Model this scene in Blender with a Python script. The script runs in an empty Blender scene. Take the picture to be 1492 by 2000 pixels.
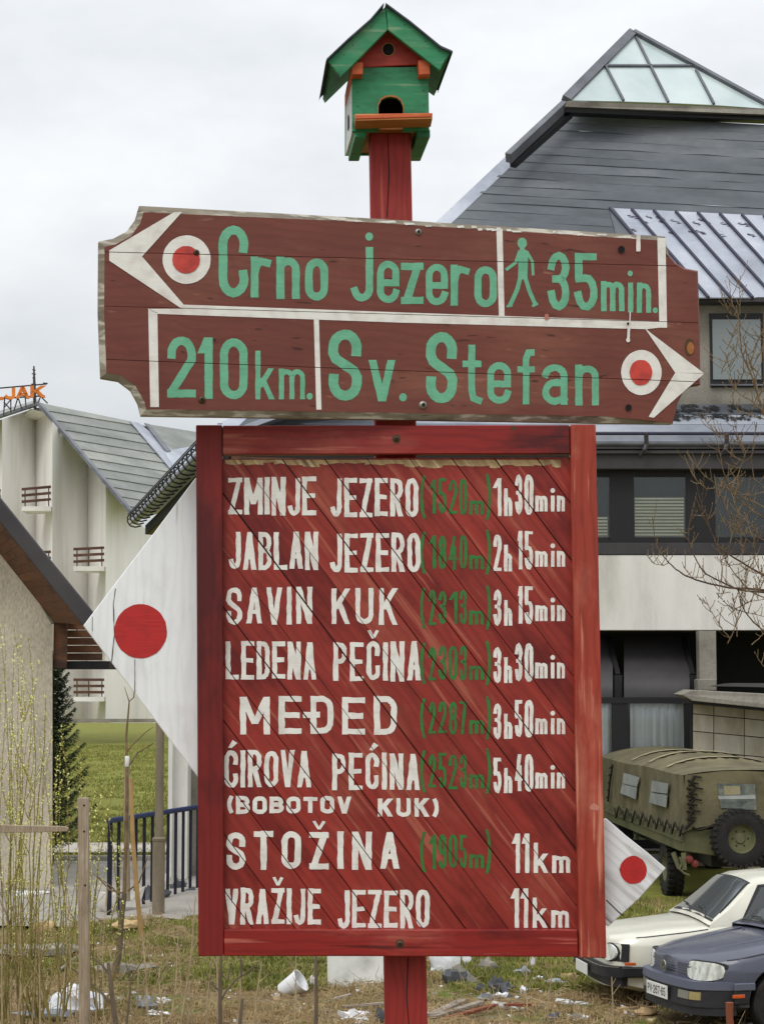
import bpy, bmesh, math, random
from mathutils import Vector, Matrix, noise as mnoise
R = random.Random(7)
rad = math.radians
S = bpy.context.scene
COL = S.collection
# ---------------------------------------------------------------- camera
EYE = 3.3
FPX, CX, CY, HZ = 4000.0, 746.0, 1000.0, 1360.0
PIT = math.atan((HZ - CY) / FPX)
cam_d = bpy.data.cameras.new('camera'); cam = bpy.data.objects.new('camera', cam_d); COL.objects.link(cam)
cam.location = (0, 0, EYE); cam.rotation_euler = (math.pi / 2 + PIT, 0, 0)
cam_d.sensor_fit = 'VERTICAL'; cam_d.sensor_height = 36.0; cam_d.lens = 36.0 * FPX / 2000.0
cam_d.clip_start = 0.1; cam_d.clip_end = 4000
S.camera = cam
# ---------------------------------------------------------------- world, sun, exposure
W = bpy.data.worlds.new('World'); S.world = W; W.use_nodes = True
wn, wl = W.node_tree.nodes, W.node_tree.links
wn.clear()
SUN_EL, SUN_AZ = 52.0, 205.0     # compass-style azimuth, 0 = +Y, clockwise: the bright side is behind the camera, a little left
wo = wn.new('ShaderNodeOutputWorld'); add = wn.new('ShaderNodeAddShader')
b1 = wn.new('ShaderNodeBackground'); b2 = wn.new('ShaderNodeBackground')
sky = wn.new('ShaderNodeTexSky'); sky.sky_type = 'NISHITA'; sky.sun_disc = False
sky.sun_elevation = rad(SUN_EL); sky.sun_rotation = rad(SUN_AZ); sky.air_density = 1.0; sky.dust_density = 3.0
wl.new(sky.outputs[0], b1.inputs[0]); b1.inputs[1].default_value = 0.012
tc = wn.new('ShaderNodeTexCoord')
sep = wn.new('ShaderNodeSeparateXYZ'); wl.new(tc.outputs['Generated'], sep.inputs[0])
mr = wn.new('ShaderNodeMapRange'); mr.inputs[1].default_value = 0.0; mr.inputs[2].default_value = 1.0
mr.inputs[3].default_value = 0.93; mr.inputs[4].default_value = 1.95   # overcast sky: brighter overhead than at the horizon
wl.new(sep.outputs[2], mr.inputs[0])
mp = wn.new('ShaderNodeMapping'); mp.inputs['Scale'].default_value = (2.2, 2.2, 5.0); mp.inputs['Location'].default_value = (3.1, 0.4, 1.7)
wl.new(tc.outputs['Generated'], mp.inputs[0])
nz = wn.new('ShaderNodeTexNoise'); nz.inputs['Scale'].default_value = 1.9; nz.inputs['Detail'].default_value = 7; nz.inputs['Roughness'].default_value = 0.56
wl.new(mp.outputs[0], nz.inputs[0])
cr = wn.new('ShaderNodeValToRGB')
cr.color_ramp.elements[0].position = 0.32; cr.color_ramp.elements[0].color = (0.70, 0.73, 0.755, 1)
cr.color_ramp.elements[1].position = 0.66; cr.color_ramp.elements[1].color = (0.95, 0.965, 0.98, 1)
wl.new(nz.outputs[0], cr.inputs[0])
mul = wn.new('ShaderNodeMixRGB'); mul.blend_type = 'MULTIPLY'; mul.inputs[0].default_value = 1.0
wl.new(cr.outputs[0], mul.inputs[1]); wl.new(mr.outputs[0], mul.inputs[2])
wl.new(mul.outputs[0], b2.inputs[0]); b2.inputs[1].default_value = 0.84
wl.new(b1.outputs[0], add.inputs[0]); wl.new(b2.outputs[0], add.inputs[1]); wl.new(add.outputs[0], wo.inputs[0])
sd = bpy.data.lights.new('sun', 'SUN'); sun = bpy.data.objects.new('sun', sd); COL.objects.link(sun)
sd.energy = 1.25; sd.angle = rad(24); sd.color = (1.0, 0.975, 0.94)
sdir = Vector((math.sin(rad(SUN_AZ)) * math.cos(rad(SUN_EL)), math.cos(rad(SUN_AZ)) * math.cos(rad(SUN_EL)), math.sin(rad(SUN_EL))))
sun.rotation_euler = sdir.to_track_quat('Z', 'Y').to_euler(); sun.location = (0, -5, 20)
S.view_settings.view_transform = 'Standard'; S.view_settings.look = 'None'
S.view_settings.gamma = 1.0; S.view_settings.use_curve_mapping = False; S.view_settings.exposure = 0.0
# ---------------------------------------------------------------- photo-to-world helpers
fw = Vector((0, math.cos(PIT), math.sin(PIT))); up = Vector((0, -math.sin(PIT), math.cos(PIT))); rt = Vector((1, 0, 0))
EYEV = Vector((0, 0, EYE))
def ray(px, py): return fw * FPX + rt * (px - CX) + up * (CY - py)
def P(px, py, Y):
    d = ray(px, py); return EYEV + d * (Y / d.y)
def PG(px, py, z=0.0):
    d = ray(px, py); return EYEV + d * ((z - EYE) / d.z)
class Plane:
    def __init__(s, o, n): s.o = Vector(o); s.n = Vector(n).normalized()
    def hit(s, px, py, off=0.0):
        d = ray(px, py); o = s.o + s.n * off
        return EYEV + d * ((o - EYEV).dot(s.n) / d.dot(s.n))
def plane3(a, b, c):
    n = (b - a).cross(c - a).normalized()
    if n.dot(EYEV - a) < 0: n = -n
    return Plane(a, n)
# ---------------------------------------------------------------- objects
WL = {}
def tag(o, label=None, cat=None, group=None, kind=None):
    if label: o['label'] = label
    if cat: o['category'] = cat
    if group: o['group'] = group
    if kind: o['kind'] = kind
    return o
def empty(name, loc, rz=0.0, local=False, label=None, cat=None, group=None, kind=None):
    o = bpy.data.objects.new(name, None); o.empty_display_size = 0.2; COL.objects.link(o)
    o.location = loc; o.rotation_euler = (0, 0, rz)
    WL[o] = Vector((0, 0, 0)) if (local or rz) else Vector(loc)
    return tag(o, label, cat, group, kind)
class MB:
    def __init__(s): s.v = []; s.f = []; s.m = []
    def add(s, vs, fs, mi=0):
        b = len(s.v); s.v += [tuple(v) for v in vs]
        for f in fs: s.f.append(tuple(b + i for i in f)); s.m.append(mi)
        return s
    def box(s, c, sz, rot=None, mi=0):
        c = Vector(c); hx, hy, hz = sz[0] / 2, sz[1] / 2, sz[2] / 2
        vs = [Vector((x, y, z)) for x in (-hx, hx) for y in (-hy, hy) for z in (-hz, hz)]
        if rot is not None: vs = [rot @ v for v in vs]
        return s.add([c + v for v in vs], [(0, 1, 3, 2), (4, 6, 7, 5), (0, 4, 5, 1), (2, 3, 7, 6), (0, 2, 6, 4), (1, 5, 7, 3)], mi)
    def prism(s, front, back, mi=0, cap=True):
        n = len(front); fs = [(i, (i + 1) % n, n + (i + 1) % n, n + i) for i in range(n)]
        if cap: fs += [tuple(range(n))[::-1], tuple(range(n, 2 * n))]
        return s.add(list(front) + list(back), fs, mi)
    def beam(s, a, b, w, h=None, mi=0, upv=Vector((0, 0, 1))):
        a = Vector(a); b = Vector(b); h = h or w; d = (b - a).normalized()
        u = upv if abs(d.dot(upv)) < .95 else Vector((0, 1, 0))
        r = d.cross(u).normalized() * (w / 2); q = r.cross(d).normalized() * (h / 2)
        return s.prism([a - r - q, a + r - q, a + r + q, a - r + q], [b - r - q, b + r - q, b + r + q, b - r + q], mi)
    def tube(s, pts, rr, n=6, mi=0, cap=True):
        pts = [Vector(p) for p in pts]
        if not isinstance(rr, (list, tuple)): rr = [rr] * len(pts)
        rings = []; ref = None
        for i, p in enumerate(pts):
            d = (pts[min(i + 1, len(pts) - 1)] - pts[max(i - 1, 0)])
            d = d.normalized() if d.length > 1e-9 else Vector((0, 0, 1))
            if ref is None: ref = Vector((0, 0, 1)) if abs(d.z) < .9 else Vector((1, 0, 0))
            a = d.cross(ref).normalized(); b = a.cross(d).normalized(); ref = b
            rings.append([p + (a * math.cos(2 * math.pi * k / n) + b * math.sin(2 * math.pi * k / n)) * rr[i] for k in range(n)])
        vs = [v for r in rings for v in r]; fs = []
        for i in range(len(pts) - 1):
            for k in range(n): fs.append((i * n + k, i * n + (k + 1) % n, (i + 1) * n + (k + 1) % n, (i + 1) * n + k))
        if cap: fs += [tuple(range(n))[::-1], tuple((len(pts) - 1) * n + k for k in range(n))]
        return s.add(vs, fs, mi)
    def lathe(s, prof, c, axis=Vector((0, 0, 1)), n=20, mi=0, closed=False):
        axis = Vector(axis).normalized(); ref = Vector((0, 0, 1)) if abs(axis.z) < .9 else Vector((1, 0, 0))
        a = axis.cross(ref).normalized(); b = a.cross(axis); c = Vector(c); m = len(prof); vs = []
        for k in range(n):
            t = 2 * math.pi * k / n; d = a * math.cos(t) + b * math.sin(t)
            vs += [c + d * r + axis * h for r, h in prof]
        fs = []
        for k in range(n):
            k2 = (k + 1) % n
            for i in range(m if closed else m - 1):
                j = (i + 1) % m; fs.append((k * m + i, k2 * m + i, k2 * m + j, k * m + j))
        return s.add(vs, fs, mi)
    def build(s, name, mats, parent=None, smooth=False, bevel=0, loc=None, seg=1, sub=0, fix=True, keep=None, **kw):
        off = Vector(loc) if loc is not None else Vector((0, 0, 0))
        base = WL.get(parent, Vector((0, 0, 0))) if parent else Vector((0, 0, 0))
        me = bpy.data.meshes.new(name)
        me.from_pydata([tuple(Vector(v) - base - off) for v in s.v], [], s.f)
        if not isinstance(mats, (list, tuple)): mats = [mats]
        for m in mats: me.materials.append(m)
        for p, mi in zip(me.polygons, s.m): p.material_index = mi
        if fix:
            bm = bmesh.new(); bm.from_mesh(me); bmesh.ops.recalc_face_normals(bm, faces=bm.faces); bm.to_mesh(me); bm.free()
        if smooth:
            for p in me.polygons: p.use_smooth = True
            if smooth != 'all':
                try: me.set_sharp_from_angle(angle=rad(40))
                except Exception: pass
        me.update()
        o = bpy.data.objects.new(name, me); COL.objects.link(o); o.location = off
        if parent: o.parent = parent
        WL[o] = base + off
        if bevel:
            b = o.modifiers.new('bevel', 'BEVEL'); b.width = bevel; b.segments = seg; b.limit_method = 'ANGLE'; b.angle_limit = rad(35)
        if sub:
            b = o.modifiers.new('sub', 'SUBSURF'); b.levels = sub; b.render_levels = sub
        return tag(o, **kw)
def copy_tree(o, parent=None):
    c = o.copy(); COL.objects.link(c); c.parent = parent
    for ch in [x for x in KIDS.get(o, [])]: KIDS.setdefault(c, []).append(copy_tree(ch, c))
    return c
KIDS = {}
def kids_scan():
    for o in COL.objects:
        if o.parent: KIDS.setdefault(o.parent, []).append(o)
# ---------------------------------------------------------------- materials
def new_mat(name):
    m = bpy.data.materials.new(name); m.use_nodes = True
    return m, m.node_tree.nodes, m.node_tree.links, m.node_tree.nodes['Principled BSDF']
def ramp(nodes, stops):
    r = nodes.new('ShaderNodeValToRGB'); e = r.color_ramp.elements
    while len(e) < len(stops): e.new(0.5)
    for i, (p, c) in enumerate(stops): e[i].position = p; e[i].color = (*c, 1)
    return r
def pm(name, stops, scale=8.0, rough=0.6, bump=0.0, stretch=(1, 1, 1), rot=(0, 0, 0), rand=0.0, metal=0.0, detail=6, nrough=0.6, spec=0.4,
       fine=0.0, fscale=60.0, coord='Object', coat=0.0, bdist=0.01, tint=0.0, rough2=None):
    """noise-mottled surface: stops = colours along the noise, optional per-object shift and value change, fine speckle"""
    m, n, l, b = new_mat(name)
    tc = n.new('ShaderNodeTexCoord'); mp = n.new('ShaderNodeMapping'); rt_ = n.new('ShaderNodeMapping')
    rt_.inputs['Rotation'].default_value = rot; mp.inputs['Scale'].default_value = stretch
    l.new(tc.outputs[coord], rt_.inputs[0]); l.new(rt_.outputs[0], mp.inputs[0])
    src = mp.outputs[0]
    oi = n.new('ShaderNodeObjectInfo')
    if rand:
        ad = n.new('ShaderNodeVectorMath'); ad.operation = 'MULTIPLY_ADD'
        cx = n.new('ShaderNodeCombineXYZ')
        for i in range(3): l.new(oi.outputs['Random'], cx.inputs[i])
        l.new(cx.outputs[0], ad.inputs[0]); ad.inputs[1].default_value = (37 * rand, 91 * rand, 53 * rand); l.new(src, ad.inputs[2]); src = ad.outputs[0]
    nz = n.new('ShaderNodeTexNoise'); nz.inputs['Scale'].default_value = scale; nz.inputs['Detail'].default_value = detail; nz.inputs['Roughness'].default_value = nrough
    l.new(src, nz.inputs[0])
    if len(stops[0]) == 3:
        k = len(stops); stops = [(0.30 + 0.40 * i / max(1, k - 1), c) for i, c in enumerate(stops)]
    r = ramp(n, stops); l.new(nz.outputs[0], r.inputs[0]); col = r.outputs[0]
    f2 = n.new('ShaderNodeTexNoise'); f2.inputs['Scale'].default_value = fscale; f2.inputs['Detail'].default_value = 3
    l.new(src, f2.inputs[0])
    if fine:
        mx = n.new('ShaderNodeMixRGB'); mx.blend_type = 'OVERLAY'; mx.inputs[0].default_value = fine
        l.new(col, mx.inputs[1]); l.new(f2.outputs[0], mx.inputs[2]); col = mx.outputs[0]
    if tint:
        hs = n.new('ShaderNodeHueSaturation'); mr = n.new('ShaderNodeMapRange'); mr.inputs[3].default_value = 1 - tint; mr.inputs[4].default_value = 1 + tint
        l.new(oi.outputs['Random'], mr.inputs[0]); l.new(mr.outputs[0], hs.inputs['Value']); l.new(col, hs.inputs['Color']); col = hs.outputs[0]
    l.new(col, b.inputs['Base Color'])
    b.inputs['Roughness'].default_value = rough; b.inputs['Metallic'].default_value = metal
    b.inputs['Specular IOR Level'].default_value = spec
    if coat: b.inputs['Coat Weight'].default_value = coat; b.inputs['Coat Roughness'].default_value = 0.06
    if rough2 is not None:
        mr = n.new('ShaderNodeMapRange'); mr.inputs[1].default_value = .35; mr.inputs[2].default_value = .65
        mr.inputs[3].default_value = rough; mr.inputs[4].default_value = rough2; l.new(nz.outputs[0], mr.inputs[0]); l.new(mr.outputs[0], b.inputs['Roughness'])
    if bump:
        bp = n.new('ShaderNodeBump'); bp.inputs['Strength'].default_value = bump; bp.inputs['Distance'].default_value = bdist
        mx2 = n.new('ShaderNodeMixRGB'); mx2.inputs[0].default_value = 0.5; l.new(nz.outputs[0], mx2.inputs[1]); l.new(f2.outputs[0], mx2.inputs[2])
        l.new(mx2.outputs[0], bp.inputs['Height']); l.new(bp.outputs[0], b.inputs['Normal'])
    return m
def lin(r, g, b):
    f = lambda c: (c / 255 / 12.92) if c / 255 <= .04045 else ((c / 255 + .055) / 1.055) ** 2.4
    return (f(r), f(g), f(b))
def wood_paint(name, base, dark, worn, ang=0.0, axis=1, wear=0.62, rough=0.55, rand=1.0, blotch=3.0, grain=1.0, tint=0.08, crack=True, gcol=0.35, wearstops=None):
    """stained / painted timber: grain runs along local X turned by ang about `axis` (1 = Y, boards facing the camera)"""
    m, n, l, b = new_mat(name)
    tc = n.new('ShaderNodeTexCoord'); rot = n.new('ShaderNodeMapping'); r3 = [0, 0, 0]; r3[axis] = ang; rot.inputs['Rotation'].default_value = r3
    l.new(tc.outputs['Object'], rot.inputs[0])
    oi = n.new('ShaderNodeObjectInfo'); cx = n.new('ShaderNodeCombineXYZ')
    for i in range(3): l.new(oi.outputs['Random'], cx.inputs[i])
    ad = n.new('ShaderNodeVectorMath'); ad.operation = 'MULTIPLY_ADD'; l.new(cx.outputs[0], ad.inputs[0]); ad.inputs[1].default_value = (17 * rand, 9 * rand, 13 * rand)
    l.new(rot.outputs[0], ad.inputs[2])
    def nt(sc, st, det=5, ro=.6):
        mp = n.new('ShaderNodeMapping'); mp.inputs['Scale'].default_value = st; l.new(ad.outputs[0], mp.inputs[0])
        t = n.new('ShaderNodeTexNoise'); t.inputs['Scale'].default_value = sc; t.inputs['Detail'].default_value = det; t.inputs['Roughness'].default_value = ro
        l.new(mp.outputs[0], t.inputs[0]); return t
    g = nt(16 * grain, (0.09, 1, 1), 8, .7); g2 = nt(70 * grain, (0.04, 1, 1), 3, .5); bl = nt(blotch, (0.45, 1, 1), 6, .62)
    wv = n.new('ShaderNodeTexWave'); wv.wave_type = 'BANDS'; wv.bands_direction = 'Z'; wv.inputs['Scale'].default_value = 14 * grain; wv.inputs['Distortion'].default_value = 9
    wv.inputs['Detail'].default_value = 2.5; wv.inputs['Detail Scale'].default_value = 1.3
    mpw = n.new('ShaderNodeMapping'); mpw.inputs['Scale'].default_value = (0.22, 1, 1); l.new(ad.outputs[0], mpw.inputs[0]); l.new(mpw.outputs[0], wv.inputs[0])
    c1 = ramp(n, [(0.36, dark), (0.47, base), (0.55, base), (0.68, tuple(.5 * a + .5 * b for a, b in zip(base, worn)))]); l.new(bl.outputs[0], c1.inputs[0])
    mx = n.new('ShaderNodeMixRGB'); mx.blend_type = 'OVERLAY'; mx.inputs[0].default_value = gcol; l.new(c1.outputs[0], mx.inputs[1]); l.new(g.outputs[0], mx.inputs[2])
    mw = n.new('ShaderNodeMixRGB'); mw.blend_type = 'MULTIPLY'; mw.inputs[0].default_value = gcol * 0.8; l.new(mx.outputs[0], mw.inputs[1])
    wr = ramp(n, [(0.0, (.55, .52, .5)), (0.55, (1, 1, 1))]); l.new(wv.outputs[0], wr.inputs[0]); l.new(wr.outputs[0], mw.inputs[2])
    # worn-through streaks
    st = ramp(n, [(wear, (0, 0, 0)), (wear + .10, (1, 1, 1))]); 
    mu = n.new('ShaderNodeMath'); mu.operation = 'ADD'; mu.inputs[1].default_value = -0.25
    m2 = n.new('ShaderNodeMath'); m2.operation = 'MULTIPLY_ADD'; m2.inputs[1].default_value = 0.5; l.new(bl.outputs[0], m2.inputs[0]); l.new(g2.outputs[0], m2.inputs[2]); l.new(m2.outputs[0], mu.inputs[0])
    l.new(mu.outputs[0], st.inputs[0])
    mz = n.new('ShaderNodeMixRGB'); l.new(st.outputs[0], mz.inputs[0]); l.new(mw.outputs[0], mz.inputs[1]); mz.inputs[2].default_value = (*worn, 1)
    col = mz.outputs[0]
    if crack:
        ck = nt(75 * grain, (0.012, 1, 1), 2, .5); rk = ramp(n, [(0.27, (.3, .26, .24)), (0.31, (1, 1, 1))]); l.new(ck.outputs[0], rk.inputs[0])
        mc = n.new('ShaderNodeMixRGB'); mc.blend_type = 'MULTIPLY'; mc.inputs[0].default_value = .8; l.new(col, mc.inputs[1]); l.new(rk.outputs[0], mc.inputs[2]); col = mc.outputs[0]
    hs = n.new('ShaderNodeHueSaturation'); mr = n.new('ShaderNodeMapRange'); mr.inputs[3].default_value = 1 - tint; mr.inputs[4].default_value = 1 + tint
    l.new(oi.outputs['Random'], mr.inputs[0]); l.new(mr.outputs[0], hs.inputs['Value']); l.new(col, hs.inputs['Color'])
    l.new(hs.outputs[0], b.inputs['Base Color'])
    b.inputs['Specular IOR Level'].default_value = 0.35
    rr = n.new('ShaderNodeMapRange'); rr.inputs[3].default_value = rough - .12; rr.inputs[4].default_value = rough + .2; l.new(bl.outputs[0], rr.inputs[0]); l.new(rr.outputs[0], b.inputs['Roughness'])
    bp = n.new('ShaderNodeBump'); bp.inputs['Strength'].default_value = 0.5; bp.inputs['Distance'].default_value = 0.0015
    l.new(g.outputs[0], bp.inputs['Height']); l.new(bp.outputs[0], b.inputs['Normal'])
    return m
def letter_paint(name, col, col2, alt=None):
    m, n, l, b = new_mat(name)
    tc = n.new('ShaderNodeTexCoord'); t = n.new('ShaderNodeTexNoise'); t.inputs['Scale'].default_value = 26; t.inputs['Detail'].default_value = 6; l.new(tc.outputs['Object'], t.inputs[0])
    r = ramp(n, [(0.3, col2), (0.55, col)]); l.new(t.outputs[0], r.inputs[0])
    mp = n.new('ShaderNodeMapping'); mp.inputs['Scale'].default_value = (6, 60, 60); l.new(tc.outputs['Object'], mp.inputs[0])
    t2 = n.new('ShaderNodeTexNoise'); t2.inputs['Scale'].default_value = 3; t2.inputs['Detail'].default_value = 4; l.new(mp.outputs[0], t2.inputs[0])
    mx = n.new('ShaderNodeMixRGB'); mx.blend_type = 'OVERLAY'; mx.inputs[0].default_value = .18; l.new(r.outputs[0], mx.inputs[1]); l.new(t2.outputs[0], mx.inputs[2])
    l.new(mx.outputs[0], b.inputs['Base Color']); b.inputs['Roughness'].default_value = .5
    bp = n.new('ShaderNodeBump'); bp.inputs['Strength'].default_value = .4; bp.inputs['Distance'].default_value = .001; l.new(t2.outputs[0], bp.inputs['Height']); l.new(bp.outputs[0], b.inputs['Normal'])
    return m
def flat(name, col, rough=.6, metal=0.0, spec=.4, coat=0.0, var=.25, scale=6.0):
    a = tuple(max(0, c * (1 - var)) for c in col)
    return pm(name, [a, col], scale=scale, rough=rough, metal=metal, spec=spec, coat=coat, rand=1.0)
M = {}
M['red_plank'] = wood_paint('red stained diagonal planks', lin(142, 45, 36), lin(112, 26, 22), lin(166, 86, 68), ang=rad(-53), wear=.60, blotch=6.5, gcol=.5, tint=.13, rough=.42)
M['red_rail'] = wood_paint('red stained rail', lin(134, 30, 26), lin(84, 17, 17), lin(172, 92, 78), ang=0, wear=.63, blotch=4.5, gcol=.5, tint=.06, rough=.42)
M['red_stile'] = wood_paint('red stained stile', lin(154, 56, 41), lin(116, 30, 23), lin(194, 122, 98), ang=rad(90), wear=.61, blotch=5, gcol=.5, tint=.03, rough=.45)
M['red_stile_dark'] = wood_paint('dark red stained stile', lin(118, 27, 24), lin(80, 17, 17), lin(150, 56, 46), ang=rad(90), wear=.70, blotch=3.5, gcol=.4, tint=.0, rough=.45)
M['red_post'] = wood_paint('red stained post', lin(148, 42, 38), lin(100, 24, 24), lin(170, 78, 66), ang=rad(90), wear=.66, blotch=5, gcol=.5, tint=0)
M['brown_board'] = wood_paint('brown painted arrow board', lin(110, 58, 47), lin(98, 47, 39), lin(140, 92, 74), ang=rad(-3), wear=.70, blotch=3.2, gcol=.28, tint=.02, rough=.5)
M['grey_edge'] = wood_paint('weathered grey wood', lin(128, 119, 104), lin(80, 73, 64), lin(182, 176, 162), ang=rad(-3), wear=.52, blotch=9, gcol=.35, tint=.05)
M['bare_edge'] = wood_paint('bare pale wood', lin(188, 160, 118), lin(138, 110, 74), lin(214, 196, 158), ang=rad(-53), wear=.55, blotch=8, gcol=.5, tint=.12)
M['white_board'] = wood_paint('white painted rough board', lin(234, 236, 238), lin(220, 221, 222), lin(204, 203, 200), ang=rad(90), wear=.64, blotch=6, gcol=.14, tint=0, crack=False)
M['white_board2'] = wood_paint('white painted grooved board', lin(224, 226, 229), lin(204, 206, 211), lin(188, 187, 186), ang=rad(-40), wear=.58, blotch=9, gcol=.28, tint=0)
M['white_letters'] = letter_paint('white lettering paint', lin(226, 224, 218), lin(206, 200, 194))
M['mint_letters'] = letter_paint('mint green lettering paint', lin(104, 174, 140), lin(92, 160, 126))
M['green_letters'] = letter_paint('green lettering paint', lin(36, 114, 46), lin(62, 88, 40))
M['red_dot'] = letter_paint('red dot paint', lin(178, 26, 24), lin(160, 22, 22))
M['red_dot2'] = letter_paint('faded red dot paint', lin(196, 62, 48), lin(166, 46, 40))
M['bolt'] = flat('galvanised bolt', lin(150, 148, 140), .45, .7)
M['rust_bolt'] = flat('rusty screw', lin(92, 70, 52), .6, .5)
M['black_hole'] = flat('hole shadow black', (.006, .006, .006), .9)
M['house_green'] = wood_paint('green painted birdhouse wood', lin(50, 134, 92), lin(38, 108, 74), lin(112, 150, 116), ang=0, wear=.62, blotch=14, gcol=.25, tint=.05)
M['house_red'] = wood_paint('red painted birdhouse wood', lin(170, 62, 50), lin(150, 48, 40), lin(196, 112, 86), ang=0, wear=.62, blotch=14, gcol=.25, tint=.04)
M['house_orange'] = wood_paint('orange painted birdhouse wood', lin(192, 92, 52), lin(172, 74, 42), lin(212, 140, 96), ang=0, wear=.62, blotch=14, gcol=.25, tint=.05)
M['house_ochre'] = wood_paint('ochre bare underside', lin(170, 110, 56), lin(138, 84, 42), lin(190, 140, 84), ang=0, wear=.7, blotch=9, gcol=.25, tint=.05)
M['roof_felt'] = pm('dark roofing felt', [lin(44, 46, 56), lin(78, 82, 92)], 14, .8, .3, rand=1)
M['red_knot'] = flat('pale knot in red wood', lin(186, 120, 104), .7)
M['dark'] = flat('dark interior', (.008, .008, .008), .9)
# ================================================================ THE SIGN
# ---- 2-D tools in photo pixels
def clip_half(poly, a, b, c):
    """keep a*x+b*y >= c"""
    out = []
    for i in range(len(poly)):
        p, q = poly[i], poly[(i + 1) % len(poly)]
        dp, dq = a * p[0] + b * p[1] - c, a * q[0] + b * q[1] - c
        if dp >= 0: out.append(p)
        if (dp >= 0) != (dq >= 0):
            t = dp / (dp - dq); out.append((p[0] + (q[0] - p[0]) * t, p[1] + (q[1] - p[1]) * t))
    return out if len(out) >= 3 else []
def area(p): return sum(p[i][0] * p[(i + 1) % len(p)][1] - p[(i + 1) % len(p)][0] * p[i][1] for i in range(len(p))) / 2
def arc(cx, cy, rx, ry, a0, a1, n=9):
    return [(cx + rx * math.cos(rad(a0 + (a1 - a0) * i / n)), cy + ry * math.sin(rad(a0 + (a1 - a0) * i / n))) for i in range(n + 1)]
def L(*pts):
    out = []
    for p in pts: out += p if isinstance(p, list) else [p]
    return ('L', out)
def D(x0, y0, x1, y1): return ('D', (x0, y0, x1, y1))
def H(x0, x1, y): return ('H', (x0, x1, y))
def OV(cy=.5, ry=.5, rr=.22):
    rr = min(rr, ry)
    return ('C', arc(.5, cy - ry + rr, .5, rr, -180, 0) + arc(.5, cy + ry - rr, .5, rr, 0, 180))
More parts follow.
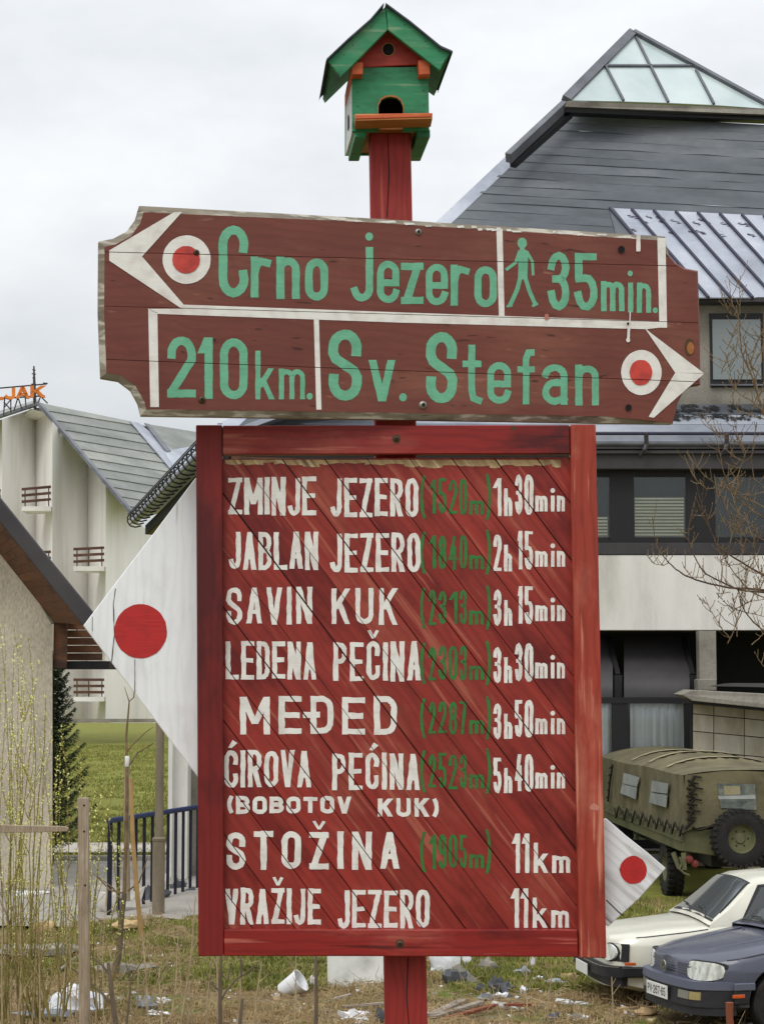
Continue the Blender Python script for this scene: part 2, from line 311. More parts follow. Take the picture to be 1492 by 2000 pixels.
G = {
 'A': [D(.5, 0, 0, 1), D(.5, 0, 1, 1), H(.22, .8, .70)],
 'B': [D(0, 0, 0, 1), L((0, 0), (.5, 0), arc(.5, .24, .45, .24, -90, 90), (0, .48)), L((0, .48), (.5, .48), arc(.5, .74, .5, .26, -90, 90), (0, 1))],
 'C': [L(arc(.5, .22, .5, .22, 20, -180), arc(.5, .78, .5, .22, 180, -20))],
 'D': [D(0, 0, 0, 1), L((0, 0), (.45, 0), arc(.45, .25, .55, .25, -90, 0), arc(.45, .75, .55, .25, 0, 90), (0, 1))],
 'E': [D(0, 0, 0, 1), H(0, 1, 0), H(0, .92, .5), H(0, 1, 1)],
 'I': [D(.5, 0, .5, 1)],
 'J': [L((1, 0), (1, .78), arc(.5, .78, .5, .22, 0, 165))],
 'K': [D(0, 0, 0, 1), D(1, 0, .08, .58), D(.35, .38, 1, 1)],
 'L': [D(0, 0, 0, 1), H(0, 1, 1)],
 'M': [D(0, 0, 0, 1), D(1, 0, 1, 1), D(0, 0, .5, .72), D(1, 0, .5, .72)],
 'N': [D(0, 0, 0, 1), D(1, 0, 1, 1), D(0, 0, 1, 1)],
 'O': [OV()],
 'P': [D(0, 0, 0, 1), L((0, 0), (.5, 0), arc(.5, .25, .5, .25, -90, 90), (0, .5))],
 'R': [D(0, 0, 0, 1), L((0, 0), (.5, 0), arc(.5, .25, .5, .25, -90, 90), (0, .5)), D(.45, .5, 1, 1)],
 'S': [L(arc(.5, .22, .5, .22, 15, -180), (0, .3), (.12, .40), (.88, .60), (1, .7), arc(.5, .78, .5, .22, 0, 195))],
 'T': [H(0, 1, 0), D(.5, 0, .5, 1)],
 'U': [L((0, 0), arc(.5, .78, .5, .22, 180, 0), (1, 0))],
 'V': [D(0, 0, .5, 1), D(1, 0, .5, 1)],
 'Z': [H(0, 1, 0), H(0, 1, 1), D(.96, 0, .04, 1)],
 '0': [OV()],
 '1': [D(1, 0, 1, 1), D(.95, 0, .0, .26)],
 '2': [L(arc(.5, .24, .5, .24, 175, 360), (1, .36), (.06, .93)), H(0, 1, 1)],
 '3': [L(arc(.5, .23, .5, .23, 185, 450), (.3, .46)), L((.3, .46), arc(.5, .73, .5, .27, -90, 175))],
 '4': [D(.75, 0, 0, .68), H(0, 1, .7), D(.72, .3, .72, 1)],
 '5': [H(.02, .95, 0), D(.04, 0, .04, .46), L((.05, .44), arc(.5, .71, .5, .29, -100, 170))],
 '6': [('C', arc(.5, .70, .5, .30, 0, 360, 16)), L(arc(.55, .26, .5, .26, -30, -180), (.0, .7))],
 '7': [H(0, 1, 0), D(.93, 0, .3, 1)],
 '8': [('C', arc(.5, .25, .42, .25, 0, 360, 16)), ('C', arc(.5, .74, .5, .26, 0, 360, 16))],
 '9': [('C', arc(.5, .28, .5, .28, 0, 360, 16)), L((1, .28), (1, .74), arc(.5, .76, .5, .24, 0, 160))],
 '(': [L((1, -.03), (.45, .12), (.1, .32), (0, .5), (.1, .68), (.45, .88), (1, 1.03))],
 ')': [L((0, -.03), (.55, .12), (.9, .32), (1, .5), (.9, .68), (.55, .88), (0, 1.03))],
 'r': [D(0, 0, 0, 1), L((.02, .42), (.14, .16), (.42, .03), (.85, .08))],
 'n': [D(0, 0, 0, 1), L((0, .3), arc(.5, .26, .5, .24, 180, 360), (1, 1))],
 'm': [D(0, 0, 0, 1), L((0, .32), arc(.25, .26, .25, .24, 180, 360), (.5, 1)), L((.5, .32), arc(.75, .26, .25, .24, 180, 360), (1, 1))],
 'h': [D(0, 0, 0, 1), L((0, .6), arc(.5, .55, .5, .18, 180, 360), (1, 1))],
 'k': [D(0, 0, 0, 1), D(.95, .36, .08, .76), D(.32, .56, 1, 1)],
 'o': [OV(rr=.26)],
 'e': [L((.02, .53), (1, .53), arc(.5, .24, .5, .24, 0, -180), arc(.5, .76, .5, .24, 180, 10))],
 'z': [H(0, 1, 0), H(0, 1, 1), D(.95, 0, .05, 1)],
 'v': [D(0, 0, .5, 1), D(1, 0, .5, 1)],
 'j': [L((1, 0), (1, .80), arc(.5, .80, .5, .20, 0, 165))],
 'i': [D(.5, 0, .5, 1)],
 't': [L((.42, 0), (.42, .82), (.55, .96), (.95, 1)), H(0, .92, .30)],
 'f': [L((1, .02), (.72, .02), (.5, .14), (.5, 1)), H(0, 1, .36)],
 'a': [L(arc(.5, .24, .5, .24, 190, 360), (1, 1)), L((1, .45), (.5, .45), arc(.5, .72, .5, .28, -90, -270), (1, .90))],
 '-': [H(0, 1, .5)],
 '.': [],
}
def ribbon(pts, w, closed=False, jit=0.0, cap=True):
    pts = [Vector(p) for p in pts]
    q = [pts[0]]
    for p in pts[1:]:
        if (p - q[-1]).length > .6: q.append(p)
    pts = q
    if closed and (pts[0] - pts[-1]).length < .6: pts.pop()
    if not closed and cap:
        pts[0] = pts[0] + (pts[0] - pts[1]).normalized() * w / 2
        pts[-1] = pts[-1] + (pts[-1] - pts[-2]).normalized() * w / 2
    if jit:                                         # extra points so that the brush edge can wander
        q = []
        for i in range(len(pts) - (0 if closed else 1)):
            a, b = pts[i], pts[(i + 1) % len(pts)]; k = max(1, int((b - a).length / 9))
            q += [a.lerp(b, t / k) for t in range(k)]
        if not closed: q.append(pts[-1])
        pts = q
    n = len(pts); sides = []
    for i in range(n):
        a = pts[(i - 1) % n] if (closed or i > 0) else None; b = pts[(i + 1) % n] if (closed or i < n - 1) else None
        d1 = (pts[i] - a).normalized() if a is not None else (b - pts[i]).normalized()
        d2 = (b - pts[i]).normalized() if b is not None else d1
        t = d1 + d2; t = t.normalized() if t.length > 1e-6 else d1
        nn = Vector((-t.y, t.x)); k = 1 / max(.6, nn.dot(Vector((-d1.y, d1.x))))
        h = w / 2 * k
        sides.append((pts[i] + nn * (h + R.uniform(-jit, jit)), pts[i] - nn * (h + R.uniform(-jit, jit))))
    out = []
    for i in range(n if closed else n - 1):
        a, b = sides[i], sides[(i + 1) % n]; out.append([tuple(a[0]), tuple(b[0]), tuple(b[1]), tuple(a[1])])
    return out
def glyph(ch, x0, x1, y0, y1, sw, jit=0.0):
    """polygons (photo px) of one painted letter in its box"""
    polys = []; acc = None
    if ch in 'ČŽ': acc = 'caron'
    if ch == 'Ć': acc = 'acute'
    base = {'Č': 'C', 'Ć': 'C', 'Ž': 'Z', 'Đ': 'D'}.get(ch, ch)
    cxx = lambda u: x0 + sw / 2 + u * (x1 - x0 - sw); cyy = lambda v: y0 + sw / 2 + v * (y1 - y0 - sw)
    oyy = lambda v: y0 + v * (y1 - y0); oxx = lambda u: x0 + u * (x1 - x0)
    prims = list(G[base])
    if ch == 'Đ': prims.append(H(-.32, .42, .5))
    j = lambda: R.uniform(-jit, jit)
    def diag(u0, v0, u1, v1, ww):
        xa, ya, xb, yb = cxx(u0), oyy(v0), cxx(u1), oyy(v1)
        Lg = math.hypot(xb - xa, yb - ya); hw = ww / 2 * Lg / max(1, abs(yb - ya)); hw = min(hw, ww * .95)
        k = max(1, int(Lg / 10)) if jit else 1; o = []; e = [(xa - hw + j(), xa + hw + j(), ya)]
        for i in range(1, k + 1):
            t = i / k; xm = xa + (xb - xa) * t; e.append((xm - hw + j(), xm + hw + j(), ya + (yb - ya) * t))
        for a, b in zip(e, e[1:]): o.append([(a[0], a[2]), (a[1], a[2] + j() * .4), (b[1], b[2]), (b[0], b[2])])
        return o
    for kind, g in prims:
        if kind == 'L': polys.append(ribbon([(cxx(u), cyy(v)) for u, v in g], sw * .96, False, jit))
        elif kind == 'C': polys.append(ribbon([(cxx(u), cyy(v)) for u, v in g], sw, True, jit))
        elif kind == 'D': polys.append(diag(*g, sw))
        elif kind == 'H':
            y = cyy(g[2]); xa, xb = oxx(g[0]), oxx(g[1]); k = max(1, int((xb - xa) / 9)) if jit else 1; hh = sw * .46; o = []
            e = [(xa + (xb - xa) * i / k, y - hh + j(), y + hh + j()) for i in range(k + 1)]
            for a, b in zip(e, e[1:]): o.append([(a[0], a[1]), (b[0], b[1]), (b[0], b[2]), (a[0], a[2])])
            polys.append(o)
    hgt = y1 - y0
    if acc == 'caron':
        m = (x0 + x1) / 2; w = min(13, (x1 - x0) * .42)
        polys.append([[(m - w, y0 - 21), (m - w + 6, y0 - 22), (m + 3, y0 - 5), (m - 3, y0 - 5)], [(m + 3, y0 - 5), (m - 3, y0 - 6), (m + w - 6, y0 - 22), (m + w, y0 - 20)]])
    if acc == 'acute':
        m = (x0 + x1) / 2; polys.append([[(m - 6, y0 - 5), (m + 1, y0 - 4), (m + 12, y0 - 14), (m + 3, y0 - 20)]])
    return polys
def disc(cx, cy, rx, ry, n=28, wob=0.0):
    return [(cx + (rx + R.uniform(-wob, wob)) * math.cos(2 * math.pi * i / n), cy + (ry + R.uniform(-wob, wob)) * math.sin(2 * math.pi * i / n)) for i in range(n)]
def paint(name, groups, plane, off, mat, parent, gaps=(), label=None):
    """groups of convex polygons in px -> thin paint sheets on the plane, cut where the board has gaps.
    gaps: list of (a,b,c,half): no paint where |a x + b y - c| < half"""
    mb = MB(); k = 0; o = None
    for polys in groups + [None]:
        if polys is None:                       # end of one letter: each letter is a part of its own
            if mb.f: o = mb.build('painted_letter' if name == 'lettering' else name, mat, parent, label=label, fix=False)
            mb = MB(); k = 0; continue
        for i, poly in enumerate(polys):
            pieces = [poly]
            for (a, b, c, h) in gaps:
                nxt = []
                for p in pieces:
                    v = [a * q[0] + b * q[1] - c for q in p]
                    if min(v) > h or max(v) < -h: nxt.append(p); continue
                    q1 = clip_half(p, a, b, c + h); q2 = clip_half(p, -a, -b, -(c - h))
                    if q1: nxt.append(q1)
                    if q2: nxt.append(q2)
                pieces = nxt
            for p in pieces:
                if abs(area(p)) < .3: continue
                z = off + 5.0e-6 * ((k * 7 + i) % 40)
                mb.add([plane.hit(x, y, z) for x, y in p], [tuple(range(len(p)))])
        k += 1
    return o
WID = {'I': .36, 'M': 1.3, 'i': .4, 'm': 1.25, '(': .42, ')': .42, '1': .62, 'J': .9, 'T': 1.0}
def word(text, x0, x1, y0, y1, sw, gap=.2, jit=.7, slope=0.0):
    ws = [WID.get(c, 1.0) for c in text]; tot = sum(ws) + gap * (len(text) - 1); u = (x1 - x0) / tot; x = x0; out = []
    for c, w in zip(text, ws):
        dy = slope * (x - x0)
        xx = x + (w * u - sw) / 2 if c in 'Ii' else x
        ww = sw if c in 'Ii' else w * u
        out += glyph(c, xx, xx + ww, y0 + dy + R.uniform(-1.5, 1.5), y1 + dy + R.uniform(-1.5, 1.5), sw, jit)
        x += (w + gap) * u
    return out
# planes of the two boards
BP = Plane((0, 5.0, 3.5), (0.02, -1, 0))               # information board, nearly square to the path
AP = Plane((0, 4.975, 4.2), (math.sin(rad(11)), -math.cos(rad(11)), 0))   # arrow board, its right end swung back
def slab(name, poly, plane, off, thick, mat, parent, bevel=.002, **kw):
    f = [plane.hit(x, y, off) for x, y in poly]; b = [v - plane.n * thick for v in f]
    return MB().prism(f, b).build(name, mat, parent, bevel=bevel, **kw)
# ---- post
post = empty('signpost', P(798, 2000, 5.06) * 1.0, label='square red-stained timber post carrying the trail boards and the birdhouse', cat='post')
fp = [(721, 258), (802, 258), (841, 2320), (758, 2320)]
pp = Plane((0, 5.045, 3), (0.02, -1, 0))
f = [pp.hit(x, y, 0) for x, y in fp]; bk = [v - pp.n * .098 for v in f]
MB().prism(f, bk).build('post_shaft', M['red_post'], post, bevel=.004)
# long drying crack in the post
mb = MB()
for (xa, ya, xb, yb) in ((757, 262, 760, 338), (760, 338, 756, 424), (797, 1870, 794, 1945), (794, 1945, 799, 2010)):
    mb.add([pp.hit(xa - .9, ya, .0006), pp.hit(xa + .9, ya, .0006), pp.hit(xb + .9, yb, .0006), pp.hit(xb - .9, yb, .0006)], [(0, 1, 2, 3)])
mb.build('drying_crack', M['black_hole'], post)
# ---- arrow board
ab = empty('arrow_board', AP.hit(760, 820), label='brown arrow board pointing left to Crno jezero and right to Sv. Stefan, mint lettering', cat='trail sign')
outl = [(272, 402), (700, 425), (1298, 462), (1300, 478), (1306, 498), (1318, 513), (1336, 524), (1362, 529), (1366, 640), (1367, 752), (1350, 754), (1333, 766),
        (1323, 786), (1319, 806), (1313, 828), (1180, 826), (700, 818), (276, 812), (270, 788), (256, 762), (232, 744), (197, 738), (192, 610), (193, 472), (222, 466), (248, 452), (264, 430)]
def inset(poly, fn):
    out = []; n = len(poly); sgn = 1 if area(poly) > 0 else -1
    for i in range(n):
        a, p, b = Vector(poly[i - 1]), Vector(poly[i]), Vector(poly[(i + 1) % n])
        d1 = (p - a).normalized(); d2 = (b - p).normalized(); n1 = Vector((-d1.y, d1.x)) * sgn; n2 = Vector((-d2.y, d2.x)) * sgn
        m = n1 + n2; m = m.normalized(); k = 1 / max(.5, m.dot(n1)); out.append(tuple(p + m * k * fn(p.x, p.y)))
    return out
def iw(x, y):
    if x > 1302: return 2.5
    if y > 780: return 13 if x < 1290 else 4
    if x < 200 or (x < 280): return 12
    if y < 480: return 8
    return 10
inn = inset(outl, iw)
JG = [(-.0245, 1, 487, .7), (-.028, 1, 592, .6), (-.038, 1, 694, .7)]     # joints between the four boards it is glued up from
rest = inn; parts = []
def halves(poly, a, b, c, h): return clip_half(poly, -a, -b, -(c - h)), clip_half(poly, a, b, c + h)
for (a, b, c, h) in JG:
    top_, rest = halves(rest, a, b, c, h * .8); parts.append(top_)
parts.append(rest)
for p in parts:
    f = [AP.hit(x, y, .032) for x, y in p]; MB().prism(f, [v - AP.n * .026 for v in f]).build('plank', M['brown_board'], ab)
# routed grey edge and back layer
mb = MB(); n = len(outl)
fo = [AP.hit(x, y, .024) for x, y in outl]; fi = [AP.hit(x, y, .0315) for x, y in inn]; bo = [v - AP.n * .022 for v in fo]
mb.add(fo + fi, [(i, (i + 1) % n, n + (i + 1) % n, n + i) for i in range(n)])
mb.add(fo + bo, [(i, (i + 1) % n, n + (i + 1) % n, n + i) for i in range(n)])
mb.add(bo, [tuple(range(n))])
ed = mb.build('routed_edge', [M['grey_edge'], M['brown_board']], ab)
for p in ed.data.polygons:
    c = sum((Vector(ed.data.vertices[i].co) for i in p.vertices), Vector()) / len(p.vertices) + WL[ed]
    if c.x > AP.hit(1303, 600).x: p.material_index = 1
O1 = .0324
def boxes(items, sw, jit=.5):
    out = []
    for it in items:
        c, x0, x1, y0, y1 = it[:5]; w = it[5] if len(it) > 5 else sw
        out += glyph(c, x0, x1, y0, y1, w, jit)
    return out
g = boxes([('C', 427, 486, 440, 581), ('r', 490, 534, 501, 581, 15), ('n', 540, 586, 501, 584, 16), ('o', 596, 641, 505, 587, 15), ('j', 685, 729, 482, 589, 15),
           ('e', 736, 780, 509, 592, 14), ('z', 783, 827, 513, 594, 15), ('e', 831, 875, 515, 596, 14), ('r', 880, 921, 517, 597, 14), ('o', 926, 970, 520, 600, 14)], 18)
g += [[disc(721, 462, 7.5, 8)], None]
paint('lettering', g, AP, O1, M['mint_letters'], ab, JG)
g = boxes([('3', 1069, 1112, 492, 606, 15), ('5', 1121, 1167, 494, 607, 15), ('m', 1173, 1219, 549, 608, 11), ('i', 1226, 1236, 552, 610, 10), ('n', 1243, 1271, 552, 611, 10)], 15)
g += [[disc(1230, 534, 5, 5.5)], None, [disc(1279, 606, 5, 5.5)]]
paint('lettering', g, AP, O1, M['mint_letters'], ab, JG)
g = boxes([('2', 327, 383, 657, 777, 17), ('1', 387, 416, 659, 779, 16), ('0', 430, 484, 661, 780, 16), ('k', 499, 536, 685, 780, 10), ('m', 545, 596, 720, 780, 10)], 15)
g += [[disc(605, 774, 6, 6.5)]]
paint('lettering', g, AP, O1, M['mint_letters'], ab, JG)
g = boxes([('S', 641, 707, 643, 783, 20), ('v', 720, 772, 703, 784, 15), ('S', 831, 893, 648, 788, 20), ('t', 903, 943, 673, 789, 14), ('e', 951, 998, 707, 789, 14),
           ('f', 1010, 1044, 680, 790, 13), ('a', 1058, 1108, 711, 791, 14), ('n', 1123, 1169, 712, 792, 14)], 15)
g += [[disc(787, 776, 7.5, 8)]]
paint('lettering', g, AP, O1, M['mint_letters'], ab, JG)
z3 = lambda x, y: (780 + x / 2.406, 400 + y / 2.406)
man = [[disc(*z3(576, 180), 9.3, 10.5)], [[z3(568, 198), z3(586, 198), z3(590, 216), z3(562, 216)]],
       [[z3(556, 214), z3(596, 212), z3(604, 240), z3(600, 350), z3(556, 350), z3(558, 290)]],
       ribbon([z3(562, 222), z3(545, 272), z3(505, 302)], 6), ribbon([z3(600, 224), z3(624, 266), z3(627, 325)], 5.5),
       ribbon([z3(568, 340), z3(552, 400), z3(522, 466)], 8.5), ribbon([z3(524, 474), z3(508, 476)], 4.5),
       ribbon([z3(590, 340), z3(608, 400), z3(634, 460)], 8), ribbon([z3(628, 474), z3(645, 466)], 5)]
paint('walker_pictogram', man, AP, O1, M['mint_letters'], ab, JG)
wl_ = [[[(969, 446), (981, 447), (985, 618), (974, 618)]], None, [[(1283, 464), (1299, 465), (1302, 640), (1287, 640)]], None,
       [[(361, 595), (780, 610), (780, 630), (308, 613), (290, 603), (356, 603)], [(780, 610), (1302, 628), (1302, 638), (1262, 643), (780, 630)]], None,
       [[(290, 602), (308, 611), (311, 795), (294, 795)]], None, [[(613, 623), (623, 623), (628, 800), (618, 800)]]]
paint('border_line', wl_, AP, O1 + .0006, M['white_letters'], ab, JG)
paint('arrow_mark', [[[(341, 414), (356, 414), (278, 501), (214, 498), (214, 489)], [(278, 501), (361, 597), (357, 604), (214, 509), (214, 498)]]], AP, O1 + .001, M['white_letters'], ab, JG)
paint('arrow_mark', [[[(1258, 640), (1270, 650), (1374, 729), (1318, 728)], [(1318, 728), (1374, 730), (1276, 816), (1266, 814)]]], AP, O1 + .001, M['white_letters'], ab, JG)
for (x, y, rx, ry, ix, iy) in ((365, 507, 47, 47.5, 27, 27), (1252, 727.5, 39.5, 44, 22, 25)):
    paint('target_ring', [[disc(x, y, rx, ry, 40, .3)]], AP, O1 + .0008, M['white_letters'], ab, JG)
    paint('target_dot', [[disc(x - 1, y, ix, iy, 34, .5)]], AP, O1 + .0022, M['red_dot2'], ab, JG)
# white paint runs
paint('paint_run', [ribbon([(1246, 463), (1246, 487)], 8, jit=.6), ribbon([(1230, 610), (1229, 640)], 2.4, jit=.4), ribbon([(1228, 640), (1226, 664)], 5, jit=.5), [disc(1226, 664, 4, 4.5)]], AP, O1 + .0028, M['white_letters'], ab)
# flaking whitewash along the top edge
fl = []
for i in range(26):
    x = R.choice([R.uniform(640, 1280), R.uniform(900, 1290)]); y = 402 + (x - 272) * .0588 + R.uniform(2, 7); w = R.uniform(6, 26)
    fl.append([[(x - w / 2, y - R.uniform(1, 2.5)), (x + w / 3, y - R.uniform(1.5, 3) + .02 * w), (x + w / 2, y + R.uniform(.5, 2.5)), (x - w / 3, y + R.uniform(1, 3))]])
paint('flaked_whitewash', fl, AP, .0335, M['white_letters'], ab)
def bolt(px, py, plane, off, r, mat, parent, name='bolt', hole=.45):
    c = plane.hit(px, py, off); mb = MB()
    mb.lathe([(0, r * .5), (r * .55, r * .42), (r * .9, r * .12), (r, 0), (r, -r * .3)], c, plane.n, 12)
    o = mb.build(name, mat, parent, smooth=True)
    mb = MB(); mb.lathe([(0, 0), (r * hole, 0)], c + plane.n * (r * .5 + .0006), plane.n, 8); mb.build('screw_slot', M['black_hole'], parent)
    return o
bolt(817, 453, AP, .033, .0088, M['bolt'], ab); bolt(826, 791, AP, .033, .0105, M['bolt'], ab)
bolt(395, 781, AP, .033, .0095, M['rust_bolt'], ab); bolt(384, 493, AP, .036, .0075, M['rust_bolt'], ab)
paint('drilled_hole', [[disc(1213, 487, 6.5, 7)], None, [disc(1227, 796, 6, 6.5)], None, [disc(1226, 632, 2.5, 2.5)], None, [disc(420, 664, 2, 2)]], AP, O1 + .0034, M['black_hole'], ab)
paint('wood_knot', [[disc(1346, 678, 9.5, 17)]], AP, O1 + .001, M['rust_bolt'], ab); paint('wood_knot', [[disc(1348, 680, 7, 12)]], AP, O1 + .0016, M['house_ochre'], ab)
paint('wood_knot', [[disc(1067, 619, 5, 6, 14, 1)]], AP, O1 + .0026, M['red_knot'], ab)
# ---- information board
ib = empty('information_board', BP.hit(780, 1867), label='red wooden board listing hiking times in white and green lettering on diagonal planks', cat='information board')
SL = 1.33; GP = []
for k in range(-9, 10):
    hw = {-2: 1.6, 0: 1.9, 2: 1.5, 4: 1.0, 5: .9, -4: 1.4, 7: 1.5, 3: 1.3, 1: .7, -1: .7, 6: 1.2, 8: 1.2}.get(k, 1.1)
    GP.append((1.0, -1 / SL, 433 - 960 / SL + 83 * k, hw))
rect = [(433, 897), (1120, 893), (1136, 1818), (433, 1818)]
for k in range(-9, 9):
    a, b, c0, h0 = GP[k + 9]; c1, h1 = (GP[k + 10][2], GP[k + 10][3]) if k + 10 < len(GP) else (c0 + 83, 1)
    p = clip_half(rect, a, b, c0 + h0)
    if p: p = clip_half(p, -a, -b, -(c1 - h1))
    if not p or abs(area(p)) < 30: continue
    prd = R.uniform(-.0003, .0003)
    f = [BP.hit(x, y, prd) for x, y in p]; mb = MB().prism(f, [v - BP.n * .018 for v in f])
    q = clip_half(clip_half(rect, a, b, c0 - h0 - 2), -a, -b, -(c0 + h0 + 2))   # tongue behind the gap
    if q:
        f = [BP.hit(x, y, -.010) for x, y in q]; mb.prism(f, [v - BP.n * .005 for v in f])
    mb.build('plank', M['red_plank'], ib)
FG = GP
def stile(poly, m, th=.045, off=.026): return slab('frame_member', poly, BP, off, th, M[m], ib, bevel=.002)
stile([(383, 830), (434, 830), (437, 1867), (388, 1868)], 'red_stile_dark')
stile([(435.5, 831), (1111.5, 830), (1113, 886), (435.5, 887)], 'red_rail')
stile([(1113.5, 829), (1163, 829), (1184, 1871), (1131, 1871)], 'red_stile')
stile([(437.5, 1816), (1127, 1816), (1129, 1869), (438, 1867)], 'red_rail')
for (x, y) in ((774, 857), (781, 1843)):
    paint('washer', [[disc(x, y, 8.5, 8.5)]], BP, .0268, M['rust_bolt'], ib); bolt(x, y, BP, .0275, .0075, M['rust_bolt'], ib)
paint('wood_knot', [[disc(1002, 836, 5, 5, 12, .8)]], BP, .0268, M['rust_bolt'], ib)
paint('wood_knot', [[disc(1160, 1577, 10, 7, 14, 2)]], BP, .0268, M['red_knot'], ib)
# bare cut edge of the planks under the top rail
bw = []; x = 440
while x < 1093:
    w = R.uniform(14, 40); x2 = min(1095, x + w); lo = R.uniform(906, 914) if x > 720 else R.uniform(903, 911)
    bw.append([[(x, 898), (x2, 898), (x2, lo + R.uniform(-2, 2)), ((x + x2) / 2, lo + R.uniform(-3, 3)), (x, lo)]]); x = x2
paint('bare_wood_edge', bw, BP, .0006, M['bare_edge'], ib, FG)
OB = .0007
def wt(name_label, groups, mat='white_letters'): paint('lettering', groups, BP, OB, M[mat], ib, FG)
SW = 9.5
wt('white painted line ZMINJE JEZERO', word('ZMINJE', 446, 618, 932, 1006, SW, .13, .9) + word('JEZERO', 645, 817, 934, 1009, SW, .18, .9))
wt('white painted line JABLAN JEZERO', word('JABLAN', 447, 622, 1038, 1112, SW, .15, .9) + word('JEZERO', 645, 821, 1041, 1117, SW, .18, .9))
wt('white painted line SAVIN KUK', word('SAVIN', 442, 610, 1147, 1219, SW, .25, .9) + word('KUK', 648, 776, 1148, 1220, SW, .3, .9))
wt('white painted line LEDENA PECINA with caron', word('LEDENA', 441, 618, 1253, 1326, SW, .18, .9) + word('PEČINA', 651, 822, 1253, 1330, SW, .2, .9))
wt('white painted line MEDED with crossed D', word('MEĐED', 469, 775, 1360, 1434, 12, .38, .9))
wt('white painted line CIROVA PECINA with acutes', word('ĆIROVA', 438, 608, 1466, 1538, SW, .16, .9) + word('PEĆINA', 649, 820, 1471, 1542, SW, .2, .9))
wt('small white painted line (BOBOTOV KUK)', word('(BOBOTOV', 444, 686, 1555, 1589, 8.5, .2, .5) + word('KUK)', 738, 857, 1560, 1594, 8.5, .25, .5))
wt('white painted line STOZINA with caron', word('STOŽINA', 442, 780, 1624, 1698, 12, .42, .9))
wt('white painted line VRAZIJE JEZERO with caron', word('VRAŽIJE', 440, 627, 1735, 1806, SW, .16, .9) + word('JEZERO', 659, 839, 1739, 1813, SW, .16, .9))
def green(txt, y0, y1):
    xs = [(838, 850), (857, 871), (877, 892), (898, 911)]
    out = glyph('(', 820, 831, y0 - 4, y1 + 6, 6, .4) + glyph(')', 948, 959, y0 - 8, y1 + 8, 6.5, .4)
    for c, (a, b) in zip(txt, xs): out += glyph(c, a - 1, b + 1, y0 + R.uniform(-2, 2), y1 + R.uniform(-2, 2), 6, .5)
    out += glyph('m', 916, 945, y1 - 28, y1, 6.5, .5)
    wt('green painted height (%sm)' % txt, out, 'green_letters')
green('1520', 935, 1005); green('1840', 1045, 1112); green('2313', 1154, 1220); green('2303', 1262, 1328); green('2287', 1370, 1434); green('2523', 1472, 1540)
green('1905', 1630, 1696)
def tm(h, mm, y0, y1):
    s = 7.2; o = glyph(h, 963 if h != '1' else 962, 979, y0, y1, s, .7) + glyph('h', 984, 1000, y0 + 20, y1, s, .7)
    o += glyph(mm[0], 1005 if mm[0] != '1' else 1010, 1020, y0 - 7, y1 - 4, s, .7) + glyph(mm[1], 1024, 1041, y0 - 7, y1 - 3, s, .7)
    yb = y1 - 9
    o += glyph('m', 1045, 1069, yb - 31, yb, 6.8, .5) + glyph('i', 1075.5, 1082.5, yb - 31, yb, 7, .4) + glyph('n', 1087, 1103, yb - 31, yb, 6.8, .5) + [[disc(1079, yb - 41, 4.6, 4.8, 12)], None]
    wt('white painted walking time %sh%smin' % (h, mm), o)
tm('1', '30', 934, 1008); tm('2', '15', 1044, 1116); tm('3', '15', 1152, 1222); tm('3', '30', 1264, 1334); tm('3', '50', 1374, 1443); tm('5', '40', 1480, 1549)
for (y0, y1, dx) in ((1634, 1705, 2), (1741, 1812, 0)):
    o = glyph('1', 997 + dx, 1013 + dx, y0 - 6, y1, 8, .6) + glyph('1', 1016 + dx, 1031 + dx, y0 - 6, y1, 8, .6) + glyph('k', 1040 + dx, 1068 + dx, y0 + 12, y1, 8, .6) + glyph('m', 1076 + dx, 1111 + dx, y1 - 34, y1, 8, .6)
    wt('white painted distance 11km', o)
# ---- two white diamond trail markers behind the board
WP = Plane((0, 5.03, 3.4), (0.02, -1, 0))
lm = empty('diamond_marker', WP.hit(383, 1512), label='large white diamond marker board with red dot, sticking out left of the red board', cat='trail marker')
slab('marker_board', [(163, 1222), (222, 1144), (300, 1042), (383, 932), (393, 940), (600, 1222), (393, 1525), (383, 1513), (262, 1352)], WP, 0, .022, M['white_board'], lm)
paint('red_dot', [[disc(275, 1233, 51.5, 53, 34, .7)]], WP, .0012, M['red_dot'], lm)
paint('board_crack', [ribbon([(226, 1150), (222, 1180), (224, 1240), (217, 1305)], 1.6, jit=.4), ribbon([(264, 1288), (264, 1352)], 1.2, jit=.2), ribbon([(181, 1205), (181, 1232)], .9)], WP, .0012, M['rust_bolt'], lm)
rm = empty('diamond_marker', WP.hit(1185, 1808), label='small white diamond marker board with red dot, sticking out right of the red board', cat='trail marker')
slab('marker_board', [(1300, 1696), (1264, 1665), (1222, 1632), (1183, 1598), (1080, 1700), (1187, 1810), (1247, 1756)], WP, 0, .022, M['white_board2'], rm)
paint('red_dot', [[disc(1236, 1699, 26.5, 27.5, 30, .8)]], WP, .0012, M['red_dot'], rm)
paint('board_crack', [ribbon([(1184, 1758), (1202, 1776), (1216, 1788)], 1.8, jit=.3)], WP, .0012, M['black_hole'], rm)
# ---- birdhouse
HP = Plane(P(762, 200, 5.0), (0.03, -1, 0))
HP2 = lambda x, y, d: HP.hit(x, y, 0) + Vector((HP.n.x * -d + 0, d * 1.0, 0))
zb = lambda x, y: (560 + x / 3.73, y / 3.73)
bh = empty('birdhouse', HP.hit(762, 262), label='green wooden birdhouse with red gable and orange perch on top of the post', cat='birdhouse')
DEP = .24
fr = lambda pts, off=0.0: [HP.hit(*zb(x, y), off) for x, y in pts]
def bslab(name, pts, off, th, mat, bev=.0015, **kw):
    f = fr(pts, off); return MB().prism(f, [v - HP.n * th for v in f]).build(name, M[mat], bh, bevel=bev, **kw)
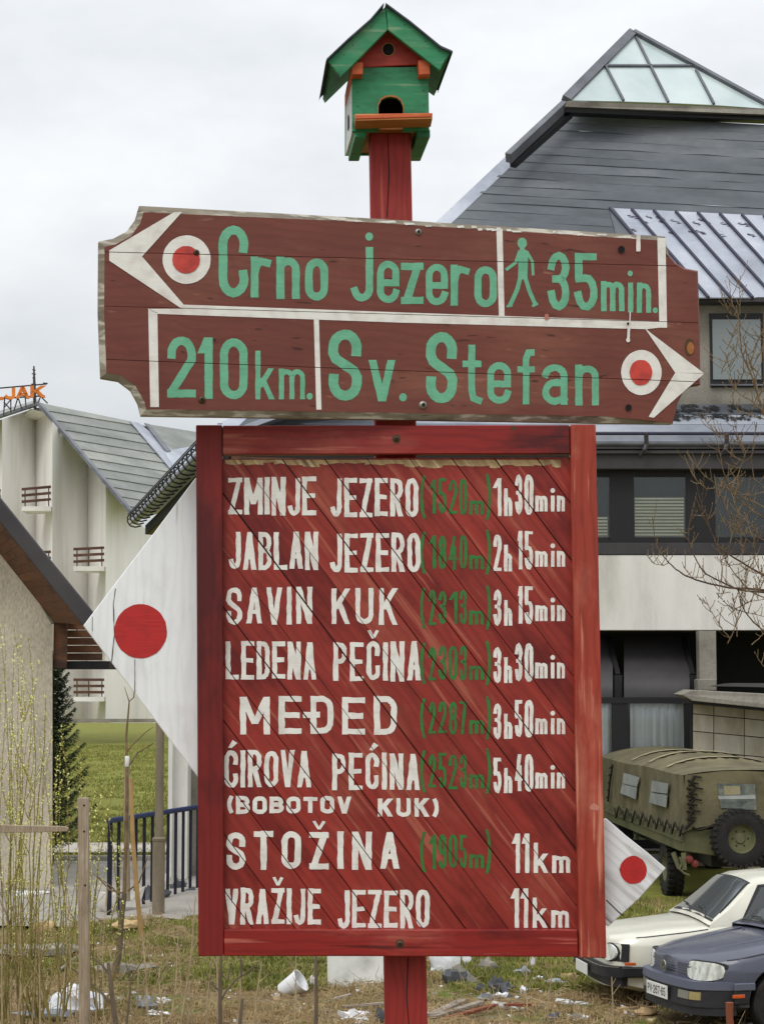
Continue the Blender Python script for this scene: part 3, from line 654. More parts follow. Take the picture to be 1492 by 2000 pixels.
# front wall with arched doorway
arch = [(668, 828), (668, 770), (690, 725), (725, 708), (760, 704), (800, 712), (830, 735), (846, 775), (848, 828)]
f1 = [(475, 530), (475, 955), (668, 955), (668, 828)] + arch[1:5] + [(756, 490), (560, 492)]
f2 = [(756, 490), (760, 704)] + arch[5:] + [(848, 955), (1038, 950), (1030, 530), (960, 490)]
mb = MB()
for ff in (f1, f2):
    f = fr(ff); mb.prism(f, [v - HP.n * .015 for v in f])
mb.build('front_wall', M['house_green'], bh)
mb = MB(); a0 = fr(arch, .0005); a1 = fr([(760 + (x - 760) * 1.07, 828 + (y - 828) * 1.10 if y < 828 else y) for x, y in arch], .0005); k = len(arch)
mb.add(a0 + a1, [(i, i + 1, k + i + 1, k + i) for i in range(k - 1)])
mb.build('doorway_trim', M['house_ochre'], bh)
bslab('interior_shade_sheet', [(475, 500), (475, 950), (1038, 950), (1030, 500)], -.10, .006, 'dark', 0)  # near-black sheet behind the doorway, the shade inside put into its colour
# side walls, back wall, floor
lw = fr([(478, 500), (478, 955)], -.0155); rw = fr([(1028, 500), (1036, 955)], -.0155)
bd = Vector((-.020, DEP - .016, 0.0))
for (w, s) in ((lw, 1), (rw, -1)):
    th = Vector((.012 * s, 0, 0)); MB().prism([w[0], w[1], w[1] + bd, w[0] + bd], [w[0] + th, w[1] + th, w[1] + bd + th, w[0] + bd + th]).build('side_wall', M['white_board2'] if s == 1 else M['house_green'], bh)
c = [lw[0] + bd, lw[1] + bd, rw[1] + bd, rw[0] + bd]; MB().prism(c, [v + Vector((-.003, .012, 0)) for v in c]).build('back_wall', M['house_green'], bh)
c = [lw[1] + Vector((0, 0, .004)), rw[1] + Vector((0, 0, .004)), rw[1] + bd + Vector((0, 0, .004)), lw[1] + bd + Vector((0, 0, .004))]; MB().prism(c, [v + Vector((0, 0, .014)) for v in c]).build('floor_board', M['house_ochre'], bh)
# green trim strip and ventilation slot on the left wall
e = Vector((-.0015, 0, 0)); A = lw[0].lerp(lw[1], .55) + bd * .45 + e; B = lw[0].lerp(lw[1], .78) + bd * .45 + e
MB().prism([A, B, B + bd * .10, A + bd * .10], [v + e for v in (A, B, B + bd * .10, A + bd * .10)]).build('side_slot', M['black_hole'], bh)
# gable panel, round hole
bslab('gable_panel', [(738, 218), (500, 452), (545, 490), (960, 470), (1012, 430)], .004, .018, 'house_red')
paint('round_hole', [[disc(*zb(740, 360), 13, 13)]], HP, .0052, M['house_ochre'], bh); paint('round_hole', [[disc(*zb(740, 360), 11, 11.5)]], HP, .0062, M['black_hole'], bh)
# roof beam ends
for pts in ([(472, 452), (556, 450), (556, 542), (472, 545)], [(957, 435), (1040, 432), (1044, 540), (962, 548)]):
    f = fr(pts, .035); MB().prism(f, [v + Vector((-.022, DEP + .04, 0)) for v in f]).build('roof_beam', M['house_orange'], bh, bevel=.002)
# roof: two green bargeboards, two sloping panels covered with felt
OFF = .05
bL = [(716, 50), (736, 215), (395, 562), (345, 500), (298, 445)]; bR = [(722, 45), (1200, 385), (1150, 440), (1112, 512), (738, 218)]
for pts in (bL, bR): bslab('bargeboard', pts, OFF, .014, 'house_green')
bk2 = Vector((-.026, .31, 0))
def rpanel(p0, p1, off, th_dir, mats):
    a = HP.hit(*zb(*p0), off); b = HP.hit(*zb(*p1), off); t = Vector(th_dir)
    f = [a, b, b + bk2, a + bk2]; mb = MB().prism(f, [v + t for v in f]); return mb
o = rpanel((716, 62), (312, 455), OFF - .0145, (.006, 0, -.012), 0).build('roof_panel', M['house_green'], bh)
o = rpanel((722, 62), (1188, 400), OFF - .0145, (-.006, 0, -.012), 0).build('roof_panel', M['house_green'], bh)
a = HP.hit(*zb(712, 36), OFF + .012); mid = HP.hit(*zb(500, 240), OFF + .012); b = HP.hit(*zb(288, 440), OFF + .012)
def felt(pts):
    pts = [HP.hit(*zb(*p), OFF + .012) for p in pts]; n = len(pts); t = Vector((0, 0, .005)); bb = bk2 + Vector((0, .01, 0)); mb = MB()
    for i in range(n - 1):
        q = [pts[i], pts[i + 1], pts[i + 1] + bb, pts[i] + bb]; mb.prism(q, [v + t for v in q])
    return mb
felt([(708, 34), (610, 150), (450, 290), (292, 440), (284, 462)]).build('roofing_felt', M['roof_felt'], bh)
felt([(722, 34), (900, 165), (1120, 345), (1208, 384), (1200, 405)]).build('roofing_felt', M['roof_felt'], bh)
for (x, y) in ((515, 672), (995, 660), (520, 775), (1000, 765), (535, 566), (900, 520), (610, 505), (860, 900), (560, 890)):
    paint('nail_head', [[disc(*zb(x, y), 1.5, 1.5, 8)]], HP, .0006, M['rust_bolt'], bh)
for (x, y) in ((620, 190), (860, 180), (480, 330), (1010, 300), (415, 400), (1110, 370), (700, 100)):
    paint('nail_head', [[disc(*zb(x, y), 1.4, 1.4, 8)]], HP, OFF + .0006, M['rust_bolt'], bh)
# perch
f = fr([(497, 830), (1062, 822), (1060, 852), (500, 868)], .075); MB().prism(f, [v - HP.n * .075 for v in f]).build('perch', [M['house_orange']], bh, bevel=.0015)
mb = MB(); q = [f[3], f[2], f[2] - HP.n * .0745, f[3] - HP.n * .0745]; mb.prism([v + Vector((0, 0, -.0012)) for v in q], [v + Vector((0, 0, -.004)) for v in q]).build('perch_underside', M['house_ochre'], bh)
# two brackets under the floor
for pts in ([(497, 945), (578, 945), (578, 1000), (497, 1000)], [(948, 945), (1044, 945), (1044, 1000), (948, 1000)]):
    f = fr(pts, -.004); MB().prism(f, [v + Vector((-.020, DEP - .01, 0)) for v in f]).build('floor_bracket', M['house_green'], bh, bevel=.0015)
# ================================================================ GROUND
def sm(t): t = max(0.0, min(1.0, t)); return t * t * (3 - 2 * t)
def gz(x, y):
    z = 1.65 * (1 - sm((y - 5.5) / 11.5)) + .10 * (1 - sm((y - 15) / 6))
    if 17 < y < 34: z += .05 * mnoise.noise(Vector((x * .9, y * .9, 0))) + .03 * mnoise.noise(Vector((x * 2.7, y * 2.7, 4)))
    d = math.hypot((x + 3.1) / 1.6, (y - 28.6) / 1.7); z += .22 * max(0, 1 - d * d) if d < 1 else 0
    for (hx, hy, hr, hh) in ((.95, 20.3, .75, .10), (-.4, 20.0, .9, .07), (-1.35, 20.6, .6, .06), (-3.2, 22.6, 1.0, .08), (.5, 21.2, .6, .08)):
        d = math.hypot(x - hx, (y - hy) * 1.1) / hr
        if d < 1: z += hh * (1 - d * d) ** 2 * (1 + .6 * mnoise.noise(Vector((x * 6, y * 6, 2))))
    if y > 44: z += 1.15 * sm((y - 46) / 48) * sm((-x + 4) / 8)
    if y > 140: z += 0
    return z
M['ground'] = None
def ground_mat():
    m, n, l, b = new_mat('rough ground with grass and straw')
    tc = n.new('ShaderNodeTexCoord')
    def nt(sc, det=6, ro=.6, off=(0, 0, 0)):
        mp = n.new('ShaderNodeMapping'); mp.inputs['Location'].default_value = off; l.new(tc.outputs['Object'], mp.inputs[0])
        t = n.new('ShaderNodeTexNoise'); t.inputs['Scale'].default_value = sc; t.inputs['Detail'].default_value = det; t.inputs['Roughness'].default_value = ro; l.new(mp.outputs[0], t.inputs[0]); return t
    a = nt(.55, 5, .6); c = nt(9, 6, .7, (3, 1, 0)); d = nt(60, 4, .7)
    soil = ramp(n, [(.3, lin(84, 70, 50)), (.5, lin(126, 108, 78)), (.7, lin(156, 138, 104))]); l.new(c.outputs[0], soil.inputs[0])
    gr = ramp(n, [(.3, lin(72, 84, 36)), (.7, lin(112, 122, 52))]); l.new(c.outputs[0], gr.inputs[0])
    k = ramp(n, [(.50, (0, 0, 0)), (.60, (1, 1, 1))]); l.new(a.outputs[0], k.inputs[0])
    mx = n.new('ShaderNodeMixRGB'); l.new(k.outputs[0], mx.inputs[0]); l.new(soil.outputs[0], mx.inputs[1]); l.new(gr.outputs[0], mx.inputs[2])
    # the mown lawn beyond the road
    sp = n.new('ShaderNodeSeparateXYZ'); l.new(tc.outputs['Object'], sp.inputs[0])
    lw = n.new('ShaderNodeMapRange'); lw.inputs[1].default_value = 31; lw.inputs[2].default_value = 34; l.new(sp.outputs[1], lw.inputs[0])
    la = nt(.9, 8, .75, (9, 9, 0)); lawn = ramp(n, [(.3, lin(128, 116, 66)), (.45, lin(116, 116, 54)), (.58, lin(126, 130, 60)), (.75, lin(148, 144, 84))]); l.new(la.outputs[0], lawn.inputs[0])
    m2 = n.new('ShaderNodeMixRGB'); l.new(lw.outputs[0], m2.inputs[0]); l.new(mx.outputs[0], m2.inputs[1]); l.new(lawn.outputs[0], m2.inputs[2])
    ov = n.new('ShaderNodeMixRGB'); ov.blend_type = 'OVERLAY'; ov.inputs[0].default_value = .5; l.new(m2.outputs[0], ov.inputs[1]); l.new(d.outputs[0], ov.inputs[2])
    l.new(ov.outputs[0], b.inputs['Base Color']); b.inputs['Roughness'].default_value = .95; b.inputs['Specular IOR Level'].default_value = .15
    bp = n.new('ShaderNodeBump'); bp.inputs['Strength'].default_value = .8; bp.inputs['Distance'].default_value = .05; l.new(c.outputs[0], bp.inputs['Height']); l.new(bp.outputs[0], b.inputs['Normal'])
    return m
M['ground'] = ground_mat()
xs = [-900, -300, -120, -60, -35, -25] + [-18 + .3 * i for i in range(121)] + [25, 35, 60, 120, 300, 900]
ys = [-60, -20, 0, 3] + [5 + .4 * i for i in range(30)] + [17 + .22 * i for i in range(80)] + [35 + 2 * i for i in range(34)] + [120, 200, 400, 900, 2500]
mb = MB(); nx = len(xs)
mb.v = [(x, y, gz(x, y)) for y in ys for x in xs]
for j in range(len(ys) - 1):
    for i in range(nx - 1): mb.f.append((j * nx + i, j * nx + i + 1, (j + 1) * nx + i + 1, (j + 1) * nx + i)); mb.m.append(0)
mb.build('ground', M['ground'], smooth='all', fix=False, kind='structure')
M['asphalt'] = pm('worn asphalt', [lin(138, 133, 126), lin(164, 158, 148)], 1.2, .9, .3, fine=.3, fscale=90)
M['paving'] = pm('pale path paving', [lin(176, 168, 156), lin(206, 198, 186)], 2.0, .85, .2, fine=.2)
M['kerb'] = pm('kerb concrete', [lin(150, 146, 138), lin(180, 176, 168)], 3, .9, .2, fine=.2)
def strip(name, ya, yb, z, m, xa=-30, xb=6, kind='structure'):
    # a band across the view between the photo rows ya (far) and yb (near) at the left, as seen at px 200
    mb = MB(); N = 24; fa = PG(200, ya, 0).y; fb = PG(200, yb, 0).y
    top = []
    for i in range(N + 1):
        x = xa + (xb - xa) * i / N; sk = .035 * (x + 4.5)
        top.append(((x, fb + sk), (x, fa + sk)))
    vs = []
    for (a, b) in top: vs += [(a[0], a[1], gz(a[0], a[1]) + z), (b[0], b[1], gz(b[0], b[1]) + z)]
    mb.add(vs, [(2 * i, 2 * i + 2, 2 * i + 3, 2 * i + 1) for i in range(N)])
    return mb, fa, fb
mb, fa, fb = strip('road', 1684, 1815, .03, 0, xb=-2.0); mb.build('road', M['asphalt'], kind='structure')
mb, fa, fb = strip('path', 1648, 1667, .03, 0); mb.build('path', M['paving'], kind='structure')
mb = MB(); xa, xb = -30, 6
for i in range(36):
    x0, x1 = xa + i, xa + i + .985; y = PG(200, 1683, 0).y; sk = .035
    mb.prism([(x0, y + sk * (x0 + 4.5), -.05), (x1, y + sk * (x1 + 4.5), -.05), (x1, y + .14 + sk * (x1 + 4.5), -.05), (x0, y + .14 + sk * (x0 + 4.5), -.05)],
             [(x0, y + sk * (x0 + 4.5), .12), (x1, y + sk * (x1 + 4.5), .12), (x1, y + .14 + sk * (x1 + 4.5), .12), (x0, y + .14 + sk * (x0 + 4.5), .12)])
mb.build('kerb', M['kerb'], bevel=.01, kind='structure')
# ================================================================ BUILDINGS
M['white_render'] = pm('white rendered wall', [lin(192, 188, 180), lin(216, 213, 207), lin(226, 224, 218)], .9, .9, .15, stretch=(1.6, 1, .4), fine=.12, fscale=30)
M['cream_render'] = pm('pale hotel render', [lin(216, 211, 206), lin(238, 235, 231), lin(246, 243, 240)], .45, .9, .08, stretch=(1.6, 1.6, .22), fine=.12)
M['stucco'] = pm('rough grey roughcast', [lin(158, 150, 133), lin(180, 171, 152), lin(196, 187, 168)], 1.4, .95, .9, stretch=(1, 1, .5), fine=.45, fscale=26, bdist=.03)
M['slate'] = pm('weathered slate', [lin(62, 67, 73), lin(88, 93, 99), lin(116, 119, 122)], .55, .42, .5, stretch=(.5, .5, 1.2), rand=.02, tint=.05, fine=.16, fscale=10, rough2=.6)
M['slate_far'] = pm('weathered grey roof sheets', [lin(104, 108, 104), lin(134, 137, 132), lin(158, 160, 152)], .35, .6, .3, stretch=(.5, .5, 2), rand=1, tint=.05, fine=.2, fscale=5)
M['sheet_metal'] = pm('pale sheet metal roof', [lin(132, 138, 150), lin(166, 171, 182), lin(190, 194, 202)], .5, .38, .1, rand=1, tint=.05, metal=.35, fine=.1, fscale=6)
M['seam'] = flat('dark standing seam', lin(52, 52, 72), .6)
M['dark_metal'] = pm('dark brown fascia metal', [lin(46, 44, 46), lin(66, 63, 64)], 1.0, .5, .05, rand=1, fine=.1)
M['gutter'] = pm('grey gutter metal', [lin(84, 86, 92), lin(118, 120, 126)], 1.4, .4, .05, metal=.3)
M['black_frame'] = flat('black window frame', lin(24, 23, 26), .5)
M['grey_concrete'] = pm('weathered concrete', [lin(104, 100, 92), lin(134, 129, 119), lin(150, 145, 134)], 1.1, .9, .3, fine=.3, fscale=20)
M['brown_wood'] = wood_paint('brown stained eaves boards', lin(98, 62, 38), lin(58, 38, 26), lin(128, 84, 50), ang=0, wear=.66, blotch=2, gcol=.4, tint=.16, grain=.3)
M['rail_wood'] = wood_paint('brown balcony rail', lin(96, 66, 54), lin(78, 54, 44), lin(120, 92, 78), ang=0, wear=.7, blotch=2, gcol=.2, tint=.05, grain=.3, crack=False)
M['curtain'] = pm('white net curtain', [lin(226, 232, 236), lin(250, 251, 252)], 3.0, .9, .2, stretch=(5, 5, .15))
M['blind'] = pm('cream venetian blind', [lin(206, 204, 176), lin(226, 224, 200)], 2.0, .7, 0, rand=1, tint=.06)
M['blind_back'] = flat('blind gaps', lin(130, 128, 104), .8)
M['deep_shade'] = flat('deep shade wall', lin(34, 34, 36), .9)  # near-black colour holds the shade of recesses, interiors and undersides
M['tile'] = pm('stained limestone facing', [lin(158, 148, 124), lin(186, 178, 158), lin(206, 200, 184)], 1.6, .8, .15, rand=1, tint=.05, stretch=(1.6, 1, .45), fine=.15)
def glass_mat(name, col, rough=.04, tr=0.0, spec=.8):
    m, n, l, b = new_mat(name); b.inputs['Base Color'].default_value = (*col, 1); b.inputs['Roughness'].default_value = rough
    b.inputs['Specular IOR Level'].default_value = spec; b.inputs['Transmission Weight'].default_value = tr; b.inputs['IOR'].default_value = 1.5
    return m
M['win_glass'] = glass_mat('window glass', (.02, .024, .024), .03, 0, 1.0)
M['win_glass2'] = glass_mat('reflecting dormer glass', (.16, .19, .19), .10, 0, 1.0)
def thin_glass(name, col, refl=.35, tcol=(.8, .85, .85)):
    m, n, l, b = new_mat(name); n.remove(b); o = n['Material Output']
    g = n.new('ShaderNodeBsdfGlossy'); g.inputs[0].default_value = (*col, 1); g.inputs[1].default_value = .03
    t = n.new('ShaderNodeBsdfTransparent'); t.inputs[0].default_value = (*tcol, 1)
    fr_ = n.new('ShaderNodeFresnel'); fr_.inputs[0].default_value = 1.5
    ma = n.new('ShaderNodeMath'); ma.operation = 'ADD'; ma.inputs[1].default_value = refl; ma.use_clamp = True; l.new(fr_.outputs[0], ma.inputs[0])
    mx = n.new('ShaderNodeMixShader'); l.new(ma.outputs[0], mx.inputs[0]); l.new(t.outputs[0], mx.inputs[1]); l.new(g.outputs[0], mx.inputs[2]); l.new(mx.outputs[0], o.inputs[0])
    return m
M['pane'] = thin_glass('clear pane', (.8, .86, .86), .0, (.97, .98, .98))
M['sky_glass'] = pm('pale green skylight glass', [lin(166, 182, 182), lin(186, 200, 200), lin(202, 214, 214)], .5, .12, 0, spec=.9, rand=1, tint=.03)
def vbox(name, x0, y0, x1, y1, Y, depth, m, parent, bevel=0, ins=0, **kw):
    """upright box whose front fits the photo rectangle at distance Y"""
    A = P((x0 + x1) / 2, y0, Y); B = P((x0 + x1) / 2, y1, Y); ym = (y0 + y1) / 2
    X0 = P(x0, ym, Y).x; X1 = P(x1, ym, Y).x
    mb = MB().box(((X0 + X1) / 2, Y + depth / 2, (A.z + B.z) / 2), (X1 - X0, depth, A.z - B.z))
    return mb.build(name, M[m], parent, bevel=bevel, **kw)
# ---------------- the slate-roofed building on the right
Yf = 42.0
rb = empty('slate_roofed_building', (8, 46, 0), label='dark slate-roofed building with glass skylight pyramid, white balcony band and black window frames', cat='building')
vbox('ground_floor_wall', 700, 1232, 1900, 1700, Yf + 2.6, .3, 'deep_shade', rb)
vbox('upper_wall', 440, 905, 1900, 1100, Yf + .7, .3, 'deep_shade', rb)
vbox('balcony_band', 440, 1084, 1900, 1231, Yf, .35, 'white_render', rb, bevel=.01)
A = P(440, 1231, Yf); MB().box((8 + (A.x) / 2, Yf + 1.6, A.z + .12), (24, 2.6, .2)).build('soffit', M['deep_shade'], rb)
# black window strip
vbox('window_sill', 440, 1060, 1900, 1083, Yf - .02, .5, 'dark_metal', rb, bevel=.01)
for (a, b) in ((1190, 1238), (1339, 1396), (1500, 1556), (1660, 1716)):
    vbox('mullion', a, 914, b, 1060, Yf + .1, .3, 'black_frame', rb)
for (a, b, bl) in ((1080, 1190, 1), (1238, 1339, 2), (1396, 1500, 0), (1556, 1660, 1)):
    w = vbox('window', a, 914, b, 1060, Yf + .13, .01, 'pane', rb)
    vbox('window_reveal', a - 2, 914, b + 2, 1060, Yf + .5, .04, 'deep_shade', w)
    if bl:
        y = 972 if bl == 2 else 1010
        vbox('blind_backing', a, y, b - 3, 1053, Yf + .19, .01, 'blind_back', w)
        while y < 1052:
            vbox('blind_slat', a + 1, y, b - 4, y + 3.6, Yf + .16 + .01 * (int(y) % 2), .012, 'blind', w); y += 6.4
    vbox('frame_bar', a, 1049, b, 1060, Yf + .12, .06, 'black_frame', w); vbox('frame_bar', a, 914, b, 932, Yf + .12, .06, 'black_frame', w)
# fascia, gutter
vbox('fascia', 425, 886, 1900, 916, Yf - .25, .9, 'dark_metal', rb, bevel=.01)
for i, (ya, yb, o) in enumerate(((871, 877, .30), (879, 886, .27))):
    vbox('fascia_trim', 425, ya, 1900, yb, Yf - o - .08, .9, 'dark_metal', rb, bevel=.008)
A = P(425, 858, Yf - .55); B = P(1900, 858, Yf - .55)
vbox('gutter_backboard', 425, 850, 1900, 872, Yf - .2, .2, 'sheet_metal', rb)
MB().tube([P(425, 846, Yf - .5), P(1900, 847, Yf - .5)], .035, 8).build('gutter_rail', M['seam'], rb, smooth=True)
MB().tube([P(425, 866, Yf - .38), P(1900, 867, Yf - .38)], .05, 8).build('gutter', M['gutter'], rb, smooth=True)
for x in (1261, 1418, 1575, 1104):
    MB().tube([P(x, 846, Yf - .5), P(x + 1, 868, Yf - .45), P(x - 3, 878, Yf - .5), P(x - 12, 890, Yf - .42)], [.05, .05, .045, .03], 6).build('gutter_bracket', M['dark_metal'], rb, smooth=True)
# lower skirt roof
sk = plane3(P(425, 846, Yf - .1), P(1492, 848, Yf - .1), P(1300, 788, Yf + 1.4))
for i in range(3):
    a = 846 - i * 19; b = a - 20; f = [sk.hit(425, a + (a - 846) * .02, .02 - .004 * i), sk.hit(1800, a + 2, .02 - .004 * i), sk.hit(1800, b + 2, -.004), sk.hit(430 + (846 - b), b, -.004)]
    MB().prism(f, [v - sk.n * .03 for v in f]).build('skirt_roof_sheet', M['sheet_metal' if i < 2 else 'slate'], rb)
# dormer storey
vbox('dormer_wall', 1290, 580, 1900, 792, Yf + 1.6, .3, 'grey_concrete', rb, bevel=.01)
vbox('dormer_eave', 1296, 580, 1900, 590, Yf + 1.2, .6, 'dark_metal', rb, bevel=.01)
for (a, b) in ((1386, 1487), (1500, 1606), (1620, 1720)):
    w = vbox('window', a, 612, b + 3, 756, Yf + 1.55, .1, 'black_frame', rb)
    vbox('pane', a + 5, 624, b - 2, 741, Yf + 1.52, .02, 'win_glass2', w)
    vbox('frame_bar', a, 750, b + 3, 753, Yf + 1.5, .05, 'gutter', w)
# roof planes
SP = plane3(P(1100, 222, 49.5), P(1492, 246, 50.3), P(430, 857, Yf - .2))
hipx = lambda y: 1100 - (y - 222) / .953
yy = 222.0; i = 0; slope = .055
R2 = random.Random(11)
while yy < 868:
    h = 15.2 + (yy - 222) * .004
    def Y_(x, y0): return y0 + slope * (x - hipx(yy)) * (1 if yy < 560 else .6)
    xl0, xl1 = hipx(yy), hipx(yy + h + 1)
    # each course is laid in separate runs with slightly different lift
    x = xl0; ok = True
    pts_t = [(xl0, yy), (1980, Y_(1980, yy))]; pts_b = [(1980, Y_(1980, yy + h + 1.2)), (xl1, yy + h + 1.2)]
    f = [SP.hit(*pts_t[0], 0.0), SP.hit(*pts_t[1], 0.0), SP.hit(*pts_b[0], .010 + R2.uniform(-.004, .004)), SP.hit(*pts_b[1], .010 + R2.uniform(-.004, .004))]
    n_ = 14; top = [f[0].lerp(f[1], k / n_) for k in range(n_ + 1)]; bot = [f[3].lerp(f[2], k / n_) + SP.n * R2.uniform(-.008, .008) + Vector((0, 0, R2.uniform(-.02, .02))) for k in range(n_ + 1)]
    mb = MB(); vs = top + bot + [v - SP.n * .008 for v in bot]; q = n_ + 1
    mb.add(vs, [(k, k + 1, q + k + 1, q + k) for k in range(n_)] + [(q + k, q + k + 1, 2 * q + k + 1, 2 * q + k) for k in range(n_)])
    mb.build('slate_course', M['slate'], rb); yy += h; i += 1
# hip flashing, seen edge-on at the left
for (a, b, w) in ((222, 868, .10),):
    q0, q1 = SP.hit(hipx(a), a, .05), SP.hit(hipx(b), b, .05)
    MB().beam(q0 + Vector((-.12, .05, 0)), q1 + Vector((-.12, .05, 0)), .30, .05, upv=SP.n).build('hip_flashing', M['sheet_metal'], rb, bevel=.01)
# standing-seam roof over the dormer
MP = plane3(P(1190, 406, Yf + 4.6), P(1492, 421, Yf + 4.8), P(1400, 581, Yf + 1.1))
tops = lambda x: 406 + (x - 1190) * .05
sh = 150; L0 = 1190
def seamline(x): return (x, tops(x)), (x + sh, 581)
xs_ = [1190 + 43 * k for k in range(0, 15)]
for k in range(len(xs_) - 1):
    a, b = seamline(xs_[k]); c, d = seamline(xs_[k + 1])
    poly = [a, c, d, b]
    f = [MP.hit(x, y, .01) for x, y in poly]; MB().prism(f, [v - MP.n * .03 for v in f]).build('metal_panel', M['sheet_metal'], rb)
    a2, b2 = seamline(xs_[k]); MB().beam(MP.hit(*a2, .035), MP.hit(*b2, .035), .055, .05, upv=MP.n).build('seam', M['seam'], rb)
for k in range(5):
    x0 = 1190 - 43 * (k + 1); f = [MP.hit(max(1190, x0), 406, .0), MP.hit(x0 + sh + 43, 581, .0), MP.hit(x0 + sh, 581, 0)]
f = [MP.hit(1190, 406, 0), MP.hit(1340, 581, 0), MP.hit(1270, 581, 0)]; MB().prism(f, [v - MP.n * .03 for v in f]).build('metal_panel', M['sheet_metal'], rb)
f = [MP.hit(1188, 404, .02), MP.hit(1196, 404, .02), MP.hit(1290, 520, .02), MP.hit(1268, 581, .02), MP.hit(1236, 581, .02)]; MB().prism(f, [v - MP.n * .05 for v in f]).build('valley_flashing', M['slate'], rb)
# snow patches of old tar on the seams' upper end
tp = []
for k in range(22):
    x = R2.uniform(1215, 1490); y = tops(x) + R2.choice([R2.uniform(14, 24), R2.uniform(36, 46)]) ; w = R2.uniform(3, 9); tp += [[[(x + d - e, y + d * .4), (x + d, y - R2.uniform(.5, 2) + d * .4), (x + d + e * 1.4, y + d * .5), (x + d, y + R2.uniform(.6, 2.2) + d * .4)]] for d, e in ((0, w), (w, w * .6), (-w * .8, w * .5))]
paint('tar_stain', tp, MP, .014, M['seam'], rb)['kind'] = 'stuff'
tp = []
for k in range(60):
    x = R2.uniform(1270, 1490); y = R2.choice([795, 812]) + R2.uniform(-4, 8); w = R2.uniform(3, 10); tp += [[[(x + d - e, y + g), (x + d, y - R2.uniform(.5, 2.4) + g), (x + d + e * 1.4, y + g + .6), (x + d, y + R2.uniform(.6, 3) + g)]] for d, e, g in ((0, w, 0), (w, w * .7, 2), (-w, w * .5, -1))]
paint('tar_stain', tp, sk, .035, M['black_frame'], rb)['kind'] = 'stuff'
# ---- glass skylight pyramid (its own frame, sits on the roof: part of the building)
Fl, Fr = P(1113, 196, 48.6), P(1508, 213, 50.4); Ap = P(1236, 66, 51.0); Bl = P(1150, 214, 53.2); Br = P(1500, 222, 55)
GPn = plane3(Fl, Fr, Ap)
def px_on(x, y): return GPn.hit(x, y, 0)
zs = lambda x, y: (880 + x / 2.438, 40 + y / 2.438)
rows = [((1236, 66), (1183, 131)), ]
L1, R1 = zs(735, 220), (1357, 130); TL = (1236, 68); BLp, BRp = (1116, 196), (1508, 213)
def lerp2(a, b, t): return (a[0] + (b[0] - a[0]) * t, a[1] + (b[1] - a[1]) * t)
base = lambda x: 196 + (x - 1116) * (18 / 432)
bars = [(zs(880, 85), zs(1033, 392)), (zs(735, 222), zs(820, 385)), (zs(1165, 240), zs(1250, 402))]
mid_on1 = zs(948, 232)
panes = [[TL, (zs(880, 85)), mid_on1, L1], [zs(880, 85), (1240, 68), R1, mid_on1], [L1, zs(820, 385), BLp],
         [L1, mid_on1, zs(1033, 392), zs(820, 385)], [mid_on1, R1, zs(1250, 402), zs(1033, 392)], [R1, BRp, zs(1250, 402)]]
for p in panes:
    f = [px_on(*q) for q in p]; MB().prism(f, [v - GPn.n * .02 for v in f]).build('skylight_pane', M['sky_glass'], rb)
for a, b in bars + [(L1, R1)]:
    MB().beam(px_on(*a) + GPn.n * .03, px_on(*b) + GPn.n * .03, .055, .06, upv=GPn.n).build('glazing_bar', M['gutter'], rb)
MB().beam(Ap + GPn.n * .03 + Vector((0, 0, .03)), Fr + GPn.n * .03, .12, .12, upv=GPn.n).build('hip_bar', M['gutter'], rb)
MB().beam(Ap + Vector((-.02, 0, .03)), Fl + Vector((-.10, 0, .02)), .22, .16, upv=GPn.n).build('hip_bar', M['gutter'], rb)
mb = MB(); mb.add([Ap, Fl, Bl], [(0, 1, 2)]); mb.add([Ap, Bl, Br], [(0, 1, 2)]); mb.add([Ap, Br, Fr], [(0, 1, 2)]); mb.build('rear_glazing', M['sky_glass'], rb)
for (ya, yb, mm, o) in ((197, 208, 'grey_concrete', .1), (208, 219, 'black_frame', 0)):
    a0, a1 = P(1108, ya, 48.5 - o), P(1548, ya + 18, 50.5 - o); b0, b1 = P(1102, yb, 48.5 - o), P(1560, yb + 18, 50.5 - o)
    f = [a0, a1, b1, b0]; MB().prism(f, [v + Vector((0, .35, 0)) for v in f]).build('skylight_kerb', M[mm], rb)
# glazed slope edge running down to the left
a = P(1102, 206, 48.6); b = P(992, 309, 47.2)
MB().beam(a, b, .16, .26, upv=Vector((0, -.6, .8))).build('side_eave', M['gutter'], rb, bevel=.01)
MB().beam(a + Vector((.14, .2, -.16)), b + Vector((.12, .2, -.10)), .16, .16, upv=Vector((0, -.6, .8))).build('side_eave_soffit', M['black_frame'], rb)
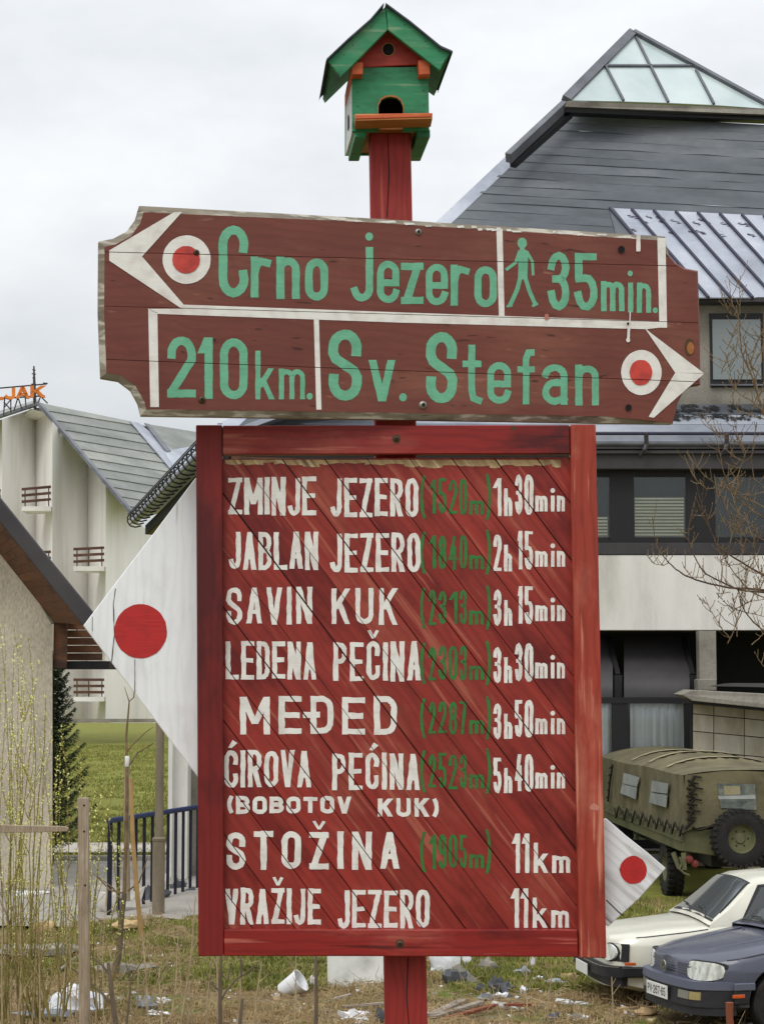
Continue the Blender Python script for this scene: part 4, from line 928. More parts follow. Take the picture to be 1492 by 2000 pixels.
# ---- ground floor: hoods, curtains
def hood(x0, x1):
    pr = [(1244, .9), (1275, .55), (1305, .10), (1330, -.16), (1348, -.26), (1366, -.26)]; f = []
    for y, d in pr: f.append((P(x0, y, Yf + .12 + d), P(x1, y, Yf + .12 + d)))
    mb = MB(); vs = [v for a in f for v in a]; mb.add(vs, [(2 * i, 2 * i + 1, 2 * i + 3, 2 * i + 2) for i in range(len(f) - 1)])
    return mb.build('window_hood', M['dark_metal'], rb, smooth='all')
for (a, b) in ((1045, 1196), (1218, 1346)): hood(a, b)
for x in (1206, 1352): MB().beam(P(x - 18, 1244, Yf + .9), P(x, 1318, Yf + .1), .10, .06).build('hood_strut', M['black_frame'], rb); MB().beam(P(x, 1318, Yf + .1), P(x, 1700, Yf + .1), .16, .16).build('frame_post', M['black_frame'], rb)
for (a, b) in ((1080, 1196), (1228, 1337)):
    w = vbox('window', a, 1372, b, 1640, Yf - .24, .01, 'pane', rb)
    mb = MB(); N = 40; vs = []
    for i in range(N + 1):
        x = a + 2 + (b - a - 4) * i / N; d = .05 * math.sin(i * 1.15) + .03 * math.sin(i * 2.7 + 1)
        vs += [P(x, 1366, Yf - .12 + d), P(x, 1640, Yf - .12 + d)]
    mb.add(vs, [(2 * i, 2 * i + 2, 2 * i + 3, 2 * i + 1) for i in range(N)]); mb.build('curtain', M['curtain'], w, smooth='all')
vbox('window_frame', 1196, 1365, 1228, 1640, Yf - .3, .12, 'black_frame', rb); vbox('window_frame', 1337, 1365, 1350, 1640, Yf - .3, .12, 'black_frame', rb)
vbox('lintel', 1045, 1362, 1350, 1374, Yf - .32, .3, 'black_frame', rb)
# ---- stone-faced annex
an = empty('stone_annex', P(1420, 1700, 39), label='low annex of pale stone blocks under a dark eave, right of the curtains', cat='building')
vbox('pier', 1365, 1232, 1398, 1330, 41.6, .4, 'grey_concrete', an)
vbox('pier_block', 1362, 1326, 1399, 1350, 41.5, .5, 'grey_concrete', an, bevel=.02)
WPn = plane3(P(1352, 1375, 40.5), P(1492, 1388, 39.6), P(1352, 1600, 40.5))
tl = lambda x: 1373 + (x - 1352) * .093
f = [WPn.hit(1352, 1366, -.06), WPn.hit(1900, 1400, -.06), WPn.hit(1900, 1740, -.06), WPn.hit(1352, 1710, -.06)]; MB().prism(f, [v + Vector((0, .4, 0)) for v in f]).build('wall', M['deep_shade'], an)
rows_ = [0, 21, 55, 93, 131, 169, 207, 245, 283, 321]
for r in range(len(rows_) - 1):
    x = 1352; w = 41 if r % 2 else 41; first = True
    while x < 1640:
        x2 = x + (41 if first else 60); first = False
        s_ = .1
        q = [(x + .9, tl(x) + rows_[r] + .9), (x2 - .9, tl(x2) + rows_[r] + .9), (x2 - .9, tl(x2) + rows_[r + 1] - .9), (x + .9, tl(x) + rows_[r + 1] - .9)]
        f = [WPn.hit(a, b, R2.uniform(-.003, .003)) for a, b in q]; MB().prism(f, [v - WPn.n * .07 for v in f]).build('stone_block', M['tile'], an); x = x2
e0 = [(1331, 1357), (1352, 1348), (1620, 1362), (1900, 1380), (1900, 1424), (1352, 1369)]
f = [P(x, y, 39.6 - (x - 1331) * .0062) for x, y in e0]; MB().prism(f, [v + Vector((0, 1.2, .02)) for v in f]).build('eave_slab', M['grey_concrete'], an, bevel=.01)
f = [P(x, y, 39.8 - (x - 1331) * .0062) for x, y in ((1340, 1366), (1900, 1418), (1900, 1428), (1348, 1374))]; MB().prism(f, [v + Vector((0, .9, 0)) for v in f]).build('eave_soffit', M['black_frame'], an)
f = [P(1398, 1340, 39.9), P(1430, 1334, 40.4), P(1900, 1338, 40.4), P(1900, 1352, 39.9)]; MB().prism(f, [v + Vector((0, 1.0, 0)) for v in f]).build('upper_eave', M['dark_metal'], an)
# ---- side wing left of the board
wg = empty('side_wing', P(350, 1715, 37), label='white-walled side wing with a snow-guarded eave, half hidden behind the white diamond', cat='building')
vbox('wall_pier', 330, 1090, 338, 1722, 37.0, 1.0, 'white_render', wg); vbox('wall_panel', 338, 1090, 368, 1722, 37.25, .9, 'white_render', wg); vbox('wall_recess', 368, 1080, 560, 1722, 37.9, .3, 'grey_concrete', wg)
e_n, e_f = P(420, 850, 41.0), P(263, 1012, 56.0)
ax = (e_f - e_n).normalized(); sv = Vector((.93, .1, .36)).normalized(); sv = (sv - ax * sv.dot(ax)).normalized(); upn = ax.cross(sv)
if upn.z < 0: upn = -upn
f = [e_n, e_f, e_f + sv * 4.2, e_n + sv * 4.2]; MB().prism(f, [v - upn * .1 for v in f]).build('roof_sheet', M['sheet_metal'], wg)
f = [P(385, 925, 41.5), P(290, 1047, 55), P(345, 1047, 55), P(440, 925, 41.5)]
f = [e_n + Vector((.3, 0, -.5)), e_f + Vector((.35, 0, -.45)), e_f + Vector((1.5, 0, -.55)), e_n + Vector((1.6, 0, -.55))]; MB().prism(f, [v + Vector((0, 0, .08)) for v in f]).build('soffit', M['brown_wood'], wg)
f = [e_n + Vector((.25, 0, -.5)), e_f + Vector((.3, 0, -.45)), e_f + Vector((.3, 0, -.2)), e_n + Vector((.25, 0, -.2))]; MB().prism(f, [v + Vector((.08, 0, 0)) for v in f]).build('fascia', M['deep_shade'], wg)
MB().tube([e_n + Vector((.02, 0, -.06)), e_f + Vector((.02, 0, -.06))], .10, 10).build('gutter', M['sheet_metal'], wg, smooth=True)
for k in range(3):
    MB().tube([e_n + Vector((-.18 + .03 * k, 0, .10 - .14 * k)), e_f + Vector((-.18 + .03 * k, 0, .10 - .14 * k))], .016, 5).build('snow_guard_rail', M['black_frame'], wg)
for k in range(22):
    t = k / 21; c = e_n.lerp(e_f, t); s_ = 1.0
    pts = [c + Vector(v) * .62 for v in ((.10, 0, .16), (-.16, 0, .22), (-.30, 0, .06), (-.30, 0, -.16), (-.18, 0, -.34), (.05, 0, -.40), (.30, 0, -.34))]
    MB().tube(pts, .022, 5).build('snow_guard_bracket', M['black_frame'], wg, smooth=True)
# ---------------- the hotel far left
ht = empty('hotel', P(150, 1408, 95), label='large white stepped hotel with grey sheet roof and brown balcony rails, far left', cat='building')
rk = lambda x: (788 + (x - 78) * 1.16 + 6) if x > 78 else (788 + (78 - x) * .34 + 6)
def wallseg(x0, Y0, x1, Y1, yb=1412):
    n = 5; mb = MB(); vs = []
    for k in range(n + 1):
        t = k / n; x = x0 + (x1 - x0) * t; Y = Y0 + (Y1 - Y0) * t
        vs += [P(x, max(rk(x), 796), Y), P(x, yb, Y)]
    mb.add(vs, [(2 * i, 2 * i + 2, 2 * i + 3, 2 * i + 1) for i in range(n)]); return mb.build('wall', M['cream_render'], ht, fix=False)
for s_ in ((-140, 99, -60, 102), (-60, 102, 5, 98.5), (5, 96.6, 70, 99.5), (70, 99.5, 103, 96.6), (103, 95.2, 172, 98.4), (172, 98.4, 207, 95.4), (207, 94, 300, 97), (300, 97, 420, 94)): wallseg(*s_)
vbox('plinth', 100, 1404, 420, 1411, 93.8, .3, 'grey_concrete', ht)
def balcony(x0, x1, y0, yslab, Y, dy=-3):
    b = MB(); 
    p0, p1, p2, p3 = P(x0, yslab - 9, Y), P(x1, yslab - 9 + 0, Y + .5), P(x1, yslab, Y + .5), P(x0, yslab, Y); bb = Vector((0, 1.6, 0))
    MB().prism([p0, p1, p2, p3], [v + bb for v in (p0, p1, p2, p3)]).build('balcony_slab', M['cream_render'], ht)
    for k in range(3):
        y = y0 + k * 12.2
        q = [P(x0, y, Y - .05), P(x1, y + dy, Y + .45), P(x1, y + dy + 5.2, Y + .45), P(x0, y + 5.2, Y - .05)]
        MB().prism(q, [v + Vector((0, .05, 0)) for v in q]).build('balcony_rail', M['rail_wood'], ht)
    for t in (.12, .5, .93):
        x = x0 + (x1 - x0) * t; MB().beam(P(x, y0 + 2 + dy * t, Y + .06 + .5 * t), P(x, yslab, Y + .06 + .5 * t), .05, .05).build('baluster', M['rail_wood'], ht)
    # doorway in the recess behind
for bx in ((43, 100, 953, 998, 95.8, -5), (-22, 2, 960, 1006, 97.8, -5), (43, 100, 1078, 1122, 95.8, -3), (144, 204, 1070, 1115, 94.4, -3), (144, 204, 1196, 1240, 94.4, -1.5), (144, 204, 1325, 1370, 94.4, 0), (43, 100, 1204, 1249, 95.8, -1.5)):
    balcony(*bx)
# roofs
HPn = plane3(P(76, 786, 97.5), P(265, 1006, 92.8), P(385, 838, 112))
def band(k, name, x_lo, mt, cut=None):
    pass
y0 = 786.0; outline = [(76, 786), (262, 824), (296, 836), (360, 922), (330, 960), (265, 1006)]
sl = .167; c = 786 - sl * 76 - 4; R3 = random.Random(5)
while c < 1006 - sl * 265 + 10:
    p = clip_half(outline, -sl, 1, c); p = clip_half(p, sl, -1, -(c + 16.6)) if p else None
    if p and abs(area(p)) > 12:
        f = [HPn.hit(x, y, .02 + .05 * (max(0, min(1, ((y - sl * x) - c) / 16)))) for x, y in p]; MB().prism(f, [v - HPn.n * .05 for v in f]).build('roof_sheet_course', M['slate_far'], ht)
    c += 16
V = lambda pts, off, mt, nm: (lambda f: MB().prism(f, [v - HPn.n * .05 for v in f]).build(nm, M[mt], ht))([HPn.hit(x, y, off) for x, y in pts])
V([(255, 822), (272, 826), (372, 905), (360, 925), (338, 920)], .14, 'sheet_metal', 'valley_flashing')
V([(288, 828), (560, 872), (560, 900), (385, 872), (332, 882)], .12, 'slate_far', 'roof_slope'); V([(322, 881), (385, 870), (470, 880), (440, 960), (345, 925)], .16, 'sheet_metal', 'roof_slope')
V([(283, 826), (292, 828), (335, 880), (326, 882)], .20, 'gutter', 'valley_edge')
MB().beam(P(77, 788, 96.9), P(264, 1008, 92.3), .30, .14, upv=HPn.n).build('rake_board', M['gutter'], ht); MB().beam(P(77, 788, 96.9), P(-120, 853, 98), .30, .14, upv=Vector((0, 0, 1))).build('rake_board', M['gutter'], ht)
f = [P(76, 790, 97), P(-120, 855, 98), P(-120, 842, 110), P(76, 783, 110)]; MB().prism(f, [v + Vector((0, 0, .1)) for v in f]).build('roof_slope', M['slate_far'], ht)
f = [P(60, 800, 97), P(100, 812, 97), P(92, 824, 99.5), P(40, 818, 99.5)]; MB().prism(f, [v + Vector((0, 0, .05)) for v in f]).build('gable_soffit', M['cream_render'], ht)
# rooftop letters on a lattice
M['orange'] = pm('orange sign paint', [lin(206, 108, 34), lin(232, 134, 52)], 2, .5)
rs = empty('rooftop_sign', P(40, 800, 99), label='orange rooftop letters ending in JAK on a thin steel lattice above the hotel', cat='rooftop sign')
RP = Plane((0, 99, 10), (.35, -1, 0))
for ch, x0, x1, y0_, y1_ in (('L', -14, 8, 756, 781), ('J', 10, 31, 757, 780), ('A', 32, 59, 755, 778), ('K', 61, 89, 753, 776)):
    mb = MB()
    for polys in glyph(ch, x0, x1, y0_, y1_, 6.2, 0):
        for q in (polys or []):
            f = [RP.hit(x, y, 0) for x, y in q]; mb.prism(f, [v - RP.n * .18 for v in f])
    mb.build('letter', M['orange'], rs)
mb2 = [((-10, 759), (92, 750)), ((-10, 779), (88, 773))]
for a, b in mb2: MB().beam(RP.hit(*a, -.3), RP.hit(*b, -.3), .06, .06).build('lattice_rail', M['dark_metal'], rs)
for (xa, ya, xb, yb) in ((10, 778, 8, 812), (22, 778, 22, 806), (10, 795, 22, 780), (8, 785, 22, 800), (36, 776, 28, 803), (36, 776, 44, 800), (68, 774, 69, 790), (80, 774, 76, 786), (80, 774, 94, 788), (85, 748, 94, 749), (50, 776, 52, 796)):
    MB().beam(RP.hit(xa, ya, -.35), RP.hit(xb, yb, -.35), .05, .05).build('lattice_bar', M['dark_metal'], rs)
am = empty('antenna_mast', P(67, 795, 99.5), label='thin antenna mast rising behind the orange rooftop letters', cat='antenna')
MB().tube([P(69, 797, 99.4), P(68, 755, 99.4), P(67, 715, 99.4)], [.09, .08, .04], 6).build('mast', M['dark_metal'], am)
for y, w in ((722, 3), (730, 4), (738, 3), (750, 5)): MB().beam(P(67 - w, y, 99.4), P(67 + w, y + 1, 99.4), .05, .05).build('crossbar', M['dark_metal'], am)
# ---------------- near roughcast building with steep eave, left
nb = empty('roughcast_house', P(60, 1760, 35), label='grey roughcast house corner with steep dark roof edge and brown boarded eave, left edge', cat='house')
YN = 35.5
f = [P(x, y, YN) for x, y in ((-260, 960), (0, 1060), (60, 1145), (104, 1222), (104, 1790), (-260, 1790))]; 
MB().prism(f, [v + Vector((-.3 if i in (3, 4) else 0, .35, 0)) for i, v in enumerate(f)]).build('wall', M['stucco'], nb, bevel=.01)
f = [P(-160, 770, YN - 1.2), P(0, 972, YN - 1.2), P(184, 1198, YN - 1.2), P(166, 1226, YN - 1.2), P(0, 1018, YN - 1.2), P(-160, 820, YN - 1.2)]
MB().prism(f, [v + Vector((0, .12, 0)) for v in f]).build('roof_edge', M['dark_metal'], nb, bevel=.015)
# boarded soffit: boards run back from the roof edge
sa, sb = P(-160, 815, YN - 1.1), P(166, 1222, YN - 1.1); wa, wb = P(-160, 880, YN + .02), P(106, 1216, YN + .02); nB = 26
for k in range(nB):
    t0, t1 = k / nB, (k + .94) / nB; a, b = sa.lerp(sb, t0), sa.lerp(sb, t1); q = [a, b, wa.lerp(wb, t1), wa.lerp(wb, t0)]
    MB().prism(q, [v + Vector((0, 0, .03)) for v in q]).build('soffit_board', M['brown_wood'], nb)
q = [P(184, 1198, YN - 1.1), P(-160, 770, YN - 1.1), P(-160, 770, YN - 1.1) + Vector((-4, 12, 0)), P(184, 1198, YN - 1.1) + Vector((-4, 12, 0))]; MB().prism(q, [v + Vector((0.03, 0, -.04)) for v in q]).build('roof_slope', M['slate'], nb)
vbox('eave_end_board', 105, 1205, 131, 1305, YN + .1, .08, 'brown_wood', nb)
for k in range(5): vbox('eave_wall_board', 131, 1216 + k * 15, 200, 1229.5 + k * 15, YN + 1.0 + .02 * k, .05, 'brown_wood', nb)
vbox('eave_underside', 105, 1291, 214, 1306, YN + .3, 1.0, 'deep_shade', nb)
# ---------------- fence, lamp post
M['blue_metal'] = flat('dark blue painted steel', lin(20, 24, 40), .5)
M['blue_bright'] = flat('blue painted handrail', lin(30, 44, 88), .45)
fe = empty('railing', P(215, 1745, 31), label='dark blue steel railing with vertical bars and round top rail, left of the red board', cat='railing')
Fa, Fb = (216, 31.0), (560, 38.5)
def ft(t): return Fa[0] + (Fb[0] - Fa[0]) * t, Fa[1] + (Fb[1] - Fa[1]) * t
for k in range(26):
    X = P(216, 1600, 31).x + (k * .089); Yk = 31 + k * .34
    zt = P(216, 1605, 31).z; zb_ = gz(X, Yk) - .05
    MB().box((X, Yk, (zt + zb_) / 2), (.048 if k else .07, .04, zt - zb_)).build('baluster', M['blue_metal'], fe)
X1 = P(216, 1600, 31).x; zt = P(216, 1605, 31).z
MB().tube([(X1 - .01, 30.9, zt + .02), (X1 + 25.3 * .089, 31 + 25.3 * .34, zt + .02)], .042, 8).build('handrail', M['blue_bright'], fe, smooth=True)
M['pole'] = pm('weathered brown steel pole', [lin(104, 94, 78), lin(134, 122, 102)], 3, .7, .2, stretch=(1, 1, .3), fine=.2)
lp = empty('pole', P(320, 1748, 30), label='brown steel pole with thicker lower sleeve in front of the blue railing', cat='pole')
a = P(310, 1745, 30.2); MB().tube([(a.x, a.y, gz(a.x, a.y) - .1), (a.x, a.y, P(310, 1640, 30.2).z)], .092, 12).build('sleeve', M['pole'], lp, smooth=True)
MB().tube([(a.x, a.y, P(310, 1641, 30.2).z), (a.x, a.y, P(310, 1300, 30.2).z)], .062, 12).build('shaft', M['pole'], lp, smooth=True)
MB().lathe([(.092, 0), (.1, .01), (.1, .05), (.063, .07)], (a.x, a.y, P(310, 1641, 30.2).z - .02), n=12).build('collar', M['pole'], lp, smooth=True)
# ================================================================ VEHICLES
def car_paint(name, col, rough=.28, coat=.6, metal=0.0, dirt=.25):
    m, n, l, b = new_mat(name); tc = n.new('ShaderNodeTexCoord')
    t = n.new('ShaderNodeTexNoise'); t.inputs['Scale'].default_value = 2.2; t.inputs['Detail'].default_value = 7; t.inputs['Roughness'].default_value = .7; l.new(tc.outputs['Object'], t.inputs[0])
    d = tuple(c * .6 + .10 * .4 for c in col); r = ramp(n, [(.35, col), (.62, tuple(c * (1 - dirt) + dd * dirt for c, dd in zip(col, d)))]); l.new(t.outputs[0], r.inputs[0]); l.new(r.outputs[0], b.inputs['Base Color'])
    mr = n.new('ShaderNodeMapRange'); mr.inputs[1].default_value = .35; mr.inputs[2].default_value = .7; mr.inputs[3].default_value = rough; mr.inputs[4].default_value = rough + .3; l.new(t.outputs[0], mr.inputs[0]); l.new(mr.outputs[0], b.inputs['Roughness'])
    b.inputs['Coat Weight'].default_value = coat; b.inputs['Coat Roughness'].default_value = .12; b.inputs['Metallic'].default_value = metal
    return m
M['car_white'] = car_paint('cream white car paint', lin(214, 212, 196))
M['car_blue'] = car_paint('faded blue-grey car paint', lin(72, 76, 92), .36, .4, .15, .35)
M['bumper_blue'] = car_paint('blue-grey bumper plastic', lin(84, 89, 106), .5, .1, 0, .3)
M['black_plastic'] = pm('black bumper plastic', [lin(22, 22, 25), lin(42, 42, 46)], 5, .5, .05)
M['rubber'] = pm('tyre rubber', [lin(22, 22, 22), lin(40, 38, 36)], 9, .85, .2)
M['car_glass'] = glass_mat('car glass', (.085, .092, .092), .05, 0, 1.0); M['car_glass'].node_tree.nodes['Principled BSDF'].inputs['IOR'].default_value = 1.9  # grey base colour stands in for sky reflected in the windscreen
M['chrome'] = flat('dull chrome', lin(190, 190, 186), .22, .9, var=.15)
M['lamp_glass'] = pm('headlamp glass', [lin(138, 144, 140), lin(204, 208, 202), lin(244, 246, 240)], 9, .12, .15, stretch=(1, 3, .8), spec=.9, coat=.8)
M['amber'] = flat('amber lens', lin(198, 84, 30), .25, spec=.8); M['clear_lens'] = flat('clear lamp lens', lin(128, 126, 116), .3, spec=.8); M['yellow_lens'] = flat('yellowish lens', lin(158, 144, 92), .3, spec=.8)
M['red_lens'] = flat('red lamp lens', lin(112, 30, 26), .4, spec=.8)
M['plate_white'] = flat('number plate white', lin(222, 222, 218), .5, var=.1); M['plate_black'] = flat('number plate black', lin(30, 30, 34), .6)
M['rim'] = pm('steel rim', [lin(120, 120, 120), lin(150, 150, 150)], 8, .5, .1, metal=.4)
def lerp1(tab, u):
    if u <= tab[0][0]: return tab[0][1]
    for (a, x), (b, y) in zip(tab, tab[1:]):
        if u <= b: return x + (y - x) * (u - a) / (b - a)
    return tab[-1][1]
def bake(o, cutters):
    for c in cutters:
        m = o.modifiers.new('cut', 'BOOLEAN'); m.operation = 'DIFFERENCE'; m.object = c; m.solver = 'EXACT'
    dg = bpy.context.evaluated_depsgraph_get(); me = bpy.data.meshes.new_from_object(o.evaluated_get(dg))
    o.modifiers.clear(); old = o.data; o.data = me; me.name = old.name
    for c in cutters: bpy.data.objects.remove(c, do_unlink=True)
def make_car(name, loc, rz, label, kw):
    root = empty(name, loc, rz, local=True, label=label, cat='car')
    paint_m = M[kw['paint']]; a, b_ = kw['plan']
    def uf(y): y = abs(y); return a * (y / .7) ** 2 + b_ * (max(0, y - .5) / .30) ** 3
    wide = kw['wide']; Lc = kw['len']
    nose = [(uf(y) + .002, y) for y in (.22, .42, .55, .64, .71, .76)]
    stn = nose + [(kw['ax1'] - .42, wide * .985), (kw['ax1'], wide), (1.2, wide), (1.9, wide), (2.6, wide), (3.2, wide), (3.6, wide * .985), (3.85, wide * .94), (Lc - .06, wide * .86), (Lc, wide * .7)]
    zt, zc = kw['zt'], kw['zc']
    mb = MB(); rings = []
    for u, w in stn:
        t, c = lerp1(zt, u), lerp1(zc, u); zb = kw['zb'] if .3 < u < Lc - .2 else kw['zb'] + .05
        cr_ = kw['crease']
        pts = [(0, zb), (.80 * w, zb), (.965 * w, zb + .05), (.99 * w, zb + .16), (w, .48), (w, cr_ - .015), (.992 * w, cr_ + .012), (.975 * w, t - .055), (.955 * w, t - .012), (.925 * w, t + .004), (.62 * w, c), (.3 * w, c + .012), (0, c + .015)]
        rings.append([(-u, y, z) for y, z in pts] + [(-u, -y, z) for y, z in pts[-2:0:-1]])
    m = len(rings[0]); vs = [v for r in rings for v in r]; fs = []
    for i in range(len(rings) - 1):
        for k in range(m): fs.append((i * m + k, i * m + (k + 1) % m, (i + 1) * m + (k + 1) % m, (i + 1) * m + k))
    fs += [tuple(range(m)), tuple((len(rings) - 1) * m + k for k in range(m))[::-1]]
    mb.add(vs, fs); body = mb.build('body', paint_m, root, smooth=True)
    cut = []
    for ax in (kw['ax1'], kw['ax2']):
        for sd_ in (1, -1):
            c = MB(); c.lathe([(0, -.16), (.345, -.16), (.345, .16), (0, .16)], (-ax, sd_ * (wide - .08), .33), (0, 1, 0), 28); cut.append(c.build('cutter', paint_m, root))
    bake(body, cut)
    for p in body.data.polygons: p.use_smooth = True
    try: body.data.set_sharp_from_angle(angle=rad(38))
    except Exception: pass
    inner = MB()
    for ax in (kw['ax1'], kw['ax2']): inner.lathe([(0, -wide + .26), (.34, -wide + .26), (.34, wide - .26), (0, wide - .26)], (-ax, 0, .335), (0, 1, 0), 20)
    # wheels
    for ax in (kw['ax1'], kw['ax2']):
        for sd_ in (1, -1):
            c = Vector((-ax, sd_ * (wide - .11), .295))
            w = MB().lathe([(.19, -.09), (.27, -.092), (.292, -.07), (.295, 0), (.292, .07), (.27, .092), (.19, .09)], c, (0, 1, 0), 28, closed=True).build('wheel', M['rubber'], root, smooth=True)
            MB().lathe([(0, .05 * sd_), (.06, .06 * sd_), (.15, .03 * sd_), (.185, .075 * sd_), (.195, .085 * sd_)], c, (0, 1, 0), 20).build('rim', M['rim'], w, smooth=True)
    # cabin
    ztop = kw['ztop']; yb = kw['cab']; belt = kw['belt']
    us = [kw['ws0'] + .0, kw['ws0'] + .25, kw['ws0'] + .5, kw['ws1'], kw['ws1'] + .12, 2.3, 2.8, 3.25, 3.55, 3.8, Lc - .12]
    mb = MB(); m2 = 0; vs = []
    SL_ = .42
    for u in us:
        t = lerp1(ztop, u); hy = yb - (t - belt) * SL_
        pts = [(yb + .01, belt - .06), (yb, belt)] + [(yb - (t - .035 - belt) * SL_, t - .035)] * (1 if t > belt + .06 else 1) + [(hy - .035, t - .004), (hy * .5, t + .018), (0, t + .026)]
        pts[2] = (yb - max(0, t - .035 - belt) * SL_, max(belt + .001, t - .035))
        ring = [(-u, y, z) for y, z in pts] + [(-u, -y, z) for y, z in pts[-2::-1]]; m2 = len(ring); vs += ring
    fs = [];
    for i in range(len(us) - 1):
        for k in range(m2 - 1): fs.append((i * m2 + k, i * m2 + k + 1, (i + 1) * m2 + k + 1, (i + 1) * m2 + k))
    mb.add(vs, fs); mb.build('cabin', paint_m, root, smooth=True)
    # windscreen
    def top(u, y, o=0.0):
        t = lerp1(ztop, u); hy = max(.1, yb - (t - belt) * SL_); f = abs(y) / hy
        z = t + .026 - .030 * f ** 2
        return Vector((-u + o * .6, y, z + o * .8))
    def sheet(nm, m, o, u0, u1, in_, parent=root):
        mb = MB(); N, K = 8, 12; vs = []
        for i in range(N + 1):
            u = u0 + (u1 - u0) * i / N; hy = yb - (lerp1(ztop, u) - belt) * SL_ - in_
            for k in range(K + 1): vs.append(top(u, -hy + 2 * hy * k / K, o))
        mb.add(vs, [(i * (K + 1) + k, i * (K + 1) + k + 1, (i + 1) * (K + 1) + k + 1, (i + 1) * (K + 1) + k) for i in range(N) for k in range(K)]); return mb.build(nm, m, parent, smooth='all')
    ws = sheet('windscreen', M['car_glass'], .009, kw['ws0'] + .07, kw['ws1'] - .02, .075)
    sheet('windscreen_seal', M['black_plastic'], .004, kw['ws0'] + .04, kw['ws1'] + .01, .045, ws)
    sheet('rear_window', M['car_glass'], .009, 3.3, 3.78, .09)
    def sidep(u, z, sd_, o): y = yb - (z - belt) * SL_ + o; return Vector((-u, sd_ * y, z))
    for sd_ in (1, -1):
        wpoly = [(kw['ws0'] + .36, belt + .02), (kw['ws1'] + .10, lerp1(ztop, kw['ws1'] + .1) - .075), (2.22, lerp1(ztop, 2.3) - .075), (2.22, belt + .02)]
        q2 = [(2.30, belt + .02), (2.30, lerp1(ztop, 2.3) - .075), (3.2, lerp1(ztop, 3.2) - .085), (3.42, belt + .04)]
        for pl in (wpoly, q2):
            cu = sum(u for u, z in pl) / 4; cz = sum(z for u, z in pl) / 4
            big = [(cu + (u - cu) * 1.0 + (.03 if u > cu else -.03), cz + (z - cz) + (.028 if z > cz else -.02)) for u, z in pl]
            w = MB().add([sidep(u, z, sd_, .009) for u, z in pl], [(0, 1, 2, 3)]).build('side_window', M['win_glass'], root)
            MB().add([sidep(u, z, sd_, .005) for u, z in big], [(0, 1, 2, 3)]).build('window_seal', M['black_plastic'], w)
    # mirror, wiper, door seam
    MB().lathe([(0, .05), (.05, .045), (.085, .01), (.09, -.04)], (-(kw['ws0'] + .50), yb + .10, belt + .09), (1, 0, .1), 10).build('door_mirror', M['black_plastic'], root, smooth=True)
    MB().lathe([(0, .05), (.05, .045), (.085, .01), (.09, -.04)], (-(kw['ws0'] + .50), -yb - .10, belt + .09), (1, 0, .1), 10).build('door_mirror', M['black_plastic'], root, smooth=True)
    for (y0_, y1_) in ((.52, .02), (-.05, -.55)):
        MB().tube([top(kw['ws0'] + .05, y0_, .03), top(kw['ws0'] + .11, (y0_ + y1_) / 2, .035), top(kw['ws0'] + .13, y1_, .028)], .009, 5).build('wiper', M['black_plastic'], root)
    for uu in (kw['ws0'] + .22, 2.30):
        mb = MB()
        for sd_ in (1, -1):
            mb = MB(); mb.add([(-uu - .003, sd_ * (wide + .0015), .30), (-uu + .003, sd_ * (wide + .0015), .30), (-uu + .003, sd_ * (wide * .995 + .0015), kw['crease']), (-uu - .003, sd_ * (wide * .995 + .0015), kw['crease'])], [(0, 1, 2, 3)])
            mb.add([(-uu - .003, sd_ * (wide * .995 + .0015), kw['crease']), (-uu + .003, sd_ * (wide * .995 + .0015), kw['crease']), (-uu + .003, sd_ * (wide * .958 + .003), lerp1(zt, uu) - .012), (-uu - .003, sd_ * (wide * .958 + .003), lerp1(zt, uu) - .012)], [(0, 1, 2, 3)])
            mb.build('door_seam', M['plate_black'], root)
    # bonnet shut line
    for sd_ in (1, -1):
        mb = MB(); N = 8; vs = []
        for i in range(N + 1):
            u = .30 + (kw['ws0'] - .32) * i / N; w = lerp1(stn, u); z = lerp1(zt, u) - .006
            vs += [(-u, sd_ * (.955 * w + .002), z - .004), (-u, sd_ * (.945 * w + .002), z + .006)]
        mb.add(vs, [(2 * i, 2 * i + 1, 2 * i + 3, 2 * i + 2) for i in range(N)]); mb.build('bonnet_gap', M['plate_black'], root)
    sl = kw['slant']
    def patch(nm, m, y0_, y1_, z0, z1, off, th=.02, par=root, N=14, K=4, shape=None, smooth=True, bevel=0):
        mb = MB(); fr_, bk_ = [], []
        for i in range(N + 1):
            t = i / N; y = y0_ + (y1_ - y0_) * t
            if shape: h = shape(t)
            else: h = 1.0
            zm = (z0 + z1) / 2; hh = (z1 - z0) / 2 * h
            for k in range(K + 1):
                z = zm - hh + 2 * hh * k / K; bul = 0
                x = -uf(y) - sl * (z - .35) + off
                fr_.append((x, y, z)); bk_.append((x - th, y, z))
        n1 = len(fr_); q = K + 1
        fs = [(i * q + k, i * q + k + 1, (i + 1) * q + k + 1, (i + 1) * q + k) for i in range(N) for k in range(K)]
        fs += [(n1 + (i + 1) * q + k, n1 + (i + 1) * q + k + 1, n1 + i * q + k + 1, n1 + i * q + k) for i in range(N) for k in range(K)]
        for i in range(N): fs += [(i * q, (i + 1) * q, n1 + (i + 1) * q, n1 + i * q), (i * q + K, n1 + i * q + K, n1 + (i + 1) * q + K, (i + 1) * q + K)]
        for k in range(K): fs += [(k, n1 + k, n1 + k + 1, k + 1), (N * q + k, N * q + k + 1, n1 + N * q + k + 1, n1 + N * q + k)]
        mb.add(fr_ + bk_, fs); return mb.build(nm, m, par, smooth=smooth, bevel=bevel)
    return root, patch, uf, stn, top
sup = lambda p: (lambda t: max(.02, (1 - abs(2 * t - 1) ** p) ** (1 / p)))
